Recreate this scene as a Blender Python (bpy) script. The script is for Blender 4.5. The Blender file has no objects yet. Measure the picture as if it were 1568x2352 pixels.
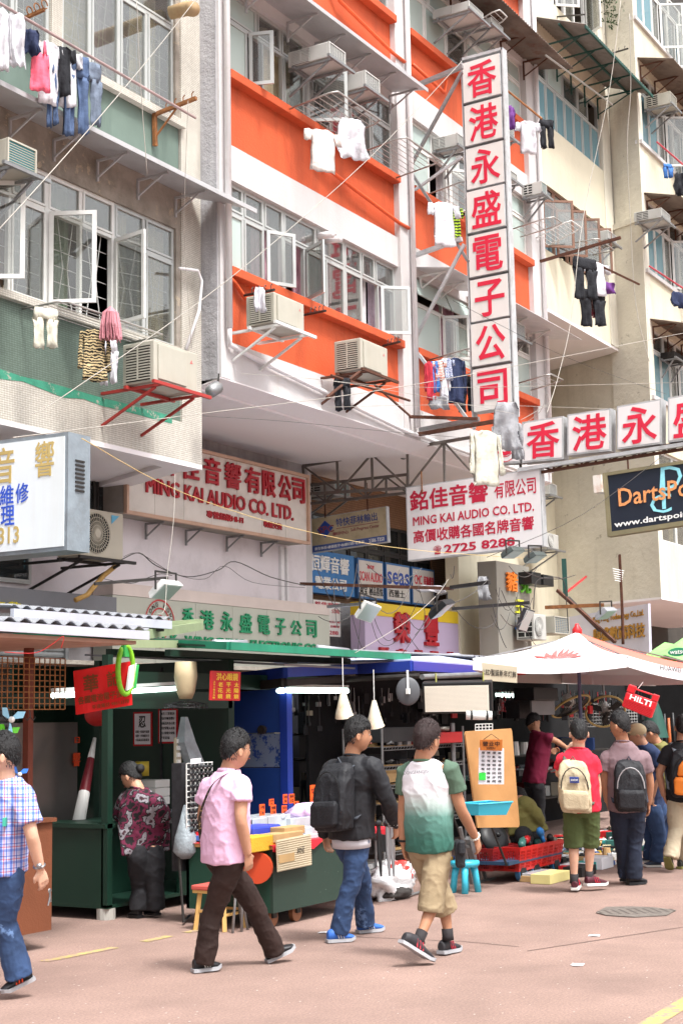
import bpy,math,random
from mathutils import Vector,Matrix,noise
from math import sin,cos,pi,radians,sqrt
random.seed(7)
V=Vector
sc=bpy.context.scene
COL=sc.collection
# ------------------------------------------------------------------ camera
# world: X runs up the street along the facades, Y goes into the facades, Z up; metres
CF,CP,CR,CY,CH=3400.0,0.139779,-0.018750,0.536898,1.72
_f=V((cos(CY)*cos(CP),sin(CY)*cos(CP),sin(CP)))
_r0=V((sin(CY),-cos(CY),0));_u0=_r0.cross(_f)
_r=cos(CR)*_r0+sin(CR)*_u0;_u=-sin(CR)*_r0+cos(CR)*_u0
CO=V((0,0,CH))
cam=bpy.data.cameras.new('camera');camo=bpy.data.objects.new('camera',cam);COL.objects.link(camo)
mw=Matrix(((_r.x,_u.x,-_f.x,0),(_r.y,_u.y,-_f.y,0),(_r.z,_u.z,-_f.z,CH),(0,0,0,1)))
camo.matrix_world=mw
cam.sensor_fit='HORIZONTAL';cam.sensor_width=36;cam.lens=CF/1568*36
cam.clip_start=0.1;cam.clip_end=500
cam.dof.use_dof=False
sc.camera=camo
# ------------------------------------------------------------------ light
SUN_EL,SUN_AZ=radians(62),radians(-112)
w=bpy.data.worlds.new('World');sc.world=w;w.use_nodes=True
nt=w.node_tree;bg=nt.nodes['Background']
sky=nt.nodes.new('ShaderNodeTexSky');sky.sky_type='NISHITA';sky.sun_disc=False
sky.sun_elevation=SUN_EL;sky.sun_rotation=pi/2-SUN_AZ
sky.air_density=1.0;sky.dust_density=6.0;sky.ozone_density=1.0
hsv=nt.nodes.new('ShaderNodeHueSaturation');hsv.inputs['Saturation'].default_value=0.14
nt.links.new(sky.outputs[0],hsv.inputs['Color']);nt.links.new(hsv.outputs[0],bg.inputs[0])
bg.inputs[1].default_value=0.115
sl=bpy.data.lights.new('sun','SUN');sl.energy=1.5;sl.angle=radians(10);sl.color=(1,.97,.93)
so=bpy.data.objects.new('sun',sl);COL.objects.link(so)
sd=V((cos(SUN_EL)*cos(SUN_AZ),cos(SUN_EL)*sin(SUN_AZ),sin(SUN_EL)))
so.rotation_euler=sd.to_track_quat('Z','Y').to_euler()
sc.view_settings.view_transform='Standard';sc.view_settings.look='None'
sc.view_settings.exposure=1.54;sc.view_settings.gamma=1;sc.view_settings.use_curve_mapping=False
sc.cycles.max_bounces=6;sc.cycles.transparent_max_bounces=12
# ------------------------------------------------------------------ measuring: photo point -> place in the world
TL=dict(v=(0,0,1),a=(0,0,.34),b=(501.8,0,.34),c=(1034.9,0,.34),d=(0,501.8,.34),e=(501.8,501.8,.34),f=(1034.9,501.8,.34),g=(0,972.2,.34),h=(501.8,972.2,.34),i=(1034.9,972.2,.34),j=(0,1442.5,.34),k=(407.7,1599.4,.34),l=(815.4,1536.6,.28),m=(1191.7,1536.6,.24),p=(439,1442.5,.24),q=(784,1442.5,.28),r=(1191.7,1411.2,.24),s=(0,1630.7,.2933),t=(752.6,1850.2,.28),u=(407.7,1913,.28))
def c(t,x,y):
 o=TL[t];return(o[0]+o[2]*x,o[1]+o[2]*y)
def ray(p):return _f*CF+_r*(p[0]-784)+_u*(1176-p[1])
def onY(p,Y):d=ray(p);return CO+d*(Y/d.y)
def onX(p,X):d=ray(p);return CO+d*(X/d.x)
def onZ(p,Z=0):d=ray(p);return CO+d*((Z-CH)/d.z)
def onD(p,D):return CO+ray(p)*(D/CF)
def onP(p,P0,n):d=ray(p);return CO+d*((P0-CO).dot(n)/d.dot(n))
def proj(P):
 q=P-CO;z=q.dot(_f);return(784+CF*q.dot(_r)/z,1176-CF*q.dot(_u)/z,z)
# ------------------------------------------------------------------ materials
def lin(h):
 h=h.lstrip('#');o=[]
 for i in(0,2,4):
  x=int(h[i:i+2],16)/255;o.append(x/12.92 if x<=.04045 else((x+.055)/1.055)**2.4)
 return tuple(o)+(1,)
MC={}
def mat(name,col,rough=.7,metal=0,var=.12,scale=2.5,bump=0,bscale=60,dirt=None,dscale=.7,damt=.5,streak=False,fine=0,spec=.4,coat=0,emit=0,alpha=1,sub=0,wear=None,wscale=9,wlo=.62):
 if name in MC:return MC[name]
 m=bpy.data.materials.new(name);m.use_nodes=True;MC[name]=m
 n=m.node_tree;N=n.nodes;L=n.links;b=N['Principled BSDF']
 if isinstance(col,str):col=lin(col)
 b.inputs['Roughness'].default_value=rough;b.inputs['Metallic'].default_value=metal
 b.inputs['Specular IOR Level'].default_value=spec;b.inputs['Coat Weight'].default_value=coat
 if sub:b.inputs['Subsurface Weight'].default_value=sub;b.inputs['Subsurface Scale'].default_value=.02
 if emit:b.inputs['Emission Color'].default_value=col;b.inputs['Emission Strength'].default_value=emit
 if alpha<1:b.inputs['Alpha'].default_value=alpha
 g=N.new('ShaderNodeNewGeometry');pos=g.outputs['Position']
 def nz(s,det=4,stretch=None,ro=.6):
  t=N.new('ShaderNodeTexNoise');t.inputs['Scale'].default_value=s;t.inputs['Detail'].default_value=det
  t.inputs['Roughness'].default_value=ro
  if stretch:
   mp=N.new('ShaderNodeMapping');mp.inputs['Scale'].default_value=stretch;L.new(pos,mp.inputs[0]);L.new(mp.outputs[0],t.inputs['Vector'])
  else:L.new(pos,t.inputs['Vector'])
  return t.outputs['Fac']
 def rng(x,a,b_,c_,d_):
  r=N.new('ShaderNodeMapRange');r.inputs[1].default_value=a;r.inputs[2].default_value=b_;r.inputs[3].default_value=c_;r.inputs[4].default_value=d_
  L.new(x,r.inputs[0]);return r.outputs[0]
 def mix(fac,a,b_,mode='MIX'):
  x=N.new('ShaderNodeMix');x.data_type='RGBA';x.blend_type=mode
  for s_,v_ in((x.inputs[0],fac),(x.inputs[6],a),(x.inputs[7],b_)):
   if hasattr(v_,'links'):L.new(v_,s_)
   else:s_.default_value=v_
  return x.outputs[2]
 cur=col
 if var:
  lo=tuple(col[i]*(1-var)for i in range(3))+(1,);hi=tuple(min(1,col[i]*(1+var*.7))for i in range(3))+(1,)
  cur=mix(rng(nz(scale),.3,.7,0,1),lo,hi)
 if fine:
  cur=mix(fine,cur,mix(rng(nz(scale*45,2),.35,.65,0,1),(.2,.2,.2,1),(1,1,1,1)),'MULTIPLY')
 if dirt:
  st=(1,1,.12)if streak else None
  cur=mix(rng(nz(dscale,7,st,.68),.5,.72,0,damt),cur,lin(dirt))
 if wear:
  cur=mix(rng(nz(wscale,8,None,.75),wlo,wlo+.03,0,1),cur,lin(wear))
 if cur is not col:L.new(cur,b.inputs['Base Color'])
 else:b.inputs['Base Color'].default_value=col
 if bump:
  bn=N.new('ShaderNodeBump');bn.inputs['Strength'].default_value=bump;bn.inputs['Distance'].default_value=.02
  L.new(nz(bscale,5),bn.inputs['Height']);L.new(bn.outputs[0],b.inputs['Normal'])
 return m
def nodes_of(m):
 n=m.node_tree;return n.nodes,n.links,n.nodes['Principled BSDF']
def glass(name,tint,refl=.25,clear=.75,rough=.02):
 if name in MC:return MC[name]
 m=bpy.data.materials.new(name);m.use_nodes=True;MC[name]=m
 N=m.node_tree.nodes;L=m.node_tree.links;N.clear()
 o=N.new('ShaderNodeOutputMaterial');tr=N.new('ShaderNodeBsdfTransparent');tr.inputs[0].default_value=lin(tint)
 gl=N.new('ShaderNodeBsdfGlossy');gl.inputs['Roughness'].default_value=rough;gl.inputs[0].default_value=(.94,.94,.94,1)
 df=N.new('ShaderNodeBsdfDiffuse');df.inputs[0].default_value=lin(tint)
 lw=N.new('ShaderNodeLayerWeight');lw.inputs[0].default_value=.35
 ma=N.new('ShaderNodeMath');ma.operation='MULTIPLY_ADD';ma.inputs[1].default_value=.38;ma.inputs[2].default_value=refl*.16;L.new(lw.outputs['Fresnel'],ma.inputs[0])
 m1=N.new('ShaderNodeMixShader');m1.inputs[0].default_value=1-clear;L.new(tr.outputs[0],m1.inputs[1]);L.new(df.outputs[0],m1.inputs[2])
 m2=N.new('ShaderNodeMixShader');L.new(ma.outputs[0],m2.inputs[0]);L.new(m1.outputs[0],m2.inputs[1]);L.new(gl.outputs[0],m2.inputs[2])
 L.new(m2.outputs[0],o.inputs[0]);return m
def emis(name,col,s):
 return mat(name,col,emit=s,var=0)
# ------------------------------------------------------------------ mesh building
class B:
 def __init__(s):s.v=[];s.f=[];s.m=[];s.cur=0
 def add(s,vs,fs,mi=None):
  o=len(s.v);s.v+=[V(x)for x in vs]
  for q in fs:s.f.append([o+i for i in q]);s.m.append(s.cur if mi is None else mi)
  return s
 def box(s,a,b_,mi=None):
  x0,y0,z0=a;x1,y1,z1=b_
  return s.obox(V((x0,y0,z0)),V((x1-x0,0,0)),V((0,y1-y0,0)),V((0,0,z1-z0)),mi)
 def obox(s,o,X,Y,Z,mi=None):
  o=V(o);X=V(X);Y=V(Y);Z=V(Z)
  vs=[o,o+X,o+X+Y,o+Y,o+Z,o+X+Z,o+X+Y+Z,o+Y+Z]
  fs=[(0,3,2,1),(4,5,6,7),(0,1,5,4),(1,2,6,5),(2,3,7,6),(3,0,4,7)]
  if X.cross(Y).dot(Z)<0:fs=[q[::-1]for q in fs]
  return s.add(vs,fs,mi)
 def cbox(s,c_,sx,sy,sz,rz=0,mi=None):
  a=V((cos(rz),sin(rz),0));b_=V((-sin(rz),cos(rz),0));z=V((0,0,1))
  return s.obox(V(c_)-a*sx/2-b_*sy/2-z*sz/2,a*sx,b_*sy,z*sz,mi)
 def bar(s,p,q,w_,h=None,up=(0,0,1),mi=None):
  p=V(p);q=V(q);h=h or w_;d=(q-p)
  if d.length<1e-6:return s
  dn=d.normalized();x=dn.cross(V(up))
  if x.length<1e-3:x=dn.cross(V((1,0,0)))
  x.normalize();y=x.cross(dn)
  return s.obox(p-x*w_/2-y*h/2,x*w_,d,y*h,mi)
 def tube(s,pts,r,n=6,caps=True,mi=None):
  pts=[V(p)for p in pts];k=len(pts);rs=r if isinstance(r,(list,tuple))else[r]*k;rings=[]
  ref=None
  for i,p in enumerate(pts):
   d=(pts[min(i+1,k-1)]-pts[max(i-1,0)]).normalized()
   if ref is None:
    ref=d.cross(V((0,0,1)));
    if ref.length<.05:ref=d.cross(V((1,0,0)))
   ref=(ref-d*ref.dot(d)).normalized();b2=d.cross(ref)
   rings.append([p+(ref*cos(2*pi*j/n)+b2*sin(2*pi*j/n))*rs[i]for j in range(n)])
  return s.loft(rings,caps,mi)
 def loft(s,rings,caps=True,mi=None,close=True):
  o=len(s.v);n=len(rings[0])
  for r_ in rings:s.v+=[V(p)for p in r_]
  mi=s.cur if mi is None else mi
  for i in range(len(rings)-1):
   for j in range(n if close else n-1):
    a=o+i*n+j;b_=o+i*n+(j+1)%n;s.f.append([a,b_,b_+n,a+n]);s.m.append(mi)
  if caps:
   s.f.append([o+j for j in range(n)][::-1]);s.m.append(mi)
   s.f.append([o+(len(rings)-1)*n+j for j in range(n)]);s.m.append(mi)
  return s
 def cyl(s,p,q,r,n=12,mi=None):return s.tube([p,q],r,n,True,mi)
 def quad(s,a,b_,c_,d,mi=None):return s.add([a,b_,c_,d],[(0,1,2,3)],mi)
 def plate(s,P,th,mi=None):
  P=[V(p)for p in P];n=(P[1]-P[0]).cross(P[2]-P[0]).normalized()*th;k=len(P)
  return s.add(P+[p-n for p in P],[tuple(range(k)),tuple(range(2*k-1,k-1,-1))]+[(i,i+k,(i+1)%k+k,(i+1)%k)for i in range(k)],mi)
 def ball(s,c_,r,n=10,mi=None,sc_=(1,1,1)):
  rings=[]
  for i in range(1,n):
   t=pi*i/n;rings.append([V(c_)+V((sin(t)*cos(2*pi*j/n)*r*sc_[0],sin(t)*sin(2*pi*j/n)*r*sc_[1],cos(t)*r*sc_[2]))for j in range(n)])
  return s.loft(rings,True,mi)
 def build(s,name,mats,parent=None,smooth=False,bevel=0,**kw):
  off=V(parent['base'])if parent is not None and 'base'in parent else V((0,0,0))
  me=bpy.data.meshes.new(name);me.from_pydata([tuple(p-off)for p in s.v],[],s.f)
  if not isinstance(mats,(list,tuple)):mats=[mats]
  for m_ in mats:me.materials.append(m_)
  if len(mats)>1:me.polygons.foreach_set('material_index',s.m)
  if smooth:me.polygons.foreach_set('use_smooth',[True]*len(s.f))
  me.update()
  o=bpy.data.objects.new(name,me);COL.objects.link(o)
  if parent is not None:o.parent=parent;o['base']=tuple(off)
  if smooth==2:o.modifiers.new('sm','EDGE_SPLIT').split_angle=radians(40)
  if bevel:
   b_=o.modifiers.new('bv','BEVEL');b_.width=bevel;b_.segments=2;b_.limit_method='ANGLE'
  for k,v in kw.items():o[k]=v
  return o
def thing(name,label,cat,loc=(0,0,0),group=None):
 o=bpy.data.objects.new(name,None);COL.objects.link(o);o.location=loc;o.empty_display_size=.1
 o['label']=label;o['category']=cat;o['base']=tuple(loc)
 if group:o['group']=group
 return o
def one(b_,name,label,cat,mats,smooth=False,group=None,bevel=0,**kw):
 loc=b_.v[0].copy()
 t_={'base':tuple(loc)}
 for p in b_.v:p-=loc
 o=b_.build(name,mats,None,smooth,bevel,label=label,category=cat,**kw);o.location=loc;o['base']=tuple(loc)
 if group:o['group']=group
 return o
def copies(o,n=0):
 d=o.copy();COL.objects.link(d)
 for ch in list(o.children):
  e=copies(ch);e.parent=d
 return d
def share(o,locs,parent,name=None):
 for l in locs:
  d=o.copy();COL.objects.link(d);d.parent=parent;d.location=o.location+V(l)
# lettering: real geometry cut from the font, fitted into a box on a surface
_tc=bpy.data.curves.new('lettering_source','FONT');_to=bpy.data.objects.new('lettering_source',_tc);COL.objects.link(_to)
def letters(body,bold=0,ext=0,shear=0,res=2,space=1):
 _tc.body=body;bold=max(0,bold)*.55;_tc.bevel_depth=bold;_tc.bevel_resolution=0;_tc.extrude=max(.01,(ext or.5)-bold);_tc.shear=shear;_tc.resolution_u=res;_tc.space_character=space;_tc.align_x='LEFT'
 bpy.context.view_layer.update()
 me=bpy.data.meshes.new_from_object(_to.evaluated_get(bpy.context.evaluated_depsgraph_get()))
 vs=[v_.co.copy()for v_ in me.vertices];fs=[tuple(p.vertices)for p in me.polygons];bpy.data.meshes.remove(me)
 return vs,fs
class Q:
 def __init__(s,tl,tr,bl,br):
  s.c=[V(x)for x in(tl,tr,bl,br)];s.n=(s.c[2]-s.c[0]).cross(s.c[1]-s.c[0]).normalized()
 def P(s,x,y,o=0):
  a,b_,c_,d=s.c;return a*(1-x)*(1-y)+b_*x*(1-y)+c_*(1-x)*y+d*x*y+s.n*o
 def slab(s,b_,x0,y0,x1,y1,o0,o1,mi=None):
  pts=[s.P(x,y,o)for o in(o0,o1)for x,y in((x0,y0),(x0,y1),(x1,y1),(x1,y0))]
  return b_.add(pts,[(0,3,2,1),(4,5,6,7),(0,1,5,4),(1,2,6,5),(2,3,7,6),(3,0,4,7)],mi)
 def text(s,b_,body,x0,y0,x1,y1,o=.006,th=.004,bold=.0,shear=0,space=1,mi=None,res=2,rot=0):
  vs,fs=letters(body,bold,.5,shear,res,space)
  if rot:vs=[V((-p.y,p.x,p.z))for p in vs]
  mx=min(p.x for p in vs);Mx=max(p.x for p in vs);my=min(p.y for p in vs);My=max(p.y for p in vs)
  out=[s.P(x0+(p.x-mx)/max(Mx-mx,1e-6)*(x1-x0),y1-(p.y-my)/max(My-my,1e-6)*(y1-y0),o+(p.z+.5)*th)for p in vs]
  return b_.add(out,fs,mi)
def grad(p,D):return onD(p,D)
def quadD(tl,tr,bl,br,dl,dr):return Q(onD(tl,dl),onD(tr,dr),onD(bl,dl),onD(br,dr))
def quadY(tl,tr,bl,br,Y):return Q(onY(tl,Y),onY(tr,Y),onY(bl,Y),onY(br,Y))
def sag(p,q,s_,n=10):
 p=V(p);q=V(q);return[p.lerp(q,i/n)-V((0,0,s_*4*(i/n)*(1-i/n)))for i in range(n+1)]
# ------------------------------------------------------------------ palette
white_p=mat('white_wall_paint','#C2BFBF',.75,bump=.25,bscale=35,dirt='#B8B0A8',damt=.45,streak=True,dscale=2.2,scale=.8,var=.07)
orange_p=mat('orange_wall_paint','#C2532C',.7,bump=.3,bscale=35,var=.10,scale=1.2,dirt='#8E3E22',damt=.55,dscale=2.0,streak=True)
soffit_p=mat('soffit_paint','#E6E1E2',.85,var=.03,scale=.5,bump=.1,bscale=20)
cream_p=mat('cream_plaster','#D3CCB6',.85,var=.07,scale=.9,bump=.3,bscale=12,dirt='#8C8570',damt=.4,streak=True,dscale=1.0)
cream_old=mat('weathered_cream_plaster','#D5D0C2',.9,var=.12,scale=.7,bump=.9,bscale=6,dirt='#7E786A',damt=.45,streak=True,dscale=.9,wear='#ABA698',wscale=3.2,wlo=.62)
grey_wall=mat('pale_lilac_wall','#DDD6D9',.85,var=.05,scale=1,bump=.15,bscale=20,dirt='#9A9292',damt=.35,dscale=1.6)
stucco=mat('grey_stucco','#A3A2A5',.9,var=.15,scale=3,bump=1.0,bscale=18,dirt='#6A6A6C',damt=.6,streak=True,dscale=2)
conc=mat('stained_concrete','#948C82',.9,var=.25,scale=3,bump=.8,bscale=15,dirt='#5E564C',damt=.6,dscale=1.6,wear='#A79A86',wscale=5,wlo=.58)
alu=mat('window_aluminium','#B9BCBA',.4,.35,var=.05)
alu_w=mat('white_window_frame','#D6D7D4',.45,0,var=.05,dirt='#8D8B84',dscale=4,damt=.3)
alu_d=mat('dark_window_frame','#3A3836',.5,.2,var=.1)
rust=mat('rusty_steel','#5B3A2C',.8,.2,var=.35,scale=12,bump=.4,bscale=90)
rust_l=mat('orange_rust_steel','#8A5A34',.85,.1,var=.4,scale=14,bump=.4,bscale=90)
steel=mat('galvanised_steel','#8E8F90',.45,.6,var=.2,scale=9)
steel_d=mat('dark_steel','#33302E',.6,.3,var=.25,scale=10)
pipe_w=mat('white_pipe','#DDDBDC',.5,var=.06,dirt='#A8A09A',damt=.3,dscale=5)
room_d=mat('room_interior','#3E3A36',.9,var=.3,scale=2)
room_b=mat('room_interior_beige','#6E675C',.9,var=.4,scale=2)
glass_t=glass('window_glass','#E4E5E2',.45,.965)
glass_f=glass('frosted_window_glass','#B9C9C4',.3,.18,.15)
glass_b=glass('teal_window_glass','#7FA9B4',.35,.35,.05)
glass_k=glass('dark_window_glass','#7C8284',.25,.9)
red_steel=mat('red_painted_steel','#A3342F',.6,var=.15,scale=8,dirt='#6B2A22',damt=.5,dscale=8)
black_c=mat('black_rubber','#141416',.6,var=.1)
def tilemat(name,col,grout,sc_=40,dirt='#7A7266',damt=.5,var=.12,streak=True):
 m=mat(name,col,.6,var=var,scale=1.5,dirt=dirt,damt=damt,streak=streak,dscale=1.4)
 N,L,b=nodes_of(m)
 g=N.new('ShaderNodeNewGeometry');s=N.new('ShaderNodeSeparateXYZ');L.new(g.outputs['Position'],s.inputs[0])
 a=N.new('ShaderNodeMath');a.operation='ADD';L.new(s.outputs[0],a.inputs[0]);L.new(s.outputs[1],a.inputs[1])
 k=N.new('ShaderNodeCombineXYZ');L.new(a.outputs[0],k.inputs[0]);L.new(s.outputs[2],k.inputs[1])
 br=N.new('ShaderNodeTexBrick');br.offset=0;br.inputs['Scale'].default_value=sc_;br.inputs['Mortar Size'].default_value=.1
 br.inputs['Brick Width'].default_value=1;br.inputs['Row Height'].default_value=1
 br.inputs['Color1'].default_value=(1,1,1,1);br.inputs['Color2'].default_value=(.82,.82,.82,1);br.inputs['Mortar'].default_value=lin(grout)
 L.new(k.outputs[0],br.inputs['Vector'])
 mx=N.new('ShaderNodeMix');mx.data_type='RGBA';mx.blend_type='MULTIPLY';mx.inputs[0].default_value=1
 src=b.inputs['Base Color'].links[0].from_socket;L.new(src,mx.inputs[6]);L.new(br.outputs[0],mx.inputs[7]);L.new(mx.outputs[2],b.inputs['Base Color'])
 return m
mosaic_g=tilemat('green_mosaic_tile','#6B7C72','#A8A8A0',38,'#3E4A42',.45)
mosaic_c=tilemat('cream_mosaic_tile','#CFCBC2','#A39D92',38,'#8E877A',.5)
mosaic_b=tilemat('brown_wall_tile','#8C6A4E','#B0A090',22,'#6A5040',.3)
# ------------------------------------------------------------------ the ground
gm=mat('red_asphalt','#987E74',.88,var=.16,scale=1.3,bump=.5,bscale=160,fine=.35,dirt='#6E5A54',damt=.6,dscale=.45,wear='#7C6A64',wscale=2.6,wlo=.66)
b=B();b.quad((-60,-60,0),(120,-60,0),(120,90,0),(-60,90,0));b.build('ground',gm,kind='structure')
yl=mat('worn_yellow_line','#A8985C',.8,var=.2,wear='#957B72',wscale=16,wlo=.5)
for i,(P0,P1)in enumerate((((c('s',345,1970)),c('s',900,1862)),(c('s',1125,1815),c('s',1325,1772)),(c('u',60,818),c('u',165,800)),((1568,2306),(1492,2352)))):
 A_,B_=onZ(P0,.004),onZ(P1,.004);d=(B_-A_).normalized();n_=V((-d.y,d.x,0))*(.045 if i<3 else.06)
 if i==3:B_=B_+d*1.5;A_=A_-d*.5
 q=B();q.quad(A_-n_,B_-n_,B_+n_,A_+n_);q.build('road_marking',yl,kind='structure')
# cracks in the paving: narrow recessed seams
q=B();seam=mat('dark_seam','#54433E',.9)
for pts in([(0,1),(1,0)],):pass
for a_,b_ in((c('t',1080,1115),c('t',1566,1160)),(c('t',150,1075),c('t',1080,1118)),((1210,2185),(1568,2130))):
 A_,B_=onZ(a_,.003),onZ(b_,.003);d=(B_-A_).normalized();n_=V((-d.y,d.x,0))*.006;q.quad(A_-n_,B_-n_,B_+n_,A_+n_)
q.build('paving_seam',seam,kind='structure')
# ------------------------------------------------------------------ windows
curt={k:mat('curtain_'+k,v_,.9,var=.25,scale=6,bump=.3,bscale=30)for k,v_ in dict(pink='#B88E9E',cream='#CFC6A8',white='#CFCDD0',lilac='#A79AA8',dark='#4A3E42',green='#6C7F68',blue='#64808C',brown='#7A6455').items()}
def curtain(par,Y,x0,x1,z0,z1,col,n=0):
 b=B();k=max(6,int((x1-x0)*40));ph=random.random()*6
 row=[]
 for i in range(k+1):
  x=x0+(x1-x0)*i/k;y=Y+.03*sin(i*.9+ph)+.012*sin(i*2.3+ph)
  row.append((x,y))
 for i in range(k):
  (xa,ya),(xb,yb)=row[i],row[i+1];b.quad((xa,ya,z0),(xb,yb,z0),(xb,yb-.01,z1),(xa,ya-.01,z1))
 return b.build('curtain',curt[col],par,smooth=True)
def sash(par,hx,Y,z0,z1,w_,hinge,ang,fm,gm_,t=.05):
 s_=1 if hinge=='L'else-1;a=radians(ang)
 d=V((s_*cos(a),-sin(a),0));n=V((-sin(a)*s_,-cos(a),0));o=V((hx,Y-.02,z0));H=z1-z0;U=V((0,0,1))
 b=B();th=n*.03
 b.obox(o,d*t,th,U*H);b.obox(o+d*(w_-t),d*t,th,U*H);b.obox(o+d*t,d*(w_-2*t),th,U*t);b.obox(o+d*t+U*(H-t),d*(w_-2*t),th,U*t)
 f=b.build('open_sash',fm,par)
 g=B();g.obox(o+d*t+U*t+n*.012,d*(w_-2*t),n*.006,U*(H-2*t));g.build('pane',gm_,par)
 return f
def win(par,Y,x0,x1,z0,z1,zt,lower,upper=None,fm=alu,gm_=None,cur=None,room=room_d,grille=False,depth=.9,t=.045):
 """aluminium strip window: lower lights, transom at zt, upper lights; states c closed, f frosted, x open hole, oL55 / oR80 open sash, t top-hung open"""
 gm_=gm_ or glass_t
 b=B();e=.004
 b.box((x0,Y,z0),(x0+t,Y+.07,z1));b.box((x1-t,Y,z0),(x1,Y+.07,z1));b.box((x0+t,Y,z0),(x1-t,Y+.07,z0+t));b.box((x0+t,Y,z1-t),(x1-t,Y+.07,z1))
 if zt<z1-.06:b.box((x0+t,Y+e,zt-t/2),(x1-t,Y+.068,zt+t/2))
 else:zt=z1
 panes=[]
 def run(row,za,zb):
  tot=sum(r_[0]for r_ in row);x=x0
  for i,(fr,st)in enumerate(row):
   xa=x;x+=(x1-x0)*fr/tot;xb=x
   if i<len(row)-1:b.box((xb-t/2,Y+2*e,za+t/2),(xb+t/2,Y+.066,zb-t/2))
   ia,ib=xa+t*.6,xb-t*.6;za2,zb2=za+t*.6,zb-t*.6
   if st[0]in 'cfb':
    s_=.028
    for q in(((ia,Y-.008,za2),(ia+s_,Y+.03,zb2)),((ib-s_,Y-.008,za2),(ib,Y+.03,zb2)),((ia+s_,Y-.008,za2),(ib-s_,Y+.03,za2+s_)),((ia+s_,Y-.008,zb2-s_),(ib-s_,Y+.03,zb2))):b.box(*q)
    panes.append((ia+s_,ib-s_,za2+s_,zb2-s_,{'c':gm_,'f':glass_f,'b':glass_b}[st[0]]))
   elif st[0]=='o':panes.append((st[1],ia if st[1]=='L'else ib,za2,zb2,ib-ia,int(st[2:])))
   elif st[0]=='t':
    panes.append(('T',ia,ib,za2,zb2))
 run(lower,z0,zt)
 if upper and zt<z1:run(upper,zt,z1)
 w_=b.build('window',fm,par)
 for p in panes:
  if p[0]in('L','R'):sash(w_,p[1],Y,p[2],p[3],p[4],p[0],p[5],fm,gm_)
  elif p[0]=='T':
   g=B();_,ia,ib,za,zb=p;o=V((ia,Y-.02,zb));D=V((0,-.42,-1)).normalized()*(zb-za)
   g.obox(o,V((ib-ia,0,0)),D,V((0,-.02,.01)));g.build('open_pane',glass_f,w_)
  else:
   g=B();g.box((p[0],Y+.012,p[2]),(p[1],Y+.02,p[3]));g.build('pane',p[4],w_)
 if grille:
  g=B();k=int((x1-x0)/.16)
  for i in range(1,k):
   x=x0+(x1-x0)*i/k;lean=.05*((i%3)-1)
   g.bar((x-lean,Y+.11,z0+t),(x+lean,Y+.11,(z0+zt)/2),.009);g.bar((x+lean,Y+.11,(z0+zt)/2),(x-lean,Y+.11,zt),.009)
  for i in range(1,6):g.bar((x0,Y+.125,z0+(zt-z0)*i/6),(x1,Y+.125,z0+(zt-z0)*i/6),.008)
  g.build('security_grille',alu_w,w_)
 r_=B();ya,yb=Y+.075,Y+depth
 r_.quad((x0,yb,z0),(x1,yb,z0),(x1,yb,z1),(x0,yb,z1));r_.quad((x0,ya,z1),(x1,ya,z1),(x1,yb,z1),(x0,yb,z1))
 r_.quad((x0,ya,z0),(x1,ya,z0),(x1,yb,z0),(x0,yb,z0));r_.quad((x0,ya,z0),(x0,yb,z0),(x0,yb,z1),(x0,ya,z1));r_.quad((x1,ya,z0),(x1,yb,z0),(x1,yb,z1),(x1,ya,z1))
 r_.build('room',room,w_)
 rr=random.Random(int(x0*97+z0*13))
 if cur is None:cur=[(k*.25+rr.uniform(0,.06),k*.25+rr.uniform(.1,.25),rr.choice(['pink','cream','white','lilac','white','blue','brown']))for k in range(4)if rr.random()<.7]
 g=B()
 for k in range(int((x1-x0)*5)):x=rr.uniform(x0+.1,x1-.3);h_=rr.uniform(.08,.4);g.box((x,Y+.3,z0),(x+rr.uniform(.06,.3),Y+.45,z0+h_),rr.randrange(4))
 if depth>.4:g.build('household_things',[curt['cream'],curt['dark'],curt['blue'],curt['pink']],w_,kind='stuff')
 for q in cur:curtain(w_,Y+.2,x0+(x1-x0)*q[0],x0+(x1-x0)*q[1],z0+.02,(q[3]if len(q)>3 else z1-.02),q[2])
 return w_
def brackets(par,xs,Y,z,out,drop,m,w_=.03):
 for x in xs:
  b=B();b.box((x-w_/2,Y-out,z-w_),(x+w_/2,Y,z));b.box((x-w_/2,Y-w_,z-drop),(x+w_/2,Y,z-w_));b.bar((x,Y-out*.8,z-w_),(x,Y-w_,z-drop*.8),w_*.7)
  b.build('bracket',m,par)
# ------------------------------------------------------------------ left building, green mosaic
YL=11.6
gb=thing('apartment_building','old apartment building clad in grey-green mosaic tile with a stained overhang, at the left','building',(15.8,YL,0))
gb2=gb
XL0=4.0
b=B();b.box((XL0,YL+.03,5.66),(15.42,YL+.3,6.55));b.build('green_panel',mosaic_g,gb)
b=B();b.box((XL0,YL+.03,8.82),(15.40,YL+.3,9.72));b.build('green_panel',mat('plain_green_wall','#66776E',.75,var=.12,scale=1.3,dirt='#39473F',damt=.55,dscale=1.2,streak=True,bump=.1),gb)
b=B();b.box((15.42,YL,5.14),(15.86,YL+.34,20));b.build('corner_pillar',mosaic_c,gb)
b=B();b.box((XL0,YL,5.14),(15.42,YL+.3,5.66));b.build('tiled_band',mosaic_c,gb)
cream_tile_dirty=conc
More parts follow.
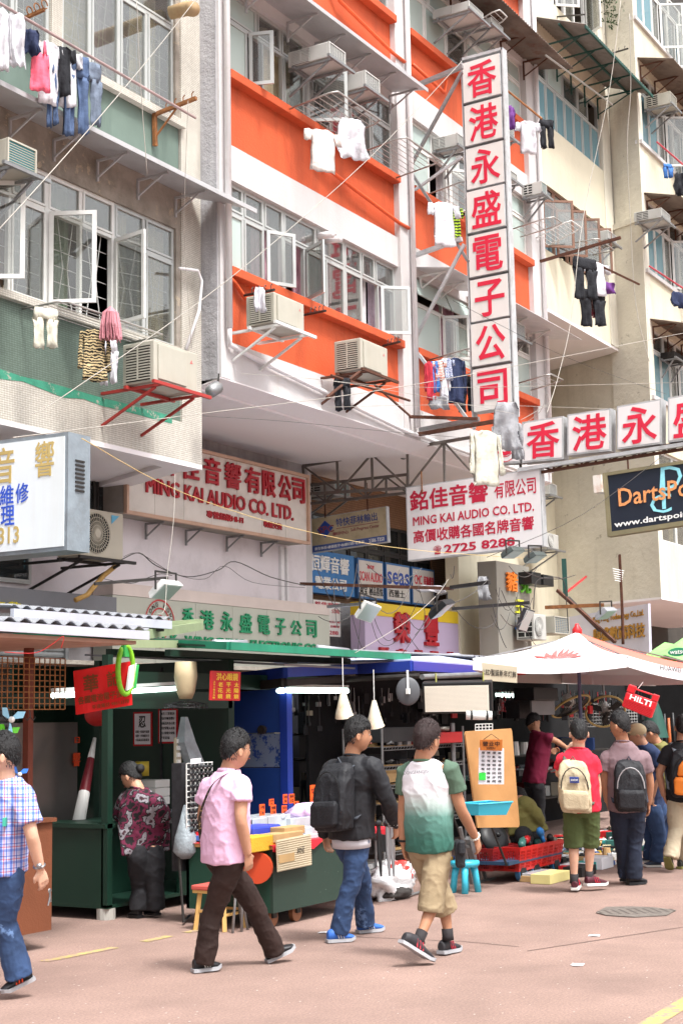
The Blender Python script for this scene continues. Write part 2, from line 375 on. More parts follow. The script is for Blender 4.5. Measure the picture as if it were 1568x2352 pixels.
# strip of green paint left where a sign was torn off
gp=mat('torn_green_paint','#3A8A70',.7,var=.25,scale=6,wear='#A19C90',wscale=5,wlo=.56,bump=.3)
b=B();z=.0
xs=[XL0+i*.35 for i in range(int((15.40-XL0)/.35)+1)]
for i in range(len(xs)-1):
 nz_=lambda k,o:.03*noise.noise(V((k*.9,o,0)))*2;a0,a1,b0,b1=5.60+nz_(i,0),5.70+nz_(i,5),5.60+nz_(i+1,0),5.70+nz_(i+1,5)
 b.add([(xs[i],YL-.004,a0),(xs[i+1],YL-.004,b0),(xs[i+1],YL-.004,b1),(xs[i],YL-.004,a1)],[(0,1,2,3)])
 b.add([(xs[i],YL+.03,a1),(xs[i],YL-.004,a1),(xs[i+1],YL-.004,b1),(xs[i+1],YL+.03,b1)],[(0,1,2,3)])
b.build('paint_strip',gp,gb)
b=B();b.box((XL0,YL-.05,6.55),(15.42,YL+.3,6.64));b.box((XL0,YL-.07,9.72),(15.45,YL+.3,9.82));b.build('sill',mosaic_c,gb)
b=B();b.box((XL0,YL+.02,8.29),(15.42,YL+.3,8.82));b.build('lintel',conc,gb)
b=B();b.box((XL0,YL+.02,11.62),(15.42,YL+.3,12.4));b.box((XL0,YL+.03,12.4),(15.42,YL+.3,20));b.build('lintel',mosaic_g,gb)
B().box((15.33,YL+.02,6.64),(15.42,YL+.3,8.29)).build('window_jamb',conc,gb);B().box((15.33,YL+.02,9.82),(15.42,YL+.3,11.62)).build('window_jamb',conc,gb)
# lower row of windows, columns 0.62 m wide
cw=.62
xr=15.33;x_=xr-cw*6
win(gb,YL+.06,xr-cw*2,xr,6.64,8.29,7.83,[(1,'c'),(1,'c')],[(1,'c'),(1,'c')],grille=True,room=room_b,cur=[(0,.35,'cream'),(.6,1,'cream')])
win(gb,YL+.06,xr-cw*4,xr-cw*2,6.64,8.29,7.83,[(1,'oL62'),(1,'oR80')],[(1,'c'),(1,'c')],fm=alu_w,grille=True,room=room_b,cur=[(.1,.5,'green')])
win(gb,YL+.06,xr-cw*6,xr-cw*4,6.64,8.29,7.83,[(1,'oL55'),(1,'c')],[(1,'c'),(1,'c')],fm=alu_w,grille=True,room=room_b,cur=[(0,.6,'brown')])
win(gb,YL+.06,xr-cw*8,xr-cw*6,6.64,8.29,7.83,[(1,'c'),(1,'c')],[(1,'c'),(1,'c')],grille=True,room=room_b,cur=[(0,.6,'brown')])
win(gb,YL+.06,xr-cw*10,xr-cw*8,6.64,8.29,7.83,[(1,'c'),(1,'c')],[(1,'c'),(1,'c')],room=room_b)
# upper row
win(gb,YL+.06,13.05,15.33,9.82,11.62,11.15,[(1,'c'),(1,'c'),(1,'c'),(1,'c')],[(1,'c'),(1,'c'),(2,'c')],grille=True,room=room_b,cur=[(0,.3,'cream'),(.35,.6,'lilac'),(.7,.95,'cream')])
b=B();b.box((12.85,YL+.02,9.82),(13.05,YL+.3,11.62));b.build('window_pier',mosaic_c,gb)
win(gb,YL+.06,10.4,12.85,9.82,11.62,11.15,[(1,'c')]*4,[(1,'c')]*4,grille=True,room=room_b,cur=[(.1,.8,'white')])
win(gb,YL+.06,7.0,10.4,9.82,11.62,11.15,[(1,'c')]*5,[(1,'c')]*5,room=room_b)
b=B();b.box((XL0,YL+.1,6.64),(xr-cw*10,YL+.3,8.29));b.build('side_wall',mosaic_g,gb)
# soffit with an edge beam, its far end cut on the party-wall line
ex=.436
sb=B();y1=15.4
sb.plate([(XL0,YL,5.14),(15.86,YL,5.14),(15.86,YL+.30,5.14),(XL0,YL+.30,5.14)],.06)
sb.plate([(XL0,YL+.3,5.3),(15.84,YL+.3,5.3),(15.84+ex*3.4,y1,5.3),(XL0,y1,5.3)],.1)
sb.add([(15.86,YL,5.14),(15.56,YL+.3,5.14),(15.56+ex*3.5,y1,5.14),(15.86+ex*3.8,y1,5.14),(15.86,YL,5.4),(15.56,YL+.3,5.4),(15.56+ex*3.5,y1,5.4),(15.86+ex*3.8,y1,5.4)],[(0,1,2,3),(1,5,6,2),(0,3,7,4),(4,7,6,5)])
sb.build('soffit',soffit_p,gb)
b=B();b.box((XL0,YL+.3,5.44),(15.8,YL+.34,6.6));b.build('inner_wall',conc,gb)
# ragged metal awning over the lower windows
am=mat('awning_sheet','#B9B9BB',.55,.3,var=.15,scale=2,dirt='#6F6A66',damt=.4,dscale=2)
ab=thing('awning','thin grey sheet-metal awning over the lower windows of the green tiled building','awning',(15.6,YL,8.8))
b=B();b.plate([(XL0,YL-.62,8.70),(16.3,YL-.62,8.70),(15.6,YL+.02,8.82),(XL0,YL+.02,8.82)],-.012);b.box((XL0,YL-.635,8.66),(16.3,YL-.62,8.72));b.build('sheet',am,ab)
brackets(ab,[11.4,12.15,12.9,13.7,14.5,15.3],YL+.02,8.72,.5,.28,am)
# lower storey behind: pale wall with windows and the grey shop fascia
sw=thing('shop_wall','pale lilac plastered wall of the mezzanine floor behind the cable bundle','wall',(22,13.9,0))
b=B();b.box((9,13.9,0),(22.1,14.2,6.32));b.build('wall',grey_wall,sw)
b=B();b.box((22.1,13.9,0),(22.3,16,6.32));b.build('return_wall',white_p,sw)
b=B();b.box((15.0,13.86,5.93),(22.12,13.9,6.32));b.build('grey_strip',stucco,sw)
b=B();b.box((21.2,13.84,0),(21.3,13.9,4.7));b.box((21.38,13.84,0),(21.43,13.9,4.7));b.build('pipe',pipe_w,sw)
# window at lower left, in the mezzanine wall
win(sw,13.83,12.9,15.0,3.62,5.0,5.0,[(1,'c'),(1,'c'),(1,'c')],None,fm=alu,gm_=glass_k,grille=True,depth=.069)
win(sw,13.83,15.9,16.75,4.7,5.7,5.7,[(1,'c'),(1,'c')],None,fm=alu_d,gm_=glass_k,depth=.069)
# ------------------------------------------------------------------ orange and white building
YO=11.33
ob=thing('apartment_building','orange and white painted apartment building with a broad white overhang','building',(16,YO,0))
S0,ST=7.91,2.85
b=B();b.box((15.88,YO-.04,6.32),(16.1,YO+.3,20));b.build('pillar',white_p,ob)
b=B();b.box((15.86,YO-.0,6.30),(15.88,YO+.32,20));b.build('side_face',stucco,ob)
b=B();b.box((21.03,YO-.05,6.32),(21.55,YO+.3,20));b.build('pillar',white_p,ob)
b=B();b.box((26.6,YO-.05,6.32),(27.15,YO+.3,20));b.build('pillar',white_p,ob)
for(xa,xb)in((16.1,21.03),(21.55,26.6)):
 for k in range(4):
  s_=S0+ST*k
  b=B();b.box((xa,YO+.05,s_-1.06),(xb,YO+.3,s_-.13));b.build('orange_panel',orange_p,ob)
  b=B();b.box((xa,YO-.10,s_-.13),(xb,YO+.3,s_));b.build('sill',orange_p,ob,bevel=.01)
  b=B();b.box((xa,YO,s_+1.28),(xb,YO+.3,s_+ST-1.06));b.build('lintel',white_p,ob)
b=B();b.box((15.88,YO-.04,6.32),(27.15,YO+.3,6.85))if 0 else None
b.box((16.1,YO-.03,6.32),(21.03,YO+.3,6.85));b.box((21.55,YO-.03,6.32),(26.6,YO+.3,6.85));b.build('base_beam',white_p,ob)
b=B();b.plate([(15.88,YO-.03,6.32),(27.15,YO-.03,6.32),(27.15,YO+.35,6.24),(15.88,YO+.35,6.24)],.02)
b.plate([(15.9,YO+.35,6.24),(27.15,YO+.35,6.24),(28.4,15.5,6.32),(15.9,15.5,6.32)],.05);b.build('soffit',soffit_p,ob)
# windows, storey 1
Yw=YO+.08
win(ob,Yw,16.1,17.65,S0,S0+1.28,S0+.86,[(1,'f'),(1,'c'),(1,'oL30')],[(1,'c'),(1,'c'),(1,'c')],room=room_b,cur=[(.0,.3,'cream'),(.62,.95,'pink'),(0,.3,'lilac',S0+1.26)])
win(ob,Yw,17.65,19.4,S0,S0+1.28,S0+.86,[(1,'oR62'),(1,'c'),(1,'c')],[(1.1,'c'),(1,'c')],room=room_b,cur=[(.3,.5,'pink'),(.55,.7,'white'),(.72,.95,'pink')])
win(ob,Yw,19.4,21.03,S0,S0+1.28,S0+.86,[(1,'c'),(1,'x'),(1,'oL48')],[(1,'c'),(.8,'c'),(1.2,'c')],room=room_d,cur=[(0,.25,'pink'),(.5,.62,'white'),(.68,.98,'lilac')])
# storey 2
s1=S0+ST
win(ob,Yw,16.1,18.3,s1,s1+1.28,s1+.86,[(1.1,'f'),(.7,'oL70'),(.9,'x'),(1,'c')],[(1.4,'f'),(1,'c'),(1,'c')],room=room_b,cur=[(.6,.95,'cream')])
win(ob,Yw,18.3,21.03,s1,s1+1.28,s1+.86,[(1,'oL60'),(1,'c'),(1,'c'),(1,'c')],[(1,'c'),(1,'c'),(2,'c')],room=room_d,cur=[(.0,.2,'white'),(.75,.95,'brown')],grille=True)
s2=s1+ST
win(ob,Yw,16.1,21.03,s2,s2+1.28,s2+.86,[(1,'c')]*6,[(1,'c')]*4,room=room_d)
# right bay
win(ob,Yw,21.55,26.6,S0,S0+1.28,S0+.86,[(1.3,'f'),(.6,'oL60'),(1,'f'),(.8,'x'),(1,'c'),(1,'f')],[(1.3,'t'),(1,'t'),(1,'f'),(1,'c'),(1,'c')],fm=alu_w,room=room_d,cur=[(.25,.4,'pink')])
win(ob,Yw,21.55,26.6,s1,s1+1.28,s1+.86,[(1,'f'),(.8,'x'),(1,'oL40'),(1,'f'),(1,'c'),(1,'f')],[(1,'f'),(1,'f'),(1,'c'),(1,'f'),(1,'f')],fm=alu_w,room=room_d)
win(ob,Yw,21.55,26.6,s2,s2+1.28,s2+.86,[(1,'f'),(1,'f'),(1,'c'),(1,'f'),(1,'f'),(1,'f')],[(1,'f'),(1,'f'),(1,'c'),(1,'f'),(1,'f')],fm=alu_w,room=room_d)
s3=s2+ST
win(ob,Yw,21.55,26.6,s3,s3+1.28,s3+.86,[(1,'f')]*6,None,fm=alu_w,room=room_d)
# sheet awnings on the orange building
aw=thing('awning','grey sheet-metal awning over the second-row windows of the orange building','awning',(18,YO,12.1))
b=B();b.plate([(16.0,YO-.68,12.10),(20.95,YO-.68,12.10),(20.95,YO,12.22),(16.0,YO,12.22)],-.012);b.box((16.0,YO-.695,12.06),(20.95,YO-.68,12.12));b.build('sheet',am,aw)
brackets(aw,[16.6,17.7,18.5,19.3,20.1,20.85],YO,12.13,.55,.32,am)
aw=thing('awning','small white metal awning beside the lower end of the tall vertical sign','awning',(26,YO,6.3+2.9))
b=B();b.plate([(23.6,YO-.75,9.17),(27.3,YO-.75,9.17),(27.3,YO,9.3),(23.6,YO,9.3)],-.012);b.build('sheet',mat('white_sheet','#D8D8DA',.5,.1),aw);brackets(aw,[24.2,25.2,26.3],YO,9.2,.5,.28,alu_w)
aw=thing('awning','small white metal awning above the frosted lower windows left of the tall vertical sign','awning',(21.6,YO,9.3))
b=B();b.plate([(21.6,YO-.7,9.2),(23.3,YO-.7,9.2),(23.3,YO,9.33),(21.6,YO,9.33)],-.012);b.build('sheet',mat('white_sheet','#D8D8DA',.5,.1),aw);brackets(aw,[21.8,22.5],YO,9.23,.5,.28,alu_w)
def corr(x0,x1,ya,za,yb,zb,pitch=.1,amp=.018):
 b=B();n=int((x1-x0)/pitch*4);pr=None
 for i in range(n+1):
  x=x0+(x1-x0)*i/n;h=amp*sin(i*pi/2)
  cu=[(x,ya,za+h),(x,yb,zb+h),(x,yb,zb+h+.006),(x,ya,za+h+.006)]
  if pr:
   for j in range(4):b.quad(pr[j],cu[j],cu[(j+1)%4],pr[(j+1)%4])
  pr=cu
 return b
aw=thing('awning','rusty corrugated awning high on the right bay of the orange building','awning',(24,YO,15))
corr(21.6,27.2,YO,15.05,YO-.85,14.85).build('corrugated_sheet',mat('rusty_corrugated','#7A6F66',.6,.4,var=.3,dirt='#6B3A28',damt=.7,dscale=3),aw)
brackets(aw,[22.2,23.3,24.4,25.5,26.6],YO,14.97,.75,.4,rust)
# pipes along the orange facade
def pipe(name,label,pts,r,m,cat='pipe',group=None,n=8):return one(B().tube(pts,r,n),name,label,cat,m,True,group)
for k,xx in((0,15.97),(1,21.36),(2,27.0)):
 pipe('drain_pipe',['white drain pipe down the left pillar of the orange building','white drain pipe down the middle pillar of the orange building','white drain pipe down the right pillar of the orange building'][k],[(xx,YO-.12,6.5 if k else 7.0),(xx,YO-.12,20)],.045,pipe_w)
pipe('waste_pipe','white pipe running along the foot of the lowest orange panel',[(15.97,YO-.12,7.0),(16.0,YO-.1,6.78),(16.5,YO-.09,6.72),(21.0,YO-.09,6.38),(26.5,YO-.09,6.34)],.035,pipe_w)
or_pipe=mat('orange_pipe','#D9582A',.5,var=.1)
pipe('waste_pipe','orange pipe with a bend, slanting across the middle orange panel',[(18.4,YO-.04,10.5),(18.45,YO-.04,10.2),(19.0,YO-.05,10.12),(21.0,YO-.06,9.93),(21.3,YO-.08,9.92)],.03,or_pipe)
pipe('waste_pipe','orange pipe slanting across the topmost orange panel',[(19.0,YO-.04,13.3),(19.2,YO-.05,13.1),(20.9,YO-.06,12.9),(21.3,YO-.08,12.88)],.03,or_pipe)
pipe('waste_pipe','short orange pipe at the left end of the lowest orange panel',[(15.97,YO-.1,7.72),(16.25,YO-.02,7.72),(16.5,YO-.02,7.55),(16.9,YO,7.52)],.03,or_pipe)
pipe('waste_pipe','orange pipe crossing the upper panel of the right orange bay',[(21.7,YO-.03,13.0),(22.9,YO-.03,12.93),(23.0,YO-.03,13.2)],.03,or_pipe)
pipe('waste_pipe','orange pipe stub at the right end of the bay beside the vertical sign',[(24.5,YO-.03,7.3),(26.2,YO-.05,7.25),(26.9,YO-.1,7.25)],.03,or_pipe)
# brown tiled recess behind the truss
rb=thing('mezzanine_wall','brown tiled wall with a dark strip of windows behind the steel truss','wall',(25,14.3,0))
b=B();b.box((22.3,14.3,5.55),(28.5,14.6,6.32));b.box((22.3,14.3,3.9),(28.5,14.6,4.25));b.box((27.7,14.3,4.25),(28.5,14.6,5.55));b.build('tiled_wall',mosaic_b,rb)
win(rb,14.33,22.3,25.0,4.25,5.55,5.0,[(1,'c')]*4,[(1,'c')]*4,fm=alu_d,gm_=glass_k,depth=1)
win(rb,14.33,25.0,27.7,4.25,5.55,5.0,[(1,'c')]*4,[(1,'c')]*4,fm=alu_d,gm_=glass_k,depth=1)
b=B();b.box((22.3,14.25,0),(28.5,14.6,3.9));b.build('lower_wall',stucco,rb)
# ------------------------------------------------------------------ cream building
YP=11.33
pb=thing('apartment_building','cream plastered apartment building with a plain overhang, right of the orange one','building',(27.2,YP,0))
X0,X1=27.17,31.5
pb_cream=cream_p
for za,zb in((9.97,11.23),(12.67,14.05),(15.6,17.0),(18.3,21)):
 b=B();b.box((X0,YP,za),(X1,YP+.3,zb));b.build('wall',pb_cream,pb)
b=B();b.box((31.0,YP-.02,9.98),(31.5,YP+.3,21));b.build('pilaster',cream_old,pb)
b=B();b.plate([(X0,YP,9.97),(31.5,YP,9.97),(32.9,14.8,9.97),(X0,14.8,9.97)],.06);b.build('soffit',soffit_p,pb)
win(pb,YP+.05,27.35,30.95,14.05,15.6,15.0,[(1,'b')]*7,[(1,'c'),(1.4,'f'),(1.4,'c'),(1,'c'),(1,'x')],fm=alu,room=room_b,cur=[(0,.9,'blue')])
win(pb,YP+.05,27.35,30.95,17.0,18.3,18.3,[(1,'b'),(1,'x'),(1,'oL50'),(1,'c'),(1,'oR60'),(1,'c')],None,fm=alu_w,room=room_b,cur=[(.2,.4,'pink')])
win(pb,YP+.05,27.35,30.95,11.23,12.67,12.3,[(1,'oL50'),(1,'oL50'),(1,'oL60'),(1,'oL55'),(1,'c')],[(1,'c')]*5,fm=mat('old_iron_frame','#7A5A4A',.7,var=.2),gm_=glass_t,room=room_d,cur=[(0,.35,'blue')])
b=B();b.box((27.15,13.4,0),(34.3,13.7,9.97));b.build('lower_wall',cream_p,pb)
aw=thing('awning','long green-framed corrugated awning on the cream building','awning',(29,YP,15.9))
cw_=corr(27.2,31.3,YP,16.2,YP-1.15,15.72,.12,.02);cw_.build('corrugated_sheet',mat('grey_corrugated','#8C8680',.6,.3,var=.2,dirt='#5F4F45',damt=.5,dscale=3),aw)
gst=mat('green_painted_steel','#1F4A42',.6,var=.2)
b=B();b.box((27.2,YP-1.17,15.64),(31.3,YP-1.13,15.70));b.box((27.2,YP-.6,15.86),(31.3,YP-.56,15.9));b.build('rail',gst,aw)
brackets(aw,[27.6,28.4,29.2,30.0,30.8],YP,15.72,1.1,.5,gst)
# ------------------------------------------------------------------ projecting building at the right
rbld=thing('apartment_building','weathered cream building at the right edge with a bare stained side wall','building',(31.2,10.52,0))
YR=10.52;xr0=31.21;sl_=.407
def sx(Y):return xr0+(Y-YR)*sl_
sm=cream_old
b=B()
def slabw(ya,yb,za,zb,th=.3,out=0):
 o=V((-cos(math.atan(sl_)),sin(math.atan(sl_)),0))*out
 p=[V((sx(ya),ya,za))+o,V((sx(yb),yb,za))+o,V((sx(yb),yb,zb))+o,V((sx(ya),ya,zb))+o]
 q=[x+V((th,0,0))for x in p]
 return p+q,[(0,3,2,1),(4,5,6,7),(0,1,5,4),(1,2,6,5),(2,3,7,6),(3,0,4,7)]
b.add(*slabw(YR,13.4,4.25,21));b.add(*slabw(11.9,14.5,0,4.25));b.build('side_wall',sm,rbld)
b=B();b.add(*slabw(YR-.02,11.5,8.55,12.75,.35,.07));b.build('plaster_pier',cream_old,rbld)
b=B();b.add(*slabw(YR-.06,11.5,12.75,12.88,.35,.12));b.build('ledge',cream_old,rbld)
for za,zb in((4.25,5.5),(7.55,8.75),(10.35,11.66),(13.4,14.7),(16.5,17.7)):
 b=B();b.box((xr0+.3,YR,za),(42,YR+.3,zb));b.build('wall',cream_p,rbld)
 if za>5:b=B();b.box((xr0+.02,YR-.06,zb-.09),(42,YR+.1,zb));b.build('sill',white_p,rbld)
for za,zb in((8.75,10.35),(11.66,13.4),(14.7,16.5),(17.7,19.4)):
 win(rbld,YR+.06,xr0+.3,xr0+4.6,za,zb,zb-.5,[(1,'b'),(1,'b'),(.8,'c'),(1,'oL60'),(1,'c'),(1,'oL50'),(1,'b')],[(1,'c')]*5,fm=alu_w,room=room_b,cur=[(.0,.3,'blue'),(.6,.9,'blue')],depth=.3)
 b=B();b.box((xr0+4.6,YR,za),(42,YR+.3,zb));b.build('wall',cream_p,rbld)
win(rbld,YR+.06,xr0+.3,xr0+4.6,5.5,7.55,7.0,[(1,'c'),(1,'c'),(.8,'c'),(1,'c')],[(1,'c')]*4,fm=alu_w,room=room_d,depth=.3)
b=B();b.plate([(xr0,YR,4.25),(42,YR,4.25),(42,14.5,4.25),(xr0+1.6,14.5,4.25)],.05);b.build('soffit',soffit_p,rbld)
b=B();b.box((32.0,14.0,0),(42,14.3,4.25));b.build('lower_wall',mat('dark_shop_wall','#3A3632',.8,var=.3),rbld)
for nm,z_,lb in(('a',16.6,'brown sheet awning on the building at the right edge, upper row'),('b',13.35,'dark corrugated awning at the middle row of the right-edge building'),('c',10.4,'corrugated awning at the lowest row of the right-edge building')):
 aw=thing('awning',lb,'awning',(33,YR,z_))
 corr(xr0+.15,xr0+5,YR,z_+.12,YR-.85,z_-.12,.12,.018).build('corrugated_sheet',mat('brown_corrugated','#83756A',.6,.3,var=.25,dirt='#4E3C32',damt=.6,dscale=3),aw)
 brackets(aw,[xr0+.3,xr0+1.3,xr0+2.3,xr0+3.3],YR,z_-.02,.7,.4,rust)
# dark core behind everything so no light leaks through the blocks
b=B();b.box((3,16,0),(60,17,30));b.build('rear_light_block',room_d,pb)
b=B();b.box((3.5,YL+.9,5.5),(15.8,YL+1.1,21));b.box((15.95,YO+1.05,6.4),(27.1,YO+1.3,21));b.box((27.2,YP+1.0,10.1),(31.6,YP+1.2,22));b.build('inner_light_block',room_d,pb)
# far end of the street
fb=thing('apartment_building','distant building block closing the street, far right','building',(46,6,0))
b=B();b.box((60,-6,0),(64,16,25));b.build('wall',cream_old,fb)
# ================================================================== signs
sign_w=mat('sign_acrylic','#D8D5D1',.35,var=.03,scale=1.5,dirt='#B5A998',dscale=1.2,damt=.45,streak=True)
sign_c=mat('sign_acrylic_clean','#DBD8D8',.35,var=.03,dirt='#C9C0B8',dscale=1.5,damt=.3,streak=True)
red_l=mat('sign_red','#CE2440',.45,var=.08);red_d=mat('raised_red_letter','#A81826',.4,var=.15);crimson=mat('print_crimson','#B3203C',.5,var=.06)
green_l=mat('sign_green','#1E8A5E',.45,var=.1);gold_l=mat('sign_gold','#BCA66A',.5,var=.1);blue_l=mat('sign_blue','#2E4FA6',.5,var=.1)
white_l=mat('sign_white_print','#ECECEA',.5,var=.03);black_l=mat('black_ink','#1A1A1C',.6,var=0)
frame_g=mat('sign_frame_metal','#B2B4B6',.55,.1,var=.15,scale=6,dirt='#6E6258',damt=.4,dscale=5)
def QX(tl,tr,bl,br,X):return Q(onX(tl,X),onX(tr,X),onX(bl,X),onX(br,X))
def back(qd,th,lip=0):
 return qd
# tall vertical sign: eight boxes on a steel spine
XS=21.8
vs=thing('vertical_sign','tall projecting sign of eight stacked white boxes, one big red character on each','shop sign',(XS,10.04,12.9))
for i,ch in enumerate('香港永盛電子公司'):
 zt=12.83-i*.768;zb=zt-.725;o=.012*((i*7)%3-1)
 qd=Q((XS+o,10.40,zt),(XS+o,9.70,zt+.01),(XS+o,10.40,zb),(XS+o,9.70,zb+.01))
 b=B();qd.slab(b,0,0,1,1,-.22,-.004,1);qd.slab(b,.01,.01,.99,.99,-.004,0,0)
 bx=b.build('sign_box',[sign_w,frame_g],vs)
 b=B();qd.text(b,ch,.13,.08,.9,.93,.002,.006,.028);b.build('character',red_l,bx)
b=B()
for y in(10.43,9.67):b.box((XS+.02,y-.012,6.6),(XS+.2,y+.012,12.95))
b.box((XS+.02,9.66,12.9),(XS+.2,10.44,12.95));b.build('frame',frame_g,vs)
arm=thing('sign_bracket','grey steel struts tying the tall vertical sign back to the pillar','bracket',(21.5,11.28,10))
for n_,(A1,A2,ww)in enumerate((((955,196),(1062,152),.07),((1060,548),(935,590),.07),((930,380),(1060,165),.05),((947,775),(1066,560),.05),((930,400),(1075,600),.045),((947,808),(1090,985),.05),((945,990),(1100,962),.07),((1060,360),(945,440),.04))):
 P1,P2=onX(A1,21.55),onX(A2,21.55)
 for P_ in(P1,P2):P_.y=min(P_.y,11.3)
 B().bar(P1,P2,ww,ww).build('strut',frame_g if n_%2 else steel,arm)
# horizontal sign: row of boxes over the street
hs=thing('horizontal_sign','row of white sign boxes with big red characters, running over the street at right','shop sign',(XS,8.5,6.5))
cells=[('S',1128,1192,980,972,1066,1062),('香',1198,1292,969,955,1063,1054),('港',1302,1401,952,937,1046,1035),('永',1416,1517,933,915,1032,1019),('盛',1533,1640,913,893,1016,1004)]
for ch,xa,xb,ta,tb,ba,bb in cells:
 qd=QX((xa,ta),(xb,tb),(xa,ba),(xb,bb),XS-.05)
 b=B();qd.slab(b,0,0,1,1,-.25,-.004,1);qd.slab(b,.03,.04,.97,.96,-.004,0,0);bx=b.build('sign_box',[sign_c,frame_g],hs)
 b=B()
 if ch=='S':
  qd.text(b,'S',.25,.2,.75,.8,.002,.006,.03)
  for k in range(24):
   a=k*pi/12;a2=a+pi/12
   for r0 in(.47,.34):b.add([qd.P(.5+r0*cos(a),.5+r0*sin(a),.005),qd.P(.5+r0*cos(a2),.5+r0*sin(a2),.005),qd.P(.5+(r0-.02)*cos(a2),.5+(r0-.02)*sin(a2),.005),qd.P(.5+(r0-.02)*cos(a),.5+(r0-.02)*sin(a),.005)],[(3,2,1,0)])
 else:qd.text(b,ch,.12,.08,.92,.93,.002,.006,.028)
 b.build('character',red_l,bx)
hb=B();P1,P2=onX((1190,1080),XS),onX((1640,1010),XS);hb.bar(P1,P2,.09,.06);hb.build('bottom_rail',frame_g,hs)
steel_m=mat('weathered_steel','#6A645F',.6,.2,var=.3,scale=8,dirt='#5B3A2C',damt=.5,dscale=4)
def truss(name,label,A1,A2,B1,B2,n,X,w_=.05,m=steel_m,X2=None):
 t_=thing(name,label,'truss',onX(A1,X))
 a1,a2,b1,b2=[onX(p,X)for p in(A1,A2,B1,B2)]
 B().bar(a1,a2,w_,w_).build('top_chord',m,t_);B().bar(b1,b2,w_,w_).build('bottom_chord',m,t_)
 for i in range(n+1):
  p,q_=a1.lerp(a2,i/n),b1.lerp(b2,i/n);B().bar(p,q_,w_*.7,w_*.7).build('upright',m,t_)
  if i<n:
   p2,q2=a1.lerp(a2,(i+1)/n),b1.lerp(b2,(i+1)/n)
   (B().bar(q_,p2,w_*.6,w_*.6)if i%2 else B().bar(p,q2,w_*.6,w_*.6)).build('diagonal',m,t_)
 return t_
truss('steel_truss','dark steel truss under the white overhang that carries the hanging signs',(696,1070),(1195,985),(700,1135),(1195,1105),6,21.95,.05)
truss('steel_truss','second, thinner dark truss lower down beside the raised red lettering',(700,1115),(935,1090),(702,1158),(935,1132),5,22.3,.045)
truss('steel_truss','long dark lattice girder running under the horizontal red-lettered sign',(1240,1072),(1640,1005),(1240,1085),(1640,1020),12,XS+.05,.045,rust)
for lab,A1,A2,X,w_,m in(('dark steel bar crossing above the grey junction wires, level with the blue sign',(690,1341),(1040,1352),20.5,.05,rust),('brown steel bar reaching right from the pillar foot below the black trousers',(880,955),(1095,962),21.2,.05,rust),('brown steel bar from the vertical sign foot towards the white logo box',(930,1003),(1180,960),21.4,.06,rust),('long rusty steel bar poking left from the cream building at laundry height',(1240,600),(1425,545),25.0,.05,rust),('dark pole with hooks pointing right above the trousers on the cream building',(1370,606),(1468,653),27.0,.04,rust)):
 one(B().bar(onX(A1,X),onX(A2,X),w_,w_),'steel_bar',lab,'steel bar',m)
# hanging white MING KAI sign
qd=QX((931,1119),(1240,1074),(936,1289),(1248,1254),XS)
ms=thing('hanging_sign','large white hanging sign with four rows of crimson writing, the last a phone number','shop sign',qd.P(.5,0))
b=B();qd.slab(b,0,0,1,1,-.16,-.003,1);qd.slab(b,.008,.015,.992,.985,-.003,0,0);b.build('panel',[sign_c,frame_g],ms)
b=B()
for body,x0,y0,x1,y1,bd in(('銘佳音響',.03,.06,.62,.34,.04),('有限公司',.665,.10,.965,.32,.02),('MING KAI AUDIO CO. LTD.',.05,.42,.945,.54,.035),('高價收購各國名牌音響',.05,.60,.94,.775,.035),('2725 8288',.28,.84,.80,.955,.05)):
 vs_=qd.text(b,body,x0,y0,x1,y1,.001,.004,bd)
qd.text(b,'☎',.20,.84,.26,.955,.001,.004,.01)
b.build('lettering',crimson,ms)
b=B()
for s_ in(.13,.63):b.bar(qd.P(s_,.12,.02),qd.P(s_,-.18,.02),.025,.012)
b.build('hanger',rust_l,ms)
# raised-letter sign on the wall
def FQ(X0,X1,z0,z1,Y):return Q((X0,Y,z1),(X1,Y,z1),(X0,Y,z0),(X1,Y,z0))
def ft(b,qd,body,p0,p1,Y,o=.002,th=.006,bold=.02,mi=None,rel=None):
 a=onY(p0,Y);d=onY(p1,Y);X0,X1=qd.c[0].x,qd.c[1].x;z1,z0=qd.c[0].z,qd.c[2].z
 return qd.text(b,body,(a.x-X0)/(X1-X0),(z1-a.z)/(z1-z0),(d.x-X0)/(X1-X0),(z1-d.z)/(z1-z0),o,th,bold,mi=mi)
peach=mat('peach_frame','#C2A08A',.6,var=.1,dirt='#9A7A66',damt=.4,dscale=4)
panel_l=mat('off_white_panel','#D8D2C9',.6,var=.06,scale=3,dirt='#9A9084',damt=.35,dscale=2)
X0,X1,z0,z1,Y=16.5,21.46,4.72,5.93,13.45
fs_=thing('shop_sign','long wall sign with raised dark-red characters and serif letters in a peach frame','shop sign',(X0,Y,z0))
b=B();b.box((X0,Y+.01,z0+.02),(X1,13.86,z1-.02));b.build('box',mat('grey_box_underside','#8D8780',.8,var=.2),fs_)
n=7
for i in range(n):
 xa=X0+(X1-X0)*i/n;xb=X0+(X1-X0)*(i+1)/n
 B().box((xa+.004,Y-.0,z0+.05),(xb-.004,Y+.012,z1-.05)).build('panel',panel_l,fs_)
b=B()
for q_ in(((X0,Y-.05,z0),(X1,Y+.02,z0+.05)),((X0,Y-.05,z1-.05),(X1,Y+.02,z1)),((X0,Y-.05,z0+.05),(X0+.05,Y+.02,z1-.05)),((X1-.05,Y-.05,z0+.05),(X1,Y+.02,z1-.05))):b.box(*q_)
b.build('frame',peach,fs_)
qd=FQ(X0,X1,z0,z1,Y)
chX=[(18.05,'佳'),(18.62,'音'),(19.18,'響'),(19.74,'有'),(20.22,'限'),(20.70,'公'),(21.13,'司')]
b=B()
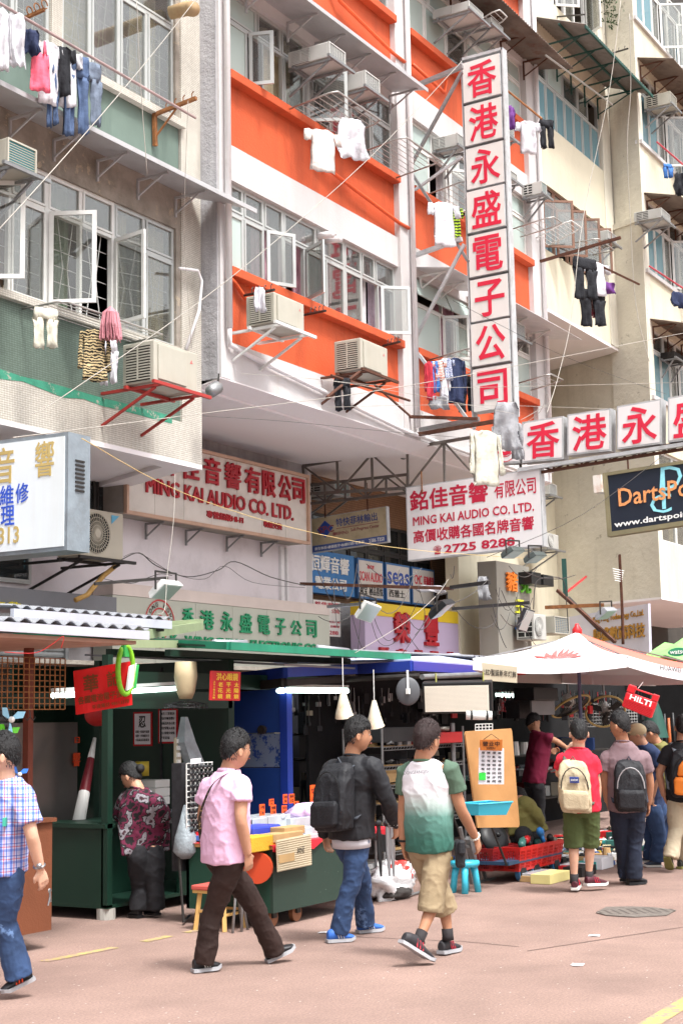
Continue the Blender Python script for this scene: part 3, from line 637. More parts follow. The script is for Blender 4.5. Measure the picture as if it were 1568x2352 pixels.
for(x,ch)in[(17.4,'銘')]+chX:
 wd=.44 if x<19.8 else.38
 s0=(x-wd/2-X0)/(X1-X0);qd.text(b,ch,s0,.08,s0+wd/(X1-X0),.43,.01,.035,.03)
b.build('characters',red_d,fs_)
b=B();ft(b,qd,'MING KAI AUDIO CO. LTD.',c('g',930,408),c('h',490,690),Y,.01,.03,.022)if 0 else qd.text(b,'MING KAI AUDIO CO. LTD.',.095,.50,.90,.70,.01,.025,.035)
qd.text(b,'專營超級HI-FI',.40,.775,.60,.87,.005,.02,.03);qd.text(b,'收購交換',.72,.77,.83,.86,.005,.02,.03);b.build('lettering',red_d,fs_)
brackets(fs_,[17.5,18.5,19.6,20.6],13.86,z0-.0,.35,.25,steel)
# green-lettered sign
X0,X1,z0,z1,Y=16.3,22.2,2.2,3.72,13.5
gs=thing('shop_sign','long pale metallic sign with green characters and a red ring emblem above the stalls','shop sign',(X0,Y,z0))
pm=mat('pale_metal_panel','#B9BAAE',.35,.25,var=.08,scale=.8)
for i in range(6):B().box((X0+(X1-X0)*i/6+.003,Y,z0),(X0+(X1-X0)*(i+1)/6-.003,Y+.35,z1-.18)).build('panel',pm,gs)
b=B();b.box((X0,Y-.01,z1-.175),(X1,Y+.35,z1));b.build('top_band',mat('pinkish_band','#CDBFB8',.6,var=.08),gs)
qd=FQ(X0,X1,z0,z1,Y);b=B()
for ch,p0,p1 in zip('香港永盛電子公司',[c('g',1228,1242),c('g',1345,1262),c('g',1485,1270),c('h',138,1282),c('h',262,1295),c('h',380,1315),c('h',482,1330),c('h',588,1328)],[c('g',1300,1385),c('g',1438,1398),c('g',1565,1410),c('h',218,1420),c('h',340,1430),c('h',446,1435),c('h',555,1437),c('h',656,1450)]):
 ft(b,qd,ch,p0,p1,Y,.002,.03,.025)
qd.text(b,'H. K.  WING SHING  ELECTRONIC CO.',.17,.455,.93,.555,.002,.03,.03)
b.build('lettering',green_l,gs)
cc_=onY(c('g',1078,1355),Y);b=B()
for r0,r1 in((.36,.335),(.24,.215),(.13,.03)):
 for k in range(32):
  a,a2=k*pi/16,(k+1)*pi/16
  b.add([(cc_.x+r0*cos(a),Y-.008,cc_.z+r0*sin(a)),(cc_.x+r0*cos(a2),Y-.008,cc_.z+r0*sin(a2)),(cc_.x+r1*cos(a2),Y-.008,cc_.z+r1*sin(a2)),(cc_.x+r1*cos(a),Y-.008,cc_.z+r1*sin(a))],[(3,2,1,0)])
for k,ch in enumerate('HONG KONG'):
 if ch==' ':continue
 a=pi*.9-k*.21*pi*.45/.9*1.0;vs_,fs2=letters(ch,.03);ux=V((sin(a),0,-cos(a)));uz=V((cos(a),0,sin(a)))
 o=V((cc_.x,Y-.008,cc_.z))+uz*.255;b.add([o+ux*(p.x-.3)*.09+uz*p.y*.09 for p in vs_],fs2)
b.build('emblem',mat('emblem_red','#B04040',.5,var=.05),gs)
# blue sign and its three white neighbours
Y=14.12
p0,p1=onY(c('h',565,855),Y),onY(c('h',918,1125),Y)
bs=thing('shop_sign','bright blue sign with white characters beside three blue-framed panels','shop sign',(p0.x,Y,4.1))
BX0,BX1,bz1,bz0=p0.x,p1.x,4.80,4.02
b=B();b.box((BX0,Y,bz0),(BX1,Y+.18,bz1));b.build('panel',mat('blue_sign_face','#2F76B5',.45,var=.06),bs)
qd=FQ(BX0,BX1,bz0,bz1,Y);b=B();qd.text(b,'恒輝音響',.13,.10,.88,.50,.002,.02,.03);qd.text(b,'電業公司',.22,.60,.82,.90,.002,.02,.03);b.build('lettering',white_l,bs)
b=B();b.box((BX0-.12,Y-.02,bz0-.1),(BX0-.01,Y+.18,bz1+.05));b.build('frame',rust,bs)
bw=mat('blue_border','#3F6FA8',.5)
for(xa,xb,tx,lb)in((940,1112,[('總代理',.36,.14,.62,.24,red_l),('SCAN AUDIO',.06,.32,.94,.56,red_l),('歐宝  極品喜悅',.08,.68,.95,.90,black_l)],'white blue-bordered panel with red letters, next to the bright blue sign'),(1128,1290,[('seas',.05,.22,.95,.55,blue_l),('西雅士',.1,.68,.75,.88,black_l)],'white blue-bordered panel with one bold dark blue word, middle of three'),(1303,1455,[('CMC',.1,.2,.42,.45,red_l),('華聯繼精',.5,.2,.95,.5,red_l)],'white blue-bordered panel with small red writing, rightmost of three')):
 a,d=onY(c('h',xa,930),Y),onY(c('h',xb,930),Y)
 t_=thing('shop_sign',lb,'shop sign',(a.x,Y,bz0));qd=FQ(a.x,d.x,bz0,bz1-.01,Y)
 b=B();qd.slab(b,0,0,1,1,-.15,-.004,1);qd.slab(b,.04,.05,.96,.95,-.004,0,0);b.build('panel',[sign_w,bw],t_)
 for body,x0,y0,x1,y1,m in tx:b=B();qd.text(b,body,x0,y0,x1,y1,.002,.004,.02);b.build('lettering',m,t_)
# small red-on-white sign, half hidden
Y=13.9
a,d=onY(c('h',640,1190),Y),onY(c('h',825,1445),Y)
t_=thing('shop_sign','narrow white sign with red characters squeezed behind the green-lettered sign','shop sign',(a.x,Y,d.z));qd=FQ(a.x,d.x,d.z,a.z,Y)
b=B();qd.slab(b,0,0,1,1,-.06,0);b.build('panel',sign_w,t_)
b=B();qd.text(b,'銘佳音響',.05,.04,.97,.16,.002,.004,.03);qd.text(b,'公司',.66,.22,.95,.34,.002,.004,.02);qd.text(b,'時至八時',.55,.55,.97,.62,.002,.004,.02);qd.text(b,'日照常',.62,.68,.95,.75,.002,.004,.02);qd.text(b,'8288',.45,.84,.9,.95,.002,.004,.03);b.build('lettering',crimson,t_)
# lavender sign
Y=13.45;X0,X1=23.35,27.3
ls=thing('shop_sign','lavender sign with raised red characters and a yellow band along its top','shop sign',(X0,Y,2.5))
b=B();b.box((X0,Y,2.62),(X1,Y+.3,3.62));b.build('panel',mat('lavender_panel','#BBA9C6',.5,var=.04),ls)
b=B();b.box((X0,Y-.01,3.62),(X1,Y+.3,3.86));b.box((X0,Y-.01,2.52),(X1,Y+.3,2.62));b.build('yellow_band',mat('yellow_panel','#D9B92A',.5,var=.05),ls)
qd=FQ(X0,X1,2.52,3.86,Y)
b=B()
for ch,p0,p1 in(('榮',c('h',1172,1272),c('h',1285,1490)),('豐',c('h',1380,1292),c('h',1474,1508)),('影',c('q',295,155),c('q',378,298)),('音',c('q',440,168),c('q',520,285)),('電',c('q',592,180),c('q',652,290)),('器',c('q',716,190),c('q',784,290)),('材',c('q',850,195),c('q',905,290))):ft(b,qd,ch,p0,p1,Y,.0,.06,.05)
b.build('characters',red_d,ls)
# SPC hanging sign
qd=QX(c('h',622,645),c('h',1132,560),c('h',632,878),c('h',1143,802),22.6)
t_=thing('hanging_sign','dirty cream hanging sign with a blue diamond and blue bottom strip','shop sign',qd.P(.5,0))
b=B();qd.slab(b,0,0,1,1,-.1,0,1);qd.slab(b,.01,.02,.99,.80,0,.004,0);qd.slab(b,.01,.80,.99,.98,0,.004,2);b.build('panel',[mat('dirty_cream_sign','#B9AB8C',.6,var=.12,scale=5,dirt='#7C6C52',damt=.5,dscale=4),frame_g,mat('faded_blue_strip','#4A5E98',.6,var=.15,scale=5)],t_)
b=B();b.add([qd.P(.08,.36,.006),qd.P(.19,.12,.006),qd.P(.30,.36,.006),qd.P(.19,.62,.006)],[(0,3,2,1)]);b.build('diamond',blue_l,t_)
b=B();qd.text(b,'特快菲林輸出',.34,.12,.88,.36,.006,.004,.02);b.build('lettering',mat('faded_blue_ink','#46558A',.6),t_)
b=B();qd.text(b,'SPC',.10,.28,.31,.48,.01,.004,.02);qd.text(b,'聯印中心',.29,.50,.50,.60,.006,.004,.02);qd.text(b,'Soft Prepress Center',.53,.46,.9,.58,.006,.004,.01);qd.slab(b,.34,.40,.9,.415,.004,.008);b.build('lettering',mat('faded_red_ink','#8C4A4E',.6),t_)
b=B();qd.text(b,'廣告執相•繪圖植字•絲網印刷•電路板',.04,.85,.70,.94,.006,.004,.01);qd.text(b,'2386 7350',.76,.84,.96,.95,.006,.004,.02);b.build('lettering',white_l,t_)
b=B();b.bar(qd.P(.2,.05),qd.P(.2,-.7),.02);b.bar(qd.P(.76,.05),qd.P(.76,-.75),.02);b.build('hanger',rust,t_)
# big left sign
qd=QX(c('g',-900,225),c('g',458,55),c('g',-900,985),c('g',450,855),11.6)
t_=thing('projecting_sign','big white sign box at the left edge with gold and blue characters','shop sign',qd.P(1,0))
b=B();qd.slab(b,0,0,1,1,-.36,-.01,1);qd.slab(b,0,.035,.985,.965,-.01,.0,0);b.build('box',[mat('blueish_sign_face','#DDE6EC',.35,var=.03,dirt='#B9B4A4',dscale=1,damt=.3,streak=True),mat('dented_grey_metal','#8C969E',.5,.4,var=.2,scale=4,bump=.3,bscale=12,dirt='#5E5650',damt=.4,dscale=3)],t_)
def gx(p,dn=0):
 P_=onX(p,11.6);return P_
def tq(b,body,p0,p1,X,o=.002,th=.004,bold=.02,sl=-.115):
 a,d=onX(p0,X),onX(p1,X);qq=Q((X,a.y,a.z),(X,d.y,a.z),(X,a.y,d.z),(X,d.y,d.z));qq.text(b,body,0,0,1,1,o,th,bold)
b=B();tq(b,'響',c('g',240,128),c('g',366,352),11.6);tq(b,'音',c('g',-45,175),c('g',98,400),11.6);tq(b,'9313',c('g',-60,712),c('g',130,808),11.6,bold=.03);b.build('lettering',gold_l,t_)
b=B();tq(b,'維',c('g',2,424),c('g',92,548),11.6);tq(b,'修',c('g',108,408),c('g',194,532),11.6);tq(b,'理',c('g',8,562),c('g',98,684),11.6);b.build('lettering',mat('sign_blue_bright','#3458C4',.5),t_)
b=B();e_=qd.P(1,0)
for k in range(8):b.box((e_.x+.12,e_.y-.012,e_.z-.30-k*.045),(e_.x+.26,e_.y-.001,e_.z-.28-k*.045))
b.build('vent',steel_d,t_)
# DartsPoint sign
qd=QX(c('i',1030,338),c('i',1900,200),c('i',1062,768),c('i',1900,640),XS)
t_=thing('hanging_sign','black sign with orange lettering over a cyan emblem, cut by the right edge','shop sign',qd.P(0,0))
b=B();qd.slab(b,0,0,1,1,-.14,0,1);qd.slab(b,.035,.05,.965,.93,.0,.004,0)
for x0,y0,x1,y1 in((0,0,1,.05),(0,.93,1,1),(0,.05,.035,.93),(.965,.05,1,.93)):qd.slab(b,x0,y0,x1,y1,0,.03,1)
b.build('panel',[mat('navy_sign_face','#1E2533',.4,var=.05),mat('gold_grey_frame','#8C8468',.5,.4,var=.15)],t_)
b=B();qd.text(b,'DartsPoint',.11,.28,.86,.56,.014,.006,.02);b.build('lettering',mat('flame_orange','#E39A62',.5,var=.3,scale=40),t_)
b=B();qd.text(b,'D',.44,.05,.62,.42,.006,.006,0,shear=.1);qd.text(b,'C',.36,.46,.53,.76,.006,.006,0);qd.slab(b,.455,.05,.485,.70,.004,.008);b.build('big_letter',mat('cyan_letter','#8FD6E6',.5,var=.2,scale=8),t_)
b=B();qd.text(b,'www.dartspoint.com',.06,.78,.88,.90,.006,.004,.03);b.build('lettering',white_l,t_)
b=B();qd.slab(b,-.07,.03,-.005,.30,-.1,.1);b.build('side_lamp',mat('rust_stained_white','#D9D4CC',.6,var=.1,dirt='#A86A3C',damt=.6,dscale=5),t_)
b=B();b.tube([qd.P(.2,0),qd.P(.2,-.16)],.015);b.build('hanger',rust,t_)
# grey box column sign with four coloured characters
Y=12.5
a,d=onY(c('i',305,928),Y),onY(c('i',545,1480),Y)
ps=thing('column_sign','tall grey box sign with orange, green, yellow and blue raised characters','shop sign',(a.x,Y,2.2))
b=B();b.box((a.x,Y,2.2),(d.x,Y+.42,a.z));b.build('box',mat('grey_sign_box','#8F8C84',.5,.1,var=.06,scale=2),ps)
qd=FQ(a.x,d.x,2.2,a.z,Y)
for ch,p0,p1,col in(('豬',c('i',362,998),c('i',437,1142),'#E07A2A'),('兜',c('i',458,1010),c('i',528,1155),'#6CC23A'),('王',c('i',425,1190),c('i',480,1288),'#D8D83A'),('子',c('i',425,1328),c('i',492,1452),'#2E7AD0')):
 b=B();ft(b,qd,ch,p0,p1,Y,.02,.045,.03);b.build('character',mat('raised_'+ch,col,.4,var=.05),ps)
# lilac sign on the bare side wall
def onSide(p,off=.0):n_=V((-1,sl_,0)).normalized();return onP(p,V((xr0,YR,5))+n_*off,n_)
qd=Q(onSide(c('i',790,1310),.12),onSide(c('i',1332,1218),.12),onSide(c('i',790,1600),.12),onSide(c('i',1342,1560),.12))
t_=thing('shop_sign','pale lilac sign with tarnished gold letters on the stained side wall','shop sign',qd.P(0,0))
b=B();qd.slab(b,0,0,1,1,-.08,0);b.build('panel',mat('lilac_panel','#C3C2D2',.5,var=.05),t_)
b=B();qd.text(b,'King Ming Technology Co.,Ltd.',.33,.10,.95,.26,.004,.02,.02);qd.text(b,'興盛數碼科技',.33,.36,.96,.66,.004,.03,.04);b.build('lettering',mat('tarnished_gold','#A57A34',.4,.3,var=.2),t_)
# grey fascia with yellow characters at the far left
Y=13.3
fa=thing('shop_sign','grey fascia with yellow characters above the corrugated roof, far left','shop sign',(16,Y,3.4))
b=B();b.box((8,Y,2.9),(16.15,Y+.4,3.48));b.build('panel',mat('grey_fascia','#75757A',.6,var=.08),fa)
qd=FQ(8,16.15,2.9,3.48,Y);b=B();ft(b,qd,'餐',c('g',-40,1205),c('g',25,1262),Y,.0,.04,.03);ft(b,qd,'飲',c('g',45,1205),c('g',130,1262),Y,.0,.04,.03);b.build('characters',mat('yellow_letter','#E0CF20',.5),fa)
# ================================================================== air conditioners
ac_body=mat('ac_cream_metal','#ABA89C',.5,.05,var=.06,scale=3,dirt='#9A9280',damt=.35,dscale=3,streak=True)
ac_white=mat('ac_white_metal','#B9B9B5',.45,.05,var=.05,dirt='#9A958C',damt=.3,dscale=3,streak=True)
dark_in=mat('painted_gap_shade','#20201F',.8)  # near-black: the shade behind louvres and fan guards is put into colour
def ac(label,pA,pB,Yf,d,style='split',body=ac_white,br=steel,front=None,teal=None,wallY=None,n=13,rail=True):
 a,e=onY(pA,Yf),onY(pB,Yf);x0,x1,z1,z0=a.x,e.x,a.z,e.z
 t_=thing('air_conditioner',label,'air conditioner',(x0,Yf,z0))
 b=B();b.box((x0,Yf,z0),(x1,Yf+d,z1));b.build('casing',body,t_,bevel=.015)
# louvres on the side turned to the street corner
 sx0=x0-.006;yb=Yf+d*.88;ya=Yf+d*(.45 if style=='window'else.12)
 b=B();b.box((sx0,ya,z0+.06*(z1-z0)),(x0+.001,yb,z1-.08*(z1-z0)));b.build('louvre_shade_plate',dark_in,t_)  # flat plate on the casing, painted as the shade between slats
 k=n;zz=[z0+(z1-z0)*(.10+.80*i/(k-1))for i in range(k)]
 first=None
 for i,z in enumerate(zz):
  if first is None:
   b=B();b.box((sx0-.012,ya,z-.008),(sx0+.002,yb,z+.008));first=b.build('louvre_slat',body,t_)
  else:
   share(first,[(0,0,z-zz[0])],t_)
 b=B();ym=(ya+yb)/2;b.box((sx0-.014,ym-.01,z0+.05),(sx0-.001,ym+.01,z1-.05));b.build('louvre_post',body,t_)
 w_,h_=x1-x0,z1-z0
 if style=='split':
  b=B();b.box((x0+w_*.08,Yf-.02,z0+h_*.08),(x0+w_*.72,Yf-.001,z1-h_*.07));b.build('front_panel',front or body,t_,bevel=.012)
  bb=B();s_=h_*.055;cx,cz=x0+w_*.85,z1-h_*.27
  for an in(90,210,330):
   u_=V((cos(radians(an)),0,sin(radians(an))));p_=V((-u_.z,0,u_.x));o=V((cx,Yf-.004,cz))
   bb.add([o,o+u_*s_*.55+p_*s_*.33,o+u_*s_*1.1,o+u_*s_*.55-p_*s_*.33],[(0,1,2,3)])
  bb.build('emblem',red_l,t_)
 elif style=='window':
  b=B();b.box((x0+w_*.05,Yf-.012,z0+h_*.07),(x1-w_*.05,Yf-.001,z1-h_*.07));b.build('front_grille',mat('teal_grille','#2E7F86',.5,var=.2)if teal else mat('grey_condenser','#7D8A92',.5,.4,var=.2),t_)
  b=B()
  for i in range(1,9):z=z0+h_*(.07+.86*i/9);b.box((x0+w_*.05,Yf-.02,z-.004),(x1-w_*.05,Yf-.010,z+.004))
  if not teal:
   for i in range(1,6):x=x0+w_*(.05+.9*i/6);b.box((x-.004,Yf-.022,z0+h_*.07),(x+.004,Yf-.008,z1-h_*.07))
  b.build('grille_bars',body,t_)
  b=B()
  for q_ in(((x0,Yf-.03,z0),(x1,Yf,z0+h_*.07)),((x0,Yf-.03,z1-h_*.07),(x1,Yf,z1)),((x0,Yf-.03,z0+h_*.07),(x0+w_*.05,Yf,z1-h_*.07)),((x1-w_*.05,Yf-.03,z0+h_*.07),(x1,Yf,z1-h_*.07))):b.box(*q_)
  b.build('front_frame',body,t_)
 elif style=='fan':
  cx,cz,r_=x0+w_*.36,(z0+z1)/2,min(w_*.33,h_*.42)
  b=B();b.tube([(cx,Yf-.004,cz),(cx,Yf-.002,cz)],r_,28);b.build('fan_opening',dark_in,t_)  # flat dark disc painted as the shade inside the fan
  b=B();b.tube([(cx,Yf-.03,cz),(cx,Yf-.01,cz)],r_*.22,14)
  for j in range(36):
   an=j*pi/18;p1=V((cx+cos(an)*r_*.2,Yf-.02,cz+sin(an)*r_*.2));p2=V((cx+cos(an+.5)*r_,Yf-.016,cz+sin(an+.5)*r_));b.bar(p1,p2,.008,.006)
  for rr in(.4,.6,.8,1.0):
   b.tube([(cx+cos(q_*pi/14)*r_*rr,Yf-.02,cz+sin(q_*pi/14)*r_*rr)for q_ in range(29)],.005,4,False)
  b.build('fan_guard',body,t_)
 if rail:
  wy=wallY or YO;b=B();zb_=z0-.02
  for x in(x0+w_*.06,x1-w_*.06):
   b.box((x-.02,Yf-.08,zb_-.035),(x+.02,wy,zb_));b.bar((x,Yf+.02,zb_-.04),(x,wy,zb_-.42),.03)
  b.box((x0-.12,Yf-.1,zb_-.03),(x1+.16,Yf-.06,zb_+.01));b.box((x0-.05,Yf+d*.8,zb_-.03),(x1+.05,Yf+d*.8+.04,zb_+.01));b.build('bracket',br,t_)
 return t_
ac('boxy cream air conditioner on a red steel frame, lowest on the green tiled building',c('d',1040,815),c('d',1335,1185),YL-.85,.48,'split',ac_body,red_steel,wallY=YL)
ac('cream air conditioner with white cloth hung beside it, left one on the lowest orange panel',c('e',375,492),c('e',580,778),YO-.75,.46,'split',ac_body,alu_w)
ac('cream air conditioner on a rusty bracket, right one on the lowest orange panel',c('e',958,802),c('e',1145,1085),YO-.75,.46,'split',ac_body,rust)
ac('window air conditioner with a teal grille and orange sticker, cut by the left edge',c('a',40,925),c('a',235,1190),YL-.6,.55,'window',ac_body,steel,teal=1,wallY=YL,n=10)
ac('white window air conditioner above the drying rack, upper left of the pair',c('b',735,275),c('b',848,460),YO-.7,.7,'window',n=9)
ac('white window air conditioner above the drying rack, lower right of the pair',c('b',978,470),c('b',1080,655),YO-.7,.7,'window',n=9)
ac('large pale blue-fronted air conditioner at the top above the tall vertical sign',c('c',110,0),c('c',210,150),YO-.7,.7,'window',n=8)
ac('small white air conditioner just above the top box of the vertical sign',c('c',262,112),c('c',345,240),YO-.6,.6,'window',n=7)
ac('air conditioner on the white lintel left of the vertical sign, beside the open top sashes',c('c',35,895),c('c',92,1020),YO-.4,.5,'window',n=8)
ac('white air conditioner half hidden behind the second box of the vertical sign',c('c',362,780),c('c',420,950),YO-.55,.5,'window',n=7)
ac('flat grey-grilled air conditioner right of the third box of the vertical sign',c('c',383,1140),c('c',441,1240),YO-.35,.3,'window',n=5)
ac('grey-fronted air conditioner right of the seventh box of the vertical sign',c('f',422,690),c('f',494,830),YO-.4,.4,'window',n=5)
ac('narrow dark-louvred air conditioner on the white corner pillar above the weathered wall',c('f',625,950),c('f',662,1050),12.2,.4,'window',n=5,wallY=13.4)
ac('cream air conditioner under the upper brown awning at the right edge',c('c',1470,612),c('c',1520,745),YR-.6,.6,'window',ac_body,n=6,wallY=YR)
ac('white air conditioner under the middle corrugated awning at the right edge',c('c',1410,1400),c('c',1476,1520),YR-.6,.6,'window',n=6,wallY=YR)
ac('dark-fronted air conditioner deep under the lowest awning at the right edge',c('f',1500,895),c('f',1568,975),YR-.3,.3,'window',steel_d,n=5,wallY=YR)
ac('white air conditioner beside the drying racks on the cream building',c('f',1050,75),c('f',1112,185),YP-.5,.5,'window',n=6,wallY=YP)
ac('small teal-trimmed air conditioner at the left end of the cream building',c('c',603,1220),c('c',641,1330),YP-.4,.4,'window',n=5,teal=1,wallY=YP)
ac('grey window air conditioner high on the cream wall right of the hanging white sign',c('i',655,402),c('i',710,495),12.75,.5,'window',n=5,wallY=13.4)
ac('white round-fan outdoor unit low on the cream wall right of the hanging white sign',c('i',640,735),c('i',730,858),12.7,.4,'fan',n=5,wallY=13.4)
ac('white round-fan outdoor unit right of the grey column sign',c('i',560,1285),c('i',648,1468),12.0,.4,'fan',n=5,rail=False)
ac('big grey outdoor unit with a mesh front right of the round-fan unit',c('i',690,1300),c('i',795,1430),11.9,.6,'window',ac_body,n=9,rail=False)
t_=ac('beige outdoor unit with a large fan and blue sticker under the left overhang',c('g',545,565),c('g',832,928),12.75,.4,'fan',mat('ac_beige','#B9B1A0',.5,.05,var=.05),steel_d,wallY=13.8)
q1,q2=onY(c('g',752,620),12.745),onY(c('g',805,690),12.745)
b=B();b.add([(q1.x,12.742,q1.z),(q2.x,12.742,q1.z),(q1.x,12.742,q2.z)],[(0,2,1)]);b.build('blue_sticker',mat('sky_blue_sticker','#5FA8C8',.5),t_)
ac('teal-grilled window air conditioner in the shade behind the steel truss',c('h',770,392),c('h',880,500),13.6,.6,'window',n=5,teal=1,wallY=14.3)
# ================================================================== laundry
def cloth(name,col,**k):return mat(name,col,.9,var=.1,scale=8,bump=.8,bscale=15,**k)
fab=dict(white=cloth('white_cotton','#C9C8CE'),offwhite=cloth('off_white_cotton','#D5CCC6'),pink=cloth('pink_cotton','#E8677E'),rose=cloth('rose_cloth','#C98A94'),black=cloth('black_cotton','#1B1C22'),navy=cloth('navy_cotton','#252E4C'),denim=cloth('denim','#4A5C7C'),denim2=cloth('grey_denim','#6A7586'),red=cloth('red_cotton','#A82A3A'),blue=cloth('blue_cotton','#3F6FB0'),yellow=cloth('yellow_cotton','#D8CC3A'),grey=cloth('grey_cotton','#8F9094'),dirty=cloth('dirty_white_cotton','#C4C1B2'),purple=cloth('purple_cotton','#6A3A80'),teal=cloth('teal_cotton','#3F8F8A'),lime=cloth('lime_cotton','#A8C83A'))
def stripes(name,c1,c2,sc_,dirn='Z',dist=0):
 m=mat(name,c1,.9,var=0,bump=.3,bscale=45);N,L,b=nodes_of(m)
 g=N.new('ShaderNodeTexCoord');wv=N.new('ShaderNodeTexWave');wv.bands_direction=dirn;wv.inputs['Scale'].default_value=sc_;wv.inputs['Distortion'].default_value=dist;wv.inputs['Detail'].default_value=2;wv.inputs['Detail Scale'].default_value=2
 L.new(g.outputs['Object'],wv.inputs['Vector']);r=N.new('ShaderNodeValToRGB');r.color_ramp.elements[0].color=lin(c1);r.color_ramp.elements[1].color=lin(c2);r.color_ramp.elements[0].position=.45;r.color_ramp.elements[1].position=.55
 L.new(wv.outputs['Color'],r.inputs[0]);L.new(r.outputs[0],b.inputs['Base Color']);return m
fab['zebra']=stripes('zebra_print','#14120E','#B9A67E',9,'Z',5);fab['striped']=stripes('orange_stripe','#D8D4D0','#C4543A',12);fab['patterned']=stripes('blue_pattern','#C9CCD6','#4A5C8C',14,'Z',6);fab['floral']=stripes('floral_print','#8C3A48','#C9B0A8',7,'X',9);fab['bw']=stripes('black_lime_stripe','#1B1C22','#A8C83A',6)
def drape(b,o,ux,rows,th=.03,seed=0,nc=10,fold=.019,curve=0):
 """closed hanging cloth: rows of (down, left, right) metres from o, ux along the line"""
 uz=V((0,0,-1));un=ux.cross(V((0,0,1))).normalized();fr,bk=[],[];top=rows[0][0];H=rows[-1][0]-top
 rr=[]
 for i in range(len(rows)-1):
  a,d=rows[i],rows[i+1];k=max(1,int((d[0]-a[0])/.06))
  for j in range(k):f_=j/k;rr.append([a[q_]*(1-f_)+d[q_]*f_ for q_ in range(3)])
 rr.append(list(rows[-1]))
 rings=[]
 for(dn,l,r_)in rr:
  f_=(dn-top)/max(H,.01);ring=[]
  for side in(1,-1):
   for j in range(nc+1):
    s_=j/nc if side==1 else 1-j/nc
    if side==-1 and(j==0 or j==nc):continue
    x=l+(r_-l)*s_;edge=sin(pi*s_)
    w1=fold*(.4+.9*f_)*(1-2*abs(sin(s_*9+seed+f_*1.2+.4*sin(f_*6+seed))))+fold*.7*sin(s_*8+seed*2-f_*4)+fold*.5*sin(f_*13+s_*5+seed)
    ring.append(o+ux*x+uz*(dn+.01*sin(s_*9+seed)*f_)+un*(side*th*edge*(.5+.5*f_)+w1+curve*f_*f_))
  rings.append(ring)
 b.loft(rings,True)
def garment(kind,label,m,p,wpx,hpx,Y,name=None,cat=None,az=0,seed=None,group=None):
 o=onY(p,Y);s_=proj(o)[2]/CF;seed=random.random()*9 if seed is None else seed
 ux=V((cos(radians(az)),-sin(radians(az)),0))
# apparent width of a cloth in direction ux
 du=abs(ux.dot(_r));W=wpx*s_/max(du,.35);H=hpx*s_;W*=1.3
 b=B();nm,ct=kind,kind
 if kind=='tee':
  drape(b,o,ux,[(0,-W*.16,W*.16),(H*.06,-W*.32,W*.32),(H*.2,-W*.30,W*.30),(H,-W*.33,W*.33)],.022,seed)
  for sg in(-1,1):drape(b,o+ux*sg*W*.28,(ux*sg*.62+V((0,0,-.78))*-.0).normalized(),[(H*.05,0,W*.2),(H*.32,W*.04,W*.24)],.014,seed+sg,6)
  nm='t_shirt';ct='shirt'
 elif kind=='shirt':
  drape(b,o,ux,[(0,-W*.12,W*.12),(H*.07,-W*.34,W*.34),(H*.3,-W*.32,W*.32),(H,-W*.36,W*.36)],.024,seed)
  for sg in(-1,1):drape(b,o+ux*sg*W*.33,ux*sg,[(H*.07,0,W*.1),(H*.8,W*.02,W*.17)],.016,seed+sg,6)
  nm='shirt';ct='shirt'
 elif kind=='tank':
  drape(b,o,ux,[(H*.25,-W*.4,W*.4),(H,-W*.5,W*.5)],.016,seed)
  for sg in(-1,1):drape(b,o+ux*sg*W*.22,ux,[(0,-W*.06,W*.06),(H*.27,-W*.1,W*.1)],.01,seed,4)
  nm='tank_top';ct='shirt'
 elif kind=='trousers':
  drape(b,o,ux,[(0,-W*.42,W*.42),(H*.28,-W*.46,W*.46)],.022,seed)
  for sg in(-1,1):drape(b,o+ux*sg*W*.24,ux,[(H*.26,-W*.23,W*.23),(H*.6,-W*.19,W*.19),(H*(1-.05*(sg>0)),-W*.2,W*.2)],.022,seed+sg*2,8)
  nm='trousers';ct='trousers'
 else:
  drape(b,o,ux,[(0,-W*.30,W*.30),(H*.15,-W*.4,W*.42),(H*.6,-W*.5,W*.38),(H,-W*.36,W*.5)],.008,seed,12,.03)
  nm='cloth';ct='cloth'
 return one(b,name or nm,label,cat or ct,m,True,group)
# bamboo pole of laundry at top left
yp=YL-.75
pl=[onY(q_,yp)for q_ in((-60,-28),(449,270))]
one(B().tube([pl[0],pl[0].lerp(pl[1],.5),pl[1]],.018,8),'drying_pole','long pinkish pole of laundry along the top of the green building','pole',mat('pink_brown_pole','#A08A88',.6,var=.25,scale=4))
for k_,x_,y_,w_,h_,m_,lb in(('shirt',6,18,34,150,'white','white shirt hanging leftmost on the top-left pole'),('cloth',38,30,36,128,'white','bunched white sheet second from the left on the top-left pole'),('cloth',72,66,34,60,'navy','small navy garment bundled left of the pink top'),('tank',93,92,34,122,'pink','pink strappy top hanging on the top-left pole'),('tee',112,95,46,150,'white','white T-shirt hanging just behind the pink top'),('tee',142,106,48,118,'black','black T-shirt hanging between white shirt and jeans'),('tee',152,114,56,138,'white','white T-shirt half hidden behind the black one'),('trousers',176,126,46,196,'denim','blue jeans hanging with flared legs at the top left'),('trousers',206,142,42,156,'denim2','grey-blue jeans, last garment on the top-left pole'),('trousers',122,120,22,180,'denim','pair of blue jeans mostly hidden behind the T-shirts')):
 o_=onY((x_,y_),yp);f_=(o_.x-pl[0].x)/(pl[1].x-pl[0].x);
 garment(k_,lb,fab[m_],(x_,y_),w_,h_,yp+(.03 if 'behind'in lb else-.03),az=random.uniform(20,50))
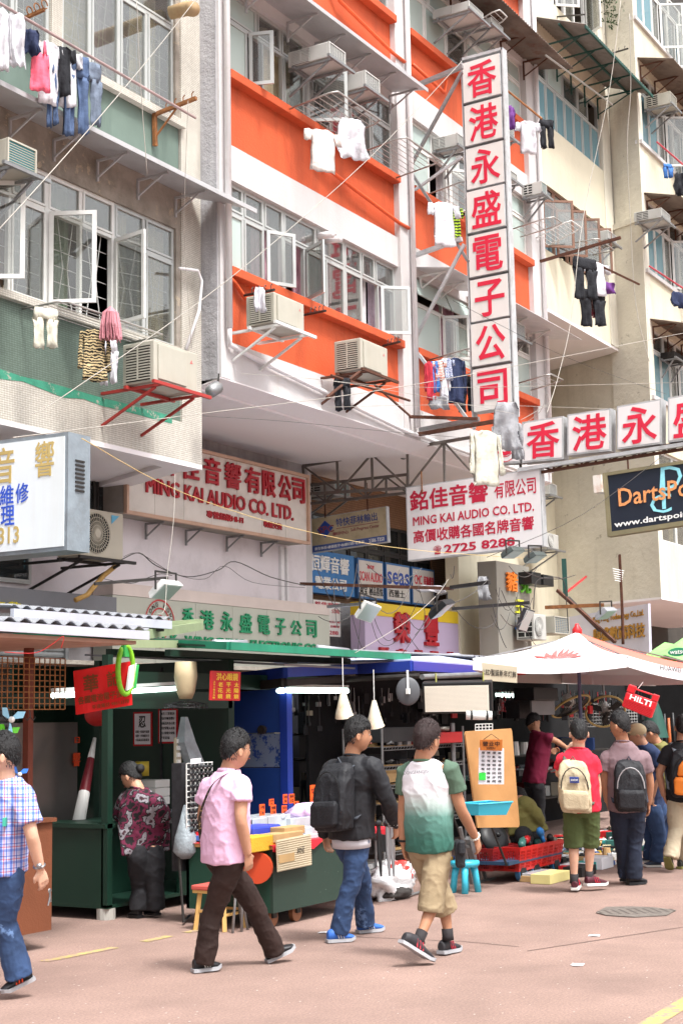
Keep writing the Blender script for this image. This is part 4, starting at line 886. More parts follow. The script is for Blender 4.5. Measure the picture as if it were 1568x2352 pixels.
# wall bracket for the pole
t_=thing('pole_bracket','rusty hooked wall bracket on the green wall holding the laundry pole','bracket',onY(c('a',1035,790),YL))
P=lambda x,y,Y_:onY(c('a',x,y),Y_)
b=B();w0,w1=P(1035,775,YL),P(1040,985,YL);tip=onX(c('a',1325,660),w0.x);b.bar(w0+V((0,-.02,0)),w1+V((0,-.02,0)),.05);b.bar(w0,tip,.045);b.bar(w1+V((0,0,.1)),w0.lerp(tip,.6),.02)
for f_ in(.3,.5,.7,.9):
 q_=w0.lerp(tip,f_);b.tube([q_,q_+V((0,0,.08)),q_+V((0,-.03,.11))],.008,5)
b.build('bracket_arm',rust_l,t_)
t_=thing('pole_bracket','curled iron bracket under the laundry at the top-left corner','bracket',onY(c('a',190,130),YL))
b=B();A_,D_=onY(c('a',100,150),yp+.3),onY(c('a',300,60),yp-.1);b.bar(A_,D_,.035)
for f_ in(.5,.75,1):q_=A_.lerp(D_,f_);b.tube([q_+V((.05*cos(a_*pi/5),0,.06+.05*sin(a_*pi/5)))for a_ in range(10)],.008,5,False)
b.build('bracket_arm',rust_l,t_)
def rack(label,pts,wallY,out,nr=5,m=steel,dz=0,r_=.014,legs=True):
 """swing-out drying rack: U-shaped tube with wires; pts = photo points of the wall ends (left, right) on the wall plane"""
 a,e=onY(pts[0],wallY),onY(pts[1],wallY);z=(a.z+e.z)/2;a=V((a.x,wallY,z));e=V((e.x,wallY,z));o=V((0,-out,dz))
 t_=thing('drying_rack',label,'drying rack',a)
 u_=(e-a).normalized()*.12;B().tube([a,a+o*.85,a+o+u_*.5,a+o+u_,e+o-u_,e+o-u_*.5,e+o*.85,e],r_,8).build('outer_tube',m,t_,smooth=True)
 for i in range(1,nr+1):B().tube([a+o*(i/(nr+1)),e+o*(i/(nr+1))],.006,5).build('rail',m,t_)
 return t_,a,e,o
alu_r=mat('aluminium_tube','#A9A6A2',.4,.6,var=.1)
rack('bent-tube drying rack below the open windows of the green tiled building',(c('d',150,600),c('d',850,850)),YL,.62,6,alu_r)
rack('drying rack with white blouse under the second-row windows, middle of the orange building',(c('b',480,745),c('b',800,925)),YO-.1,.8,7,alu_r,.1)
rack('empty drying rack at the right end of the second-row orange sill',(c('b',940,1040),c('b',1200,1195)),YO-.1,.85,8,alu_r,.1)
rack('drying rack of small shirts below the frosted windows right of the middle pillar',(c('e',1425,935),c('f',100,1075)),YO-.1,.8,5,alu_r,.1)
rack('drying rack with a big white shirt beside the fourth vertical sign box',(c('b',1420,1330),c('c',60,1420)),YO-.1,.7,5,alu_r,.1)
rack('tube drying rack right of the fifth vertical sign box',(c('f',395,70),c('f',470,130)),YO-.1,.9,6,alu_r,.1)
rack('drying rack at the foot of the right bay, right of the last vertical sign box',(c('f',440,1090),c('f',540,1185)),YO-.1,.7,4,alu_r,.1)
rack('drying rack with garlands of pegs on the cream building',(c('f',720,190),c('f',840,260)),YP,.9,9,alu_r)
rack('white folding rack at the left window of the cream building',(c('f',560,150),c('f',640,180)),YP,.8,9,alu_w,.25)
rack('white wire rack above the top box of the vertical sign',(c('c',60,210),c('c',130,280)),YO,.8,8,alu_w,.25)
for k_,pt,w_,h_,Y_,m_,lb,kw in(('trousers',c('d',310,605),44,96,YL-.5,'dirty','faded floral rag on the drying rack of the green building',{}),('shirt',c('d',640,745),56,122,YL-.55,'zebra','black and tan zebra-print shirt hanging under the left rack',{}),('trousers',c('d',735,815),34,108,YL-.45,'white','white trousers hanging behind the pink mop',{}),('tee',c('b',705,875),66,100,YO-.95,'offwhite','off-white blouse hanging in front of the orange wall',{}),('cloth',c('b',900,800),60,96,YO-.95,'white','clear and white plastic sheet trailing off the middle drying rack',{}),('cloth',c('e',278,462),24,58,YO-.95,'white','white rag tied beside the left air conditioner on the orange panel',{}),('trousers',c('e',835,1075),32,78,YO-.9,'black','small black trousers under the right air conditioner',{}),('tee',c('b',1520,1365),60,104,YO-.8,'white','large white T-shirt left of the fourth vertical sign box',{}),('tee',c('c',30,1395),28,84,YO-.8,'bw','black and lime striped shirt beside the big white T-shirt',{}),('shirt',c('e',1425,965),22,90,YO-.7,'red','red sleeved shirt leftmost on the rack of small clothes',{}),('trousers',c('e',1462,965),18,74,YO-.75,'blue','bright blue trousers second on the rack of small clothes',{}),('tee',c('e',1490,960),26,46,YO-.8,'striped','orange-striped tee on the rack of small clothes',{}),('shirt',c('e',1522,945),22,92,YO-.8,'white','white long top on the rack of small clothes',{}),('tee',c('e',1550,945),24,50,YO-.85,'patterned','blue patterned tee on the rack of small clothes',{}),('shirt',c('f',30,940),40,106,YO-.85,'navy','long navy coat on the rack left of the seventh sign box',{}),('trousers',c('f',105,1065),34,86,YO-.8,'black','black trousers hanging left of the last vertical sign box',{}),('tee',c('f',148,1060),22,50,YO-.8,'yellow','yellow tee peeping out left of the last vertical sign box',{}),('cloth',c('e',1490,1200),40,30,YO-.8,'bw'if 0 else 'grey','grey cloth folded over the low rail beside the clothes rack',{}),('tee',c('c',520,815),46,78,YO-1.3,'white','white T-shirt hanging right of the second vertical sign box',{}),('trousers',c('c',645,805),30,70,YO-1.35,'black','black trousers at the tip of the pole right of the vertical sign',{}),('cloth',c('c',405,715),20,56,YO-.9,'purple','purple and teal bra-like garment right of the second sign box',{}),('trousers',c('f',905,265),52,100,YP-1.3,'black','black trousers, upper pair on the poles of the cream building',{}),('tee',c('f',985,295),52,78,YP-1.3,'white','white top hanging between the black trousers on the cream building',{}),('trousers',c('f',955,480),54,88,YP-1.2,'black','black trousers, lower pair on the poles of the cream building',{}),('cloth',c('f',955,520),20,50,YP-1.15,'floral','red floral cloth hanging behind the lower black trousers',{}),('cloth',c('f',1070,430),26,26,YP-1.3,'purple','small purple garment right of the white top on the cream building',{}),('cloth',c('f',1535,495),34,36,YR-.9,'navy','navy garment on the red pole at the right edge',{}),('trousers',c('c',1465,1105),20,34,YR-.9,'blue','small bright blue shorts on the right-edge building',{}),('cloth',c('c',1540,1165),22,54,YR-.9,'black','dark strappy garment at the right edge',{}),('shirt',c('i',235,48),66,128,9.2,'dirty','grubby white shirt on a hanger in front of the hanging white sign',{}),('cloth',c('f',375,1240),54,112,9.0,'grey','grey rag draped over the corner where the two signs meet',{}),('cloth',c('i',450,0),26,84,9.1,'grey','thin grey rag trailing beside the ring emblem',{}),('cloth',c('h',1440,1095),60,16,12,'white','white rag thrown over the dark bar by the floodlight',{}),('cloth',c('i',220,1035),26,54,11.5,'grey','grey rag tied to the bar left of the column sign',{})):
 garment(k_,lb,fab[m_],pt,w_,h_,Y_,az=kw.get('az',random.uniform(25,55)))
# mop
o=onY(c('d',745,605),YL-.7);b=B()
for i in range(120):
 a_=random.random()*2*pi;r_=.12*sqrt(random.random());L_=.32+random.random()*.08
 b.tube([o+V((0,0,.02)),o+V((cos(a_)*r_*.8,sin(a_)*r_*.8,-.06)),o+V((cos(a_)*r_*1.1,sin(a_)*r_,-L_*.6)),o+V((cos(a_+.3)*r_*1.1,sin(a_)*r_,-L_))],.007,3,False)
one(b,'mop','pink string mop head hanging from the drying rack','mop',fab['rose'])
# drying poles
for lb,A1,A2,Y1,Y2,m_ in(('brown pole reaching right from the vertical sign with white tee and black trousers',c('c',358,590),c('c',615,800),YO-.4,YO-1.4,rust_l),('thin grey pole under the green-framed awning',c('c',640,370),c('c',1090,705),YP-.9,YP-.9,alu_r),('black pole bracket with hooks on the cream pilaster',c('c',995,385),c('c',1195,325),YP,YP-1.0,steel_d),('dark hooked bar on the upper cream wall',c('c',718,110),c('c',900,95),YP,YP-1.0,steel_d),('pink-red pole slanting along the right-edge windows',c('c',1390,955),c('c',1568,1110),YR-.5,YR-.9,mat('red_pole','#C04A56',.5)),('red pole on the lower right-edge windows',c('f',1340,320),c('f',1568,470),YR-.5,YR-.9,mat('red_pole','#C04A56',.5)),('black bar with hooks beside the left cream air conditioner on the orange panel',c('e',165,520),c('e',375,480),YO,YO-.9,steel_d),('black bar with hooks right of the left cream air conditioner',c('e',580,650),c('e',722,622),YO,YO-.8,steel_d),('black bar with hooks above the right cream air conditioner',c('e',1110,860),c('e',1222,832),YO,YO-.7,steel_d),('rusty prop slanting from the bracket under the right cream air conditioner',c('e',730,1208),c('e',950,1035),YO-1.0,YO-.8,rust),('long rusty strut running down right from the right air conditioner',c('e',1040,1110),c('e',1300,1340),YO-.6,YO-1.1,rust),('rusty flat bar under the right air conditioner',c('e',760,1060),c('e',1290,1230),YO-.9,YO-.9,rust)):
 p_,q_=onY(A1,Y1),onY(A2,Y2);b=B().tube([p_,q_],.02,6)
 if 'hooks'in lb:
  for f_ in(.3,.5,.7,.9):z_=p_.lerp(q_,f_);b.tube([z_,z_+V((0,0,.07)),z_+V((.02,0,.1)),z_+V((.04,0,.08))],.007,4)
 one(b,'drying_pole',lb,'pole',m_)
# ducts
one(B().tube([onY(c('a',1150,85),YL),onY(c('a',1150,85),YL)+V((.05,-.25,.02)),onY(c('a',1300,58),YL-.75)],[.09,.1,.1],14),'exhaust_duct','rusty cream exhaust duct poking out at the top of the green building','duct',mat('rusty_cream_duct','#B59A74',.7,var=.25,scale=6,dirt='#7A4A2A',damt=.6,dscale=6),True)
for k_,(x_,y_)in enumerate(((668,118),(722,148))):
 p_=onY(c('e',x_,y_),YO+.1);one(B().tube([p_,p_+V((0,-.28,-.02))],.055,12),'vent_pipe',['white vent pipe through the glass, left of two','white vent pipe through the glass, right of two'][k_],'pipe',pipe_w,True)
for lab,P0,Y_ in(('grey bullet floodlight under the left corner of the white overhang',c('d',1455,1150),11.2),('grey bullet lamp inside the steel truss',c('h',1262,200),12.0)):
 o=onY(P0,Y_);t_=thing('spot_lamp',lab,'lamp',o)
 B().tube([o+V((-.16,0,-.06)),o+V((-.1,0,-.05)),o+V((.04,0,.03)),o+V((.1,0,.08))],[.05,.09,.09,.03],12).build('housing',steel,t_,smooth=True);B().tube([o+V((.06,0,.06)),o+V((.08,0,.22))],.012,6).build('stem',steel_d,t_)
# pale hose of the boxed unit
pipe('refrigerant_pipe','white insulated pipe with black joints beside the red-framed air conditioner',[onY(c('d',*q_),YL-.12)for q_ in((1210,335),(1335,350),(1362,420),(1345,620),(1255,885))],.022,pipe_w)
pipe('refrigerant_pipe','yellowed corrugated pipe under the beige outdoor unit',[onY(c('g',*q_),12.9)for q_ in((780,965),(700,1030),(630,1110),(590,1160),(510,1195))],.035,mat('yellowed_pipe','#B08A4E',.7,var=.2,scale=9))
# ================================================================== stalls and shopfronts at street level
dgreen=mat('dark_green_paint','#122F24',.45,var=.15,scale=2,dirt='#16281F',damt=.4,dscale=2,wear='#6E8076',wscale=30,wlo=.74)
tgreen=mat('green_roof_trim','#1B7A5E',.5,var=.15,scale=5,dirt='#125040',damt=.4,dscale=3)
lgreen=mat('pale_green_paint','#8E9C78',.6,var=.12,scale=4)
blue_p=mat('blue_painted_metal','#1F3C9A',.4,var=.12,scale=3)
blue_w=mat('worn_blue_panel','#1D3F86',.5,var=.15,scale=2)
brown_p=mat('brown_painted_board','#6E3E26',.7,var=.12,scale=2,dirt='#3E2618',damt=.3,dscale=1.5,wear='#8A6A52',wscale=26,wlo=.7,bump=.2)
redbrown=mat('red_brown_post','#6A3222',.7,var=.2,scale=6)
zinc=mat('zinc_sheet','#9A9DA4',.45,.3,var=.15,scale=3,dirt='#7C7468',damt=.35,dscale=3)
wood=mat('plywood','#B98A58',.6,var=.12,scale=3,bump=.1);card=mat('cardboard','#A8895E',.85,var=.15,scale=6);woodl=mat('pale_wood','#C29A5C',.6,var=.15,scale=9)
tube_e=emis('fluorescent_tube','#E4FFF6',2.2);tube_b=mat('tube_fitting','#C9D2D0',.4)
shut=mat('shutter_slat','#8E9090',.5,.4,var=.1,scale=4,dirt='#5E5A56',damt=.3,dscale=3)
blk=mat('black_plastic','#17181A',.45,var=.15);dk=mat('dark_clutter','#26262A',.6,var=.4,scale=20)
whp=mat('white_plastic','#D9D9D6',.4,var=.05);redp=mat('red_plastic','#C4262A',.4,var=.1);turq=mat('turquoise_plastic','#3FB4CE',.35,var=.05)
paper=mat('white_paper','#DEDDE2',.7,var=.03);redpap=mat('red_paper','#B41820',.6,var=.08)
def shutter(label,p0,p1,Y,z1,z0=.05,pitch=.075):
 a,e=onY(p0,Y),onY(p1,Y);t_=thing('roller_shutter',label,'shutter',(a.x,Y,z0));n=int((z1-z0)/pitch);f0=None
 for i in range(n):
  z=z0+i*pitch
  if f0 is None:
   b=B();b.loft([[(x,Y,z),(x,Y-.018,z+.012),(x,Y-.022,z+pitch*.5),(x,Y-.014,z+pitch*.85),(x,Y,z+pitch-.004)]for x in(a.x,e.x)],True);f0=b.build('slat',shut,t_)
  else:share(f0,[(0,0,i*pitch)],t_)
 b=B();b.box((a.x-.06,Y-.05,0),(a.x,Y+.02,z1));b.box((e.x,Y-.05,0),(e.x+.06,Y+.02,z1));b.box((a.x-.06,Y-.06,z1),(e.x+.06,Y+.15,z1+.3));b.build('guide_rail',steel,t_);return t_
shutter('grey roller shutter behind the brown stall at the left edge',(-60,1900),(141,1900),13.2,2.9)
shutter('brown-grey roller shutter beside the plywood board',c('l',1215,900),c('l',1475,900),11.5,2.35)
# flat near-black panel: the shops' shade is put into its colour
sh=thing('shop_shade_back','flat near-black panel painted as shop shade behind the stalls','shop',(18,13.6,0))
b=B();b.box((12.9,13.55,0),(30,13.6,2.45));b.build('shade_panel',mat('shop_shade_tone','#0C0C0E',.9,var=.4,scale=5),sh)
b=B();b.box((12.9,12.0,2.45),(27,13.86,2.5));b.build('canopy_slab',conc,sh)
# ------------------------------------------------------------------ green booth
BX,BY=10.47,8.72
bt=thing('market_booth','dark green metal booth with posters inside and a woman at its counter','market stall',(BX,BY,0))
L_,W_=2.75,1.95;z0,zc,zt=.13,.80,2.05
def gbox(name,a,e,m=None,par=None,**k):return B().box(a,e).build(name,m or dgreen,par or bt,**k)
gbox('side_panel',(BX,BY+.05,z0),(BX+.03,BY+L_*.9,zc));gbox('counter_top',(BX-.03,BY-.0,zc),(BX+.35,BY+L_*.9,zc+.04))
gbox('front_panel',(BX+1.05,BY,z0),(BX+W_,BY+.03,zc));gbox('counter_top',(BX+.35,BY+.30,zc),(BX+W_,BY+.7,zc+.04));gbox('inner_panel',(BX+.06,BY+.55,z0),(BX+1.05,BY+.58,zc))
for(x,y)in((BX,BY),(BX+W_-.07,BY),(BX,BY+L_*.88),(BX+.95,BY+.9)):gbox('post',(x,y,z0-.02),(x+.07,y+.07,zt+.3))
gbox('floor',(BX,BY,z0-.03),(BX+W_,BY+L_*.9,z0));gbox('back_wall',(BX+1.0,BY+2.1,zc),(BX+W_,BY+2.14,zt+.3));gbox('end_wall',(BX+W_,BY,z0),(BX+W_+.03,BY+2.2,zt+.3))
gbox('head_rail',(BX,BY,1.86),(BX+W_,BY+.05,2.02));gbox('head_rail',(BX,BY+.07,1.9),(BX+.05,BY+L_*.9,2.02))
for(x,y)in((BX+.08,BY+.08),(BX+W_-.1,BY+.1),(BX+.1,BY+1.9)):B().cyl((x,y,0),(x,y,z0-.03),.085,12).build('foot',mat('pale_concrete','#A8A6A0',.9,var=.1),bt)
gbox('stainless_plate',(BX+.14,BY+1.22,zc),(BX+1.0,BY+1.29,1.75),mat('brushed_steel','#8A8684',.3,.8,var=.1))
# posters
def poster(label,pA,pB,Y,rows,body=None,bcol=redpap):
 a,e=onX(pA,Y),onX(pB,Y);t_=thing('poster',label,'poster',(Y,a.y,e.z));qd=Q((Y,a.y,a.z),(Y,e.y,a.z),(Y,a.y,e.z),(Y,e.y,e.z))
 b=B();qd.slab(b,0,0,1,1,-.01,0,1);qd.slab(b,.08,.05,.92,.95,0,.003,0);b.build('sheet',[paper,bcol],t_)
 b=B()
 for(bd,x0,y0,x1,y1,bo)in rows:qd.text(b,bd,x0,y0,x1,y1,.004,.002,bo)
 b.build('lettering',black_l,t_);return t_
poster('red-bordered scroll with one big black character inside the booth',c('j',900,570),c('j',1027,798),BX+W_-.012,[('忍',.3,.12,.68,.46,.04),('忍得一時風平浪靜',.14,.54,.86,.62,.01),('退後一步海闊天空',.14,.66,.86,.74,.01),('百忍成金家和萬事',.14,.78,.86,.86,.01)])
poster('red-bordered scroll of small writing, right of the big-character one',c('j',1068,548),c('j',1200,780),BX+W_-.012,[('養生三寶歌訣',.14,.10,.86,.18,.01),('早起早睡身體好',.14,.24,.86,.32,.01),('飯後百步走心寬',.14,.38,.86,.46,.01),('知足常樂人長壽',.14,.52,.86,.60,.01),('笑口常開少煩惱',.14,.66,.86,.74,.01),('平安是福',.14,.80,.60,.88,.01)])
for ch,pA,pB in(('日',c('j',503,738),c('j',536,778)),('響',c('j',490,842),c('j',540,935))):
 a,e=onY(pA,BY+1.2),onY(pB,BY+1.2);b=B();FQ(a.x,e.x,e.z,a.z,BY+1.2).text(b,ch,0,0,1,1,.002,.004,.04);b.build('orange_character',mat('orange_print','#D8481E',.5),bt)
# roll leaning in the booth
a,e=onY(c('j',640,745),BY+.9),onY(c('j',530,1320),BY+.7);b=B();b.tube([e,e.lerp(a,.35),e.lerp(a,.36),e.lerp(a,.74),e.lerp(a,.75),a],[.062,.054,.053,.036,.035,.016],14)
o_=one(b,'rolled_banner','tall white and dark red cone-shaped roll leaning in the booth','banner roll',[whp,mat('dark_red_wrap','#6A1420',.5)],True)
for i,p_ in enumerate(o_.data.polygons):
 if abs(p_.center.z-(a.z*.55+e.z*.45-e.z))<.19:p_.material_index=1
# fluorescent tubes
def tubelight(label,A_,B_,r_=.02):
 t_=thing('fluorescent_lamp',label,'lamp',A_);B().cyl(A_,B_,r_,10).build('tube',tube_e,t_,smooth=True)
 B().bar(V(A_)+V((0,0,.045)),V(B_)+V((0,0,.045)),.05,.03).build('fitting',tube_b,t_)
tubelight('lit fluorescent tube on the green booth, behind the red banner',onY((122,1598),BY-.02),onY((412,1580),BY-.02),.028)
tubelight('lit fluorescent tube left of the blue stall corner',onY(c('p',470,632),9.4),onY(c('p',880,600),8.5),.03)
tubelight('lit fluorescent tube right of the blue stall corner, above the cone lamp',onY(c('p',920,596),8.4),onY(c('p',1490,603),8.4),.03)
tubelight('pale lit tube between the LED board and the umbrella',onY(c('l',1160,215),9.6),onY(c('l',1385,222),9.6),.035)
tubelight('short lit tube deep under the red awning',onY(c('r',550,718),10.5),onY(c('r',655,720),10.5),.02)
# woman's shelves
for i,(pA,pB,m_)in enumerate(((c('j',1050,1030),c('j',1148,1075),whp),(c('j',1050,1085),c('j',1148,1135),whp),(c('j',1060,1145),c('j',1148,1190),whp),(c('j',1095,1230),c('j',1158,1275),paper),(c('j',1085,1280),c('j',1175,1320),paper))):
 a,e=onY(pA,BY+.5),onY(pB,BY+.5);b=B();b.box((a.x,BY+.5,e.z),(e.x,BY+.8,a.z));one(b,'storage_box',['grey drawer box on the booth counter, topmost of three','grey drawer box on the booth counter, middle of three','grey drawer box on the booth counter, lowest of three','upper white carton on the booth counter','lower white carton on the booth counter'][i],'box',m_,bevel=.006)
a=onY(c('j',960,945),BY+.6);one(B().tube([a-V((0,0,.08)),a+V((0,0,.06))],.07,14),'tub','yellow-lidded tub on top of the booth drawers','tub',mat('yellow_tub','#B8A33A',.5),True)
a,e=onY(c('j',1182,740),BY-.02),onY(c('j',1220,950),BY-.02);b=B();b.box((a.x,BY-.03,e.z),(e.x,BY-.005,a.z))
t_=thing('power_strip','beige power strip fixed on the right post of the booth','power strip',(a.x,BY-.03,e.z));b.build('strip',mat('beige_plastic','#B8AE98',.5),t_)
for k in range(4):z=e.z+(a.z-e.z)*(.15+.22*k);B().box((a.x+.01,BY-.05,z),(a.x+.05,BY-.03,z+.04)).build('socket',whp,t_)
# roof of the booth, the green canopy
z=2.4
gc=thing('stall_canopy','dark green sheet-metal canopy with a bright green edge over the booth','canopy',(10.93,7.71,z))
b=B();b.plate([(10.93,7.71,z),(14.6,7.85,z),(14.8,11,z+.35),(11.6,11.2,z+.3)],.02);b.build('sheet',dgreen,gc)
b=B();b.bar((10.93,7.71,z),(14.6,7.85,z),.05,.07);b.build('edge',tgreen,gc);b=B();b.bar((10.93,7.71,z),(11.9,11.2,z+.28),.05,.07);b.build('edge',tgreen,gc)
for f_ in(.25,.6):b=B();b.bar((10.93,7.9+f_*2,z-.06+f_*.1),(14.2,7.9+f_*2,z-.06+f_*.1),.06,.06);b.build('beam',dgreen,gc)
gbox('beam',(10.5,8.68,2.05),(14.0,8.76,2.2),dgreen,gc)
for(p0,p1)in((c('p',215,145),c('p',520,148)),(c('p',1210,192),c('p',1500,225))):b=B();b.cyl(onY(p0,8.2),onY(p1,8.2),.035,10);b.build('pipe',zinc,gc,smooth=True)
# pale green frame between the roofs
b=B();b.bar(onY(c('g',860,1490),8.0),onY(c('g',1440,1495),8.8),.04,.07);one(b,'roof_beam','pale green steel beam between the corrugated roofs and the green canopy','beam',lgreen)
b=B();b.bar(onY(c('g',900,1385),9.0),onY(c('g',1360,1350),10.0),.05,.09);b.bar(onY(c('g',960,1430),8.6),onY(c('g',1360,1370),10.0),.05,.09);one(b,'roof_beam','light green angled roof frame behind the left corrugated sheets','beam',lgreen)
# corrugated roofs of the brown stall
def corrX(x0,x1,ya,yb,z,pitch,amp,rise):
 b=B();n=int((x1-x0)/pitch*6);pr=None
 for i in range(n+1):
  x=x0+(x1-x0)*i/n;h=amp*(1 if i%6 in(1,2)else(-1 if i%6 in(4,5)else 0));cu=[(x,ya,z+h),(x,yb,z+h+rise),(x,yb,z+h+rise+.008),(x,ya,z+h+.008)]
  if pr:
   for j in range(4):b.quad(pr[j],cu[j],cu[(j+1)%4],pr[(j+1)%4])
  pr=cu
 return b
lr=thing('stall_roof','lower white-edged corrugated roof of the brown stall at the left','roof',(9.6,7.65,2.45))
corrX(6.3,9.62,7.58,9.3,2.49,.165,.015,.12).build('corrugated_sheet',zinc,lr);B().box((6.3,7.56,2.40),(9.6,7.60,2.47)).build('edge',mat('white_edge_strip','#B4B7C2',.5,.1,var=.08),lr)
b=B();b.box((6.3,7.62,2.36),(9.5,9.3,2.39));b.build('ceiling_board',mat('pinkish_ply','#B08A78',.8,var=.2),lr)
ur=thing('stall_roof','upper white-edged corrugated roof set back behind the lower one at the left','roof',(11.4,8.9,2.7))
corrX(9.25,11.45,8.75,10.6,2.72,.15,.014,.15).build('corrugated_sheet',zinc,ur);B().box((9.25,8.72,2.62),(11.42,8.76,2.70)).build('edge',mat('white_edge_strip','#B4B7C2',.5,.1,var=.08),ur);B().box((8.0,8.8,2.60),(11.4,8.86,2.64)).build('beam',steel_d,ur)
# ------------------------------------------------------------------ brown stall
bs=thing('market_stall','brown painted board stall on wheels at the left edge','market stall',(9.05,8.08,0))
B().box((6.6,8.08,.14),(9.03,8.12,.97)).build('front_board',brown_p,bs);B().box((8.99,8.12,.14),(9.03,9.3,.97)).build('side_board',brown_p,bs);B().box((6.6,8.05,.97),(9.05,9.3,1.0)).build('top_board',brown_p,bs)
for(x,y)in((9.2,8.5),(9.2,9.5),(7.3,8.2)):B().box((x,y,.1),(x+.06,y+.06,2.42)).build('post',redbrown,bs)
B().box((8.93,8.75,.9),(9.02,8.8,2.4)).build('post',mat('pale_post','#9A8E84',.7,var=.2),bs)
for x in(8.55,7.2):B().cyl((x,8.16,.07),(x,8.21,.07),.075,14).build('wheel',blk,bs)
t_=thing('wire_mesh_panel','rusty wire mesh panel hanging from the left stall roof','mesh panel',onY(c('j',440,550),8.0));b=B();a,e=onY(c('j',-60,190),8.0),onY(c('j',438,550),8.0);n=14
for i in range(n+1):x=a.x+(e.x-a.x)*i/n;b.bar((x,8.0,a.z),(x,8.0,e.z),.007)
for i in range(10):z=a.z+(e.z-a.z)*i/9;b.bar((a.x,8.006,z),(e.x,8.006,z),.007)
b.build('mesh',rust_l,t_)
for i,x_ in enumerate((20,55,95,160,200)):
 p_=onY(c('j',x_,560),8.02);B().tube([p_+V((0,0,.03)),p_,p_+V((0,-.01,-.05)),p_+V((.02,-.02,-.075)),p_+V((.045,-.02,-.05))],.004,5).build('hook',steel_d,t_)
def fan_toy(label,p,Y,col,r_):
 o=onY(p,Y);t_=thing('toy_fan',label,'toy fan',o);m_=mat('fan_'+col,col,.4)
 for k in range(3):
  a_=k*2*pi/3+.4;d=V((cos(a_),-.2,sin(a_)));e_=V((-sin(a_),.25,cos(a_)))*.45;B().plate([o,o+d*r_*.6+e_*r_*.4,o+d*r_,o+d*r_*.7-e_*r_*.5],.006).build('blade',m_,t_)
 B().ball(o-V((0,.02,0)),r_*.17,8).build('hub',whp,t_)
fan_toy('pale blue toy fan hanging at the far left',c('j',65,620),8.0,'#8FC4DC',.15);fan_toy('bright green toy fan above the plaid man',c('j',40,720),8.05,'#5FC42A',.13);fan_toy('deep blue toy fan beside the plaid man',c('j',120,990),8.0,'#2E6AC0',.10)
# red banner
tl,tr,bl,br_=c('j',495,292),c('j',880,225),c('j',512,588),c('j',895,520);dd=12.4
qd=quadD(tl,tr,bl,br_,dd,dd)
t_=thing('banner','bright red banner with dark gold characters hanging in front of the booth','banner',qd.P(.5,0));b=B()
N_=14
for i in range(N_):
 f_=[i/N_,(i+1)/N_];o=[.012*sin(q_*9)for q_ in f_];b.add([qd.P(f_[0],0,o[0]),qd.P(f_[1],0,o[1]),qd.P(f_[1],1,o[1]),qd.P(f_[0],1,o[0])],[(3,2,1,0)]);b.add([qd.P(f_[0],0,o[0]-.004),qd.P(f_[1],0,o[1]-.004),qd.P(f_[1],1,o[1]-.004),qd.P(f_[0],1,o[0]-.004)],[(0,1,2,3)])
b.build('cloth',mat('bright_red_cloth','#D81416',.6,var=.06),t_);b=B();qd.text(b,'華',.17,.14,.43,.54,.016,.003,.04);qd.text(b,'記',.58,.14,.80,.50,.016,.003,.04);b.build('characters',mat('dark_gold_ink','#7A3A10',.6,var=.2),t_)
b=B();qd.text(b,'各國電池電子批發',.06,.60,.95,.78,.016,.003,.03);qd.text(b,'手提電話 98613378',.30,.84,.95,.94,.016,.003,.02);b.build('lettering',mat('dark_gold_ink','#7A3A10',.6,var=.2),t_)
b=B();b.ball(onY(c('j',665,590),BY+.3),.13,12,sc_=(1,1,.8));one(b,'lantern','red paper lantern half hidden under the red banner','lantern',mat('lantern_red','#A01818',.6),True)
# green oval ring with package
o=onY(c('j',848,285),7.9);t_=thing('hanging_ring','green and yellow oval ring package hanging before the red banner','packaged item',o)
ring=[(cos(a_*pi/14)*.098,sin(a_*pi/14)*.20)for a_ in range(29)]
B().tube([o+V((x,0,z))for x,z in ring],.022,8,False).build('ring',mat('lime_green_plastic','#7FC02A',.4,var=.25,scale=14),t_,smooth=True)
B().cbox(o+V((0,0,.16)),.12,.03,.1,.3).build('card',mat('green_card','#2FA04A',.5),t_);B().obox(o+V((.0,-.02,-.17)),V((.08,0,.03)),V((0,.02,0)),V((.04,0,.2))).build('package',paper,t_);B().obox(o+V((.07,-.0,-.17)),V((.07,0,.02)),V((0,.02,0)),V((.04,0,.2))).build('package',mat('green_card','#2FA04A',.5),t_);B().tube([o+V((0,0,.2)),o+V((0,0,.33))],.004,4).build('string',black_l,t_)
# hanging fan above the opticians
o=onY(c('j',1255,480),8.3);t_=thing('ceiling_fan','old cream oscillating fan hanging from the green canopy','fan',o)
B().tube([o+V((0,0,.34)),o+V((0,0,.2)),o+V((0,0,.06)),o],[.10,.11,.085,.06],14).build('motor_housing',mat('old_cream_plastic','#B5A584',.6,var=.15),t_,smooth=True)
b=B()
for rr in(.08,.14,.20):b.tube([o+V((cos(a_*pi/12)*rr,sin(a_*pi/12)*rr,-.05-.03*(rr>.19)))for a_ in range(25)],.004,4,False)
for k in range(24):a_=k*pi/12;b.tube([o+V((cos(a_)*.04,sin(a_)*.04,-.02)),o+V((cos(a_)*.2,sin(a_)*.2,-.05)),o+V((cos(a_)*.2,sin(a_)*.2,-.1))],.003,3)
b.build('guard',blk,t_)
for k in range(3):a_=k*2.1;B().plate([o+V((cos(a_)*.03,sin(a_)*.03,-.06)),o+V((cos(a_)*.17,sin(a_)*.17,-.05)),o+V((cos(a_+.5)*.17,sin(a_+.5)*.17,-.08)),o+V((cos(a_+.6)*.05,sin(a_+.6)*.05,-.07))],.005).build('blade',dk,t_)
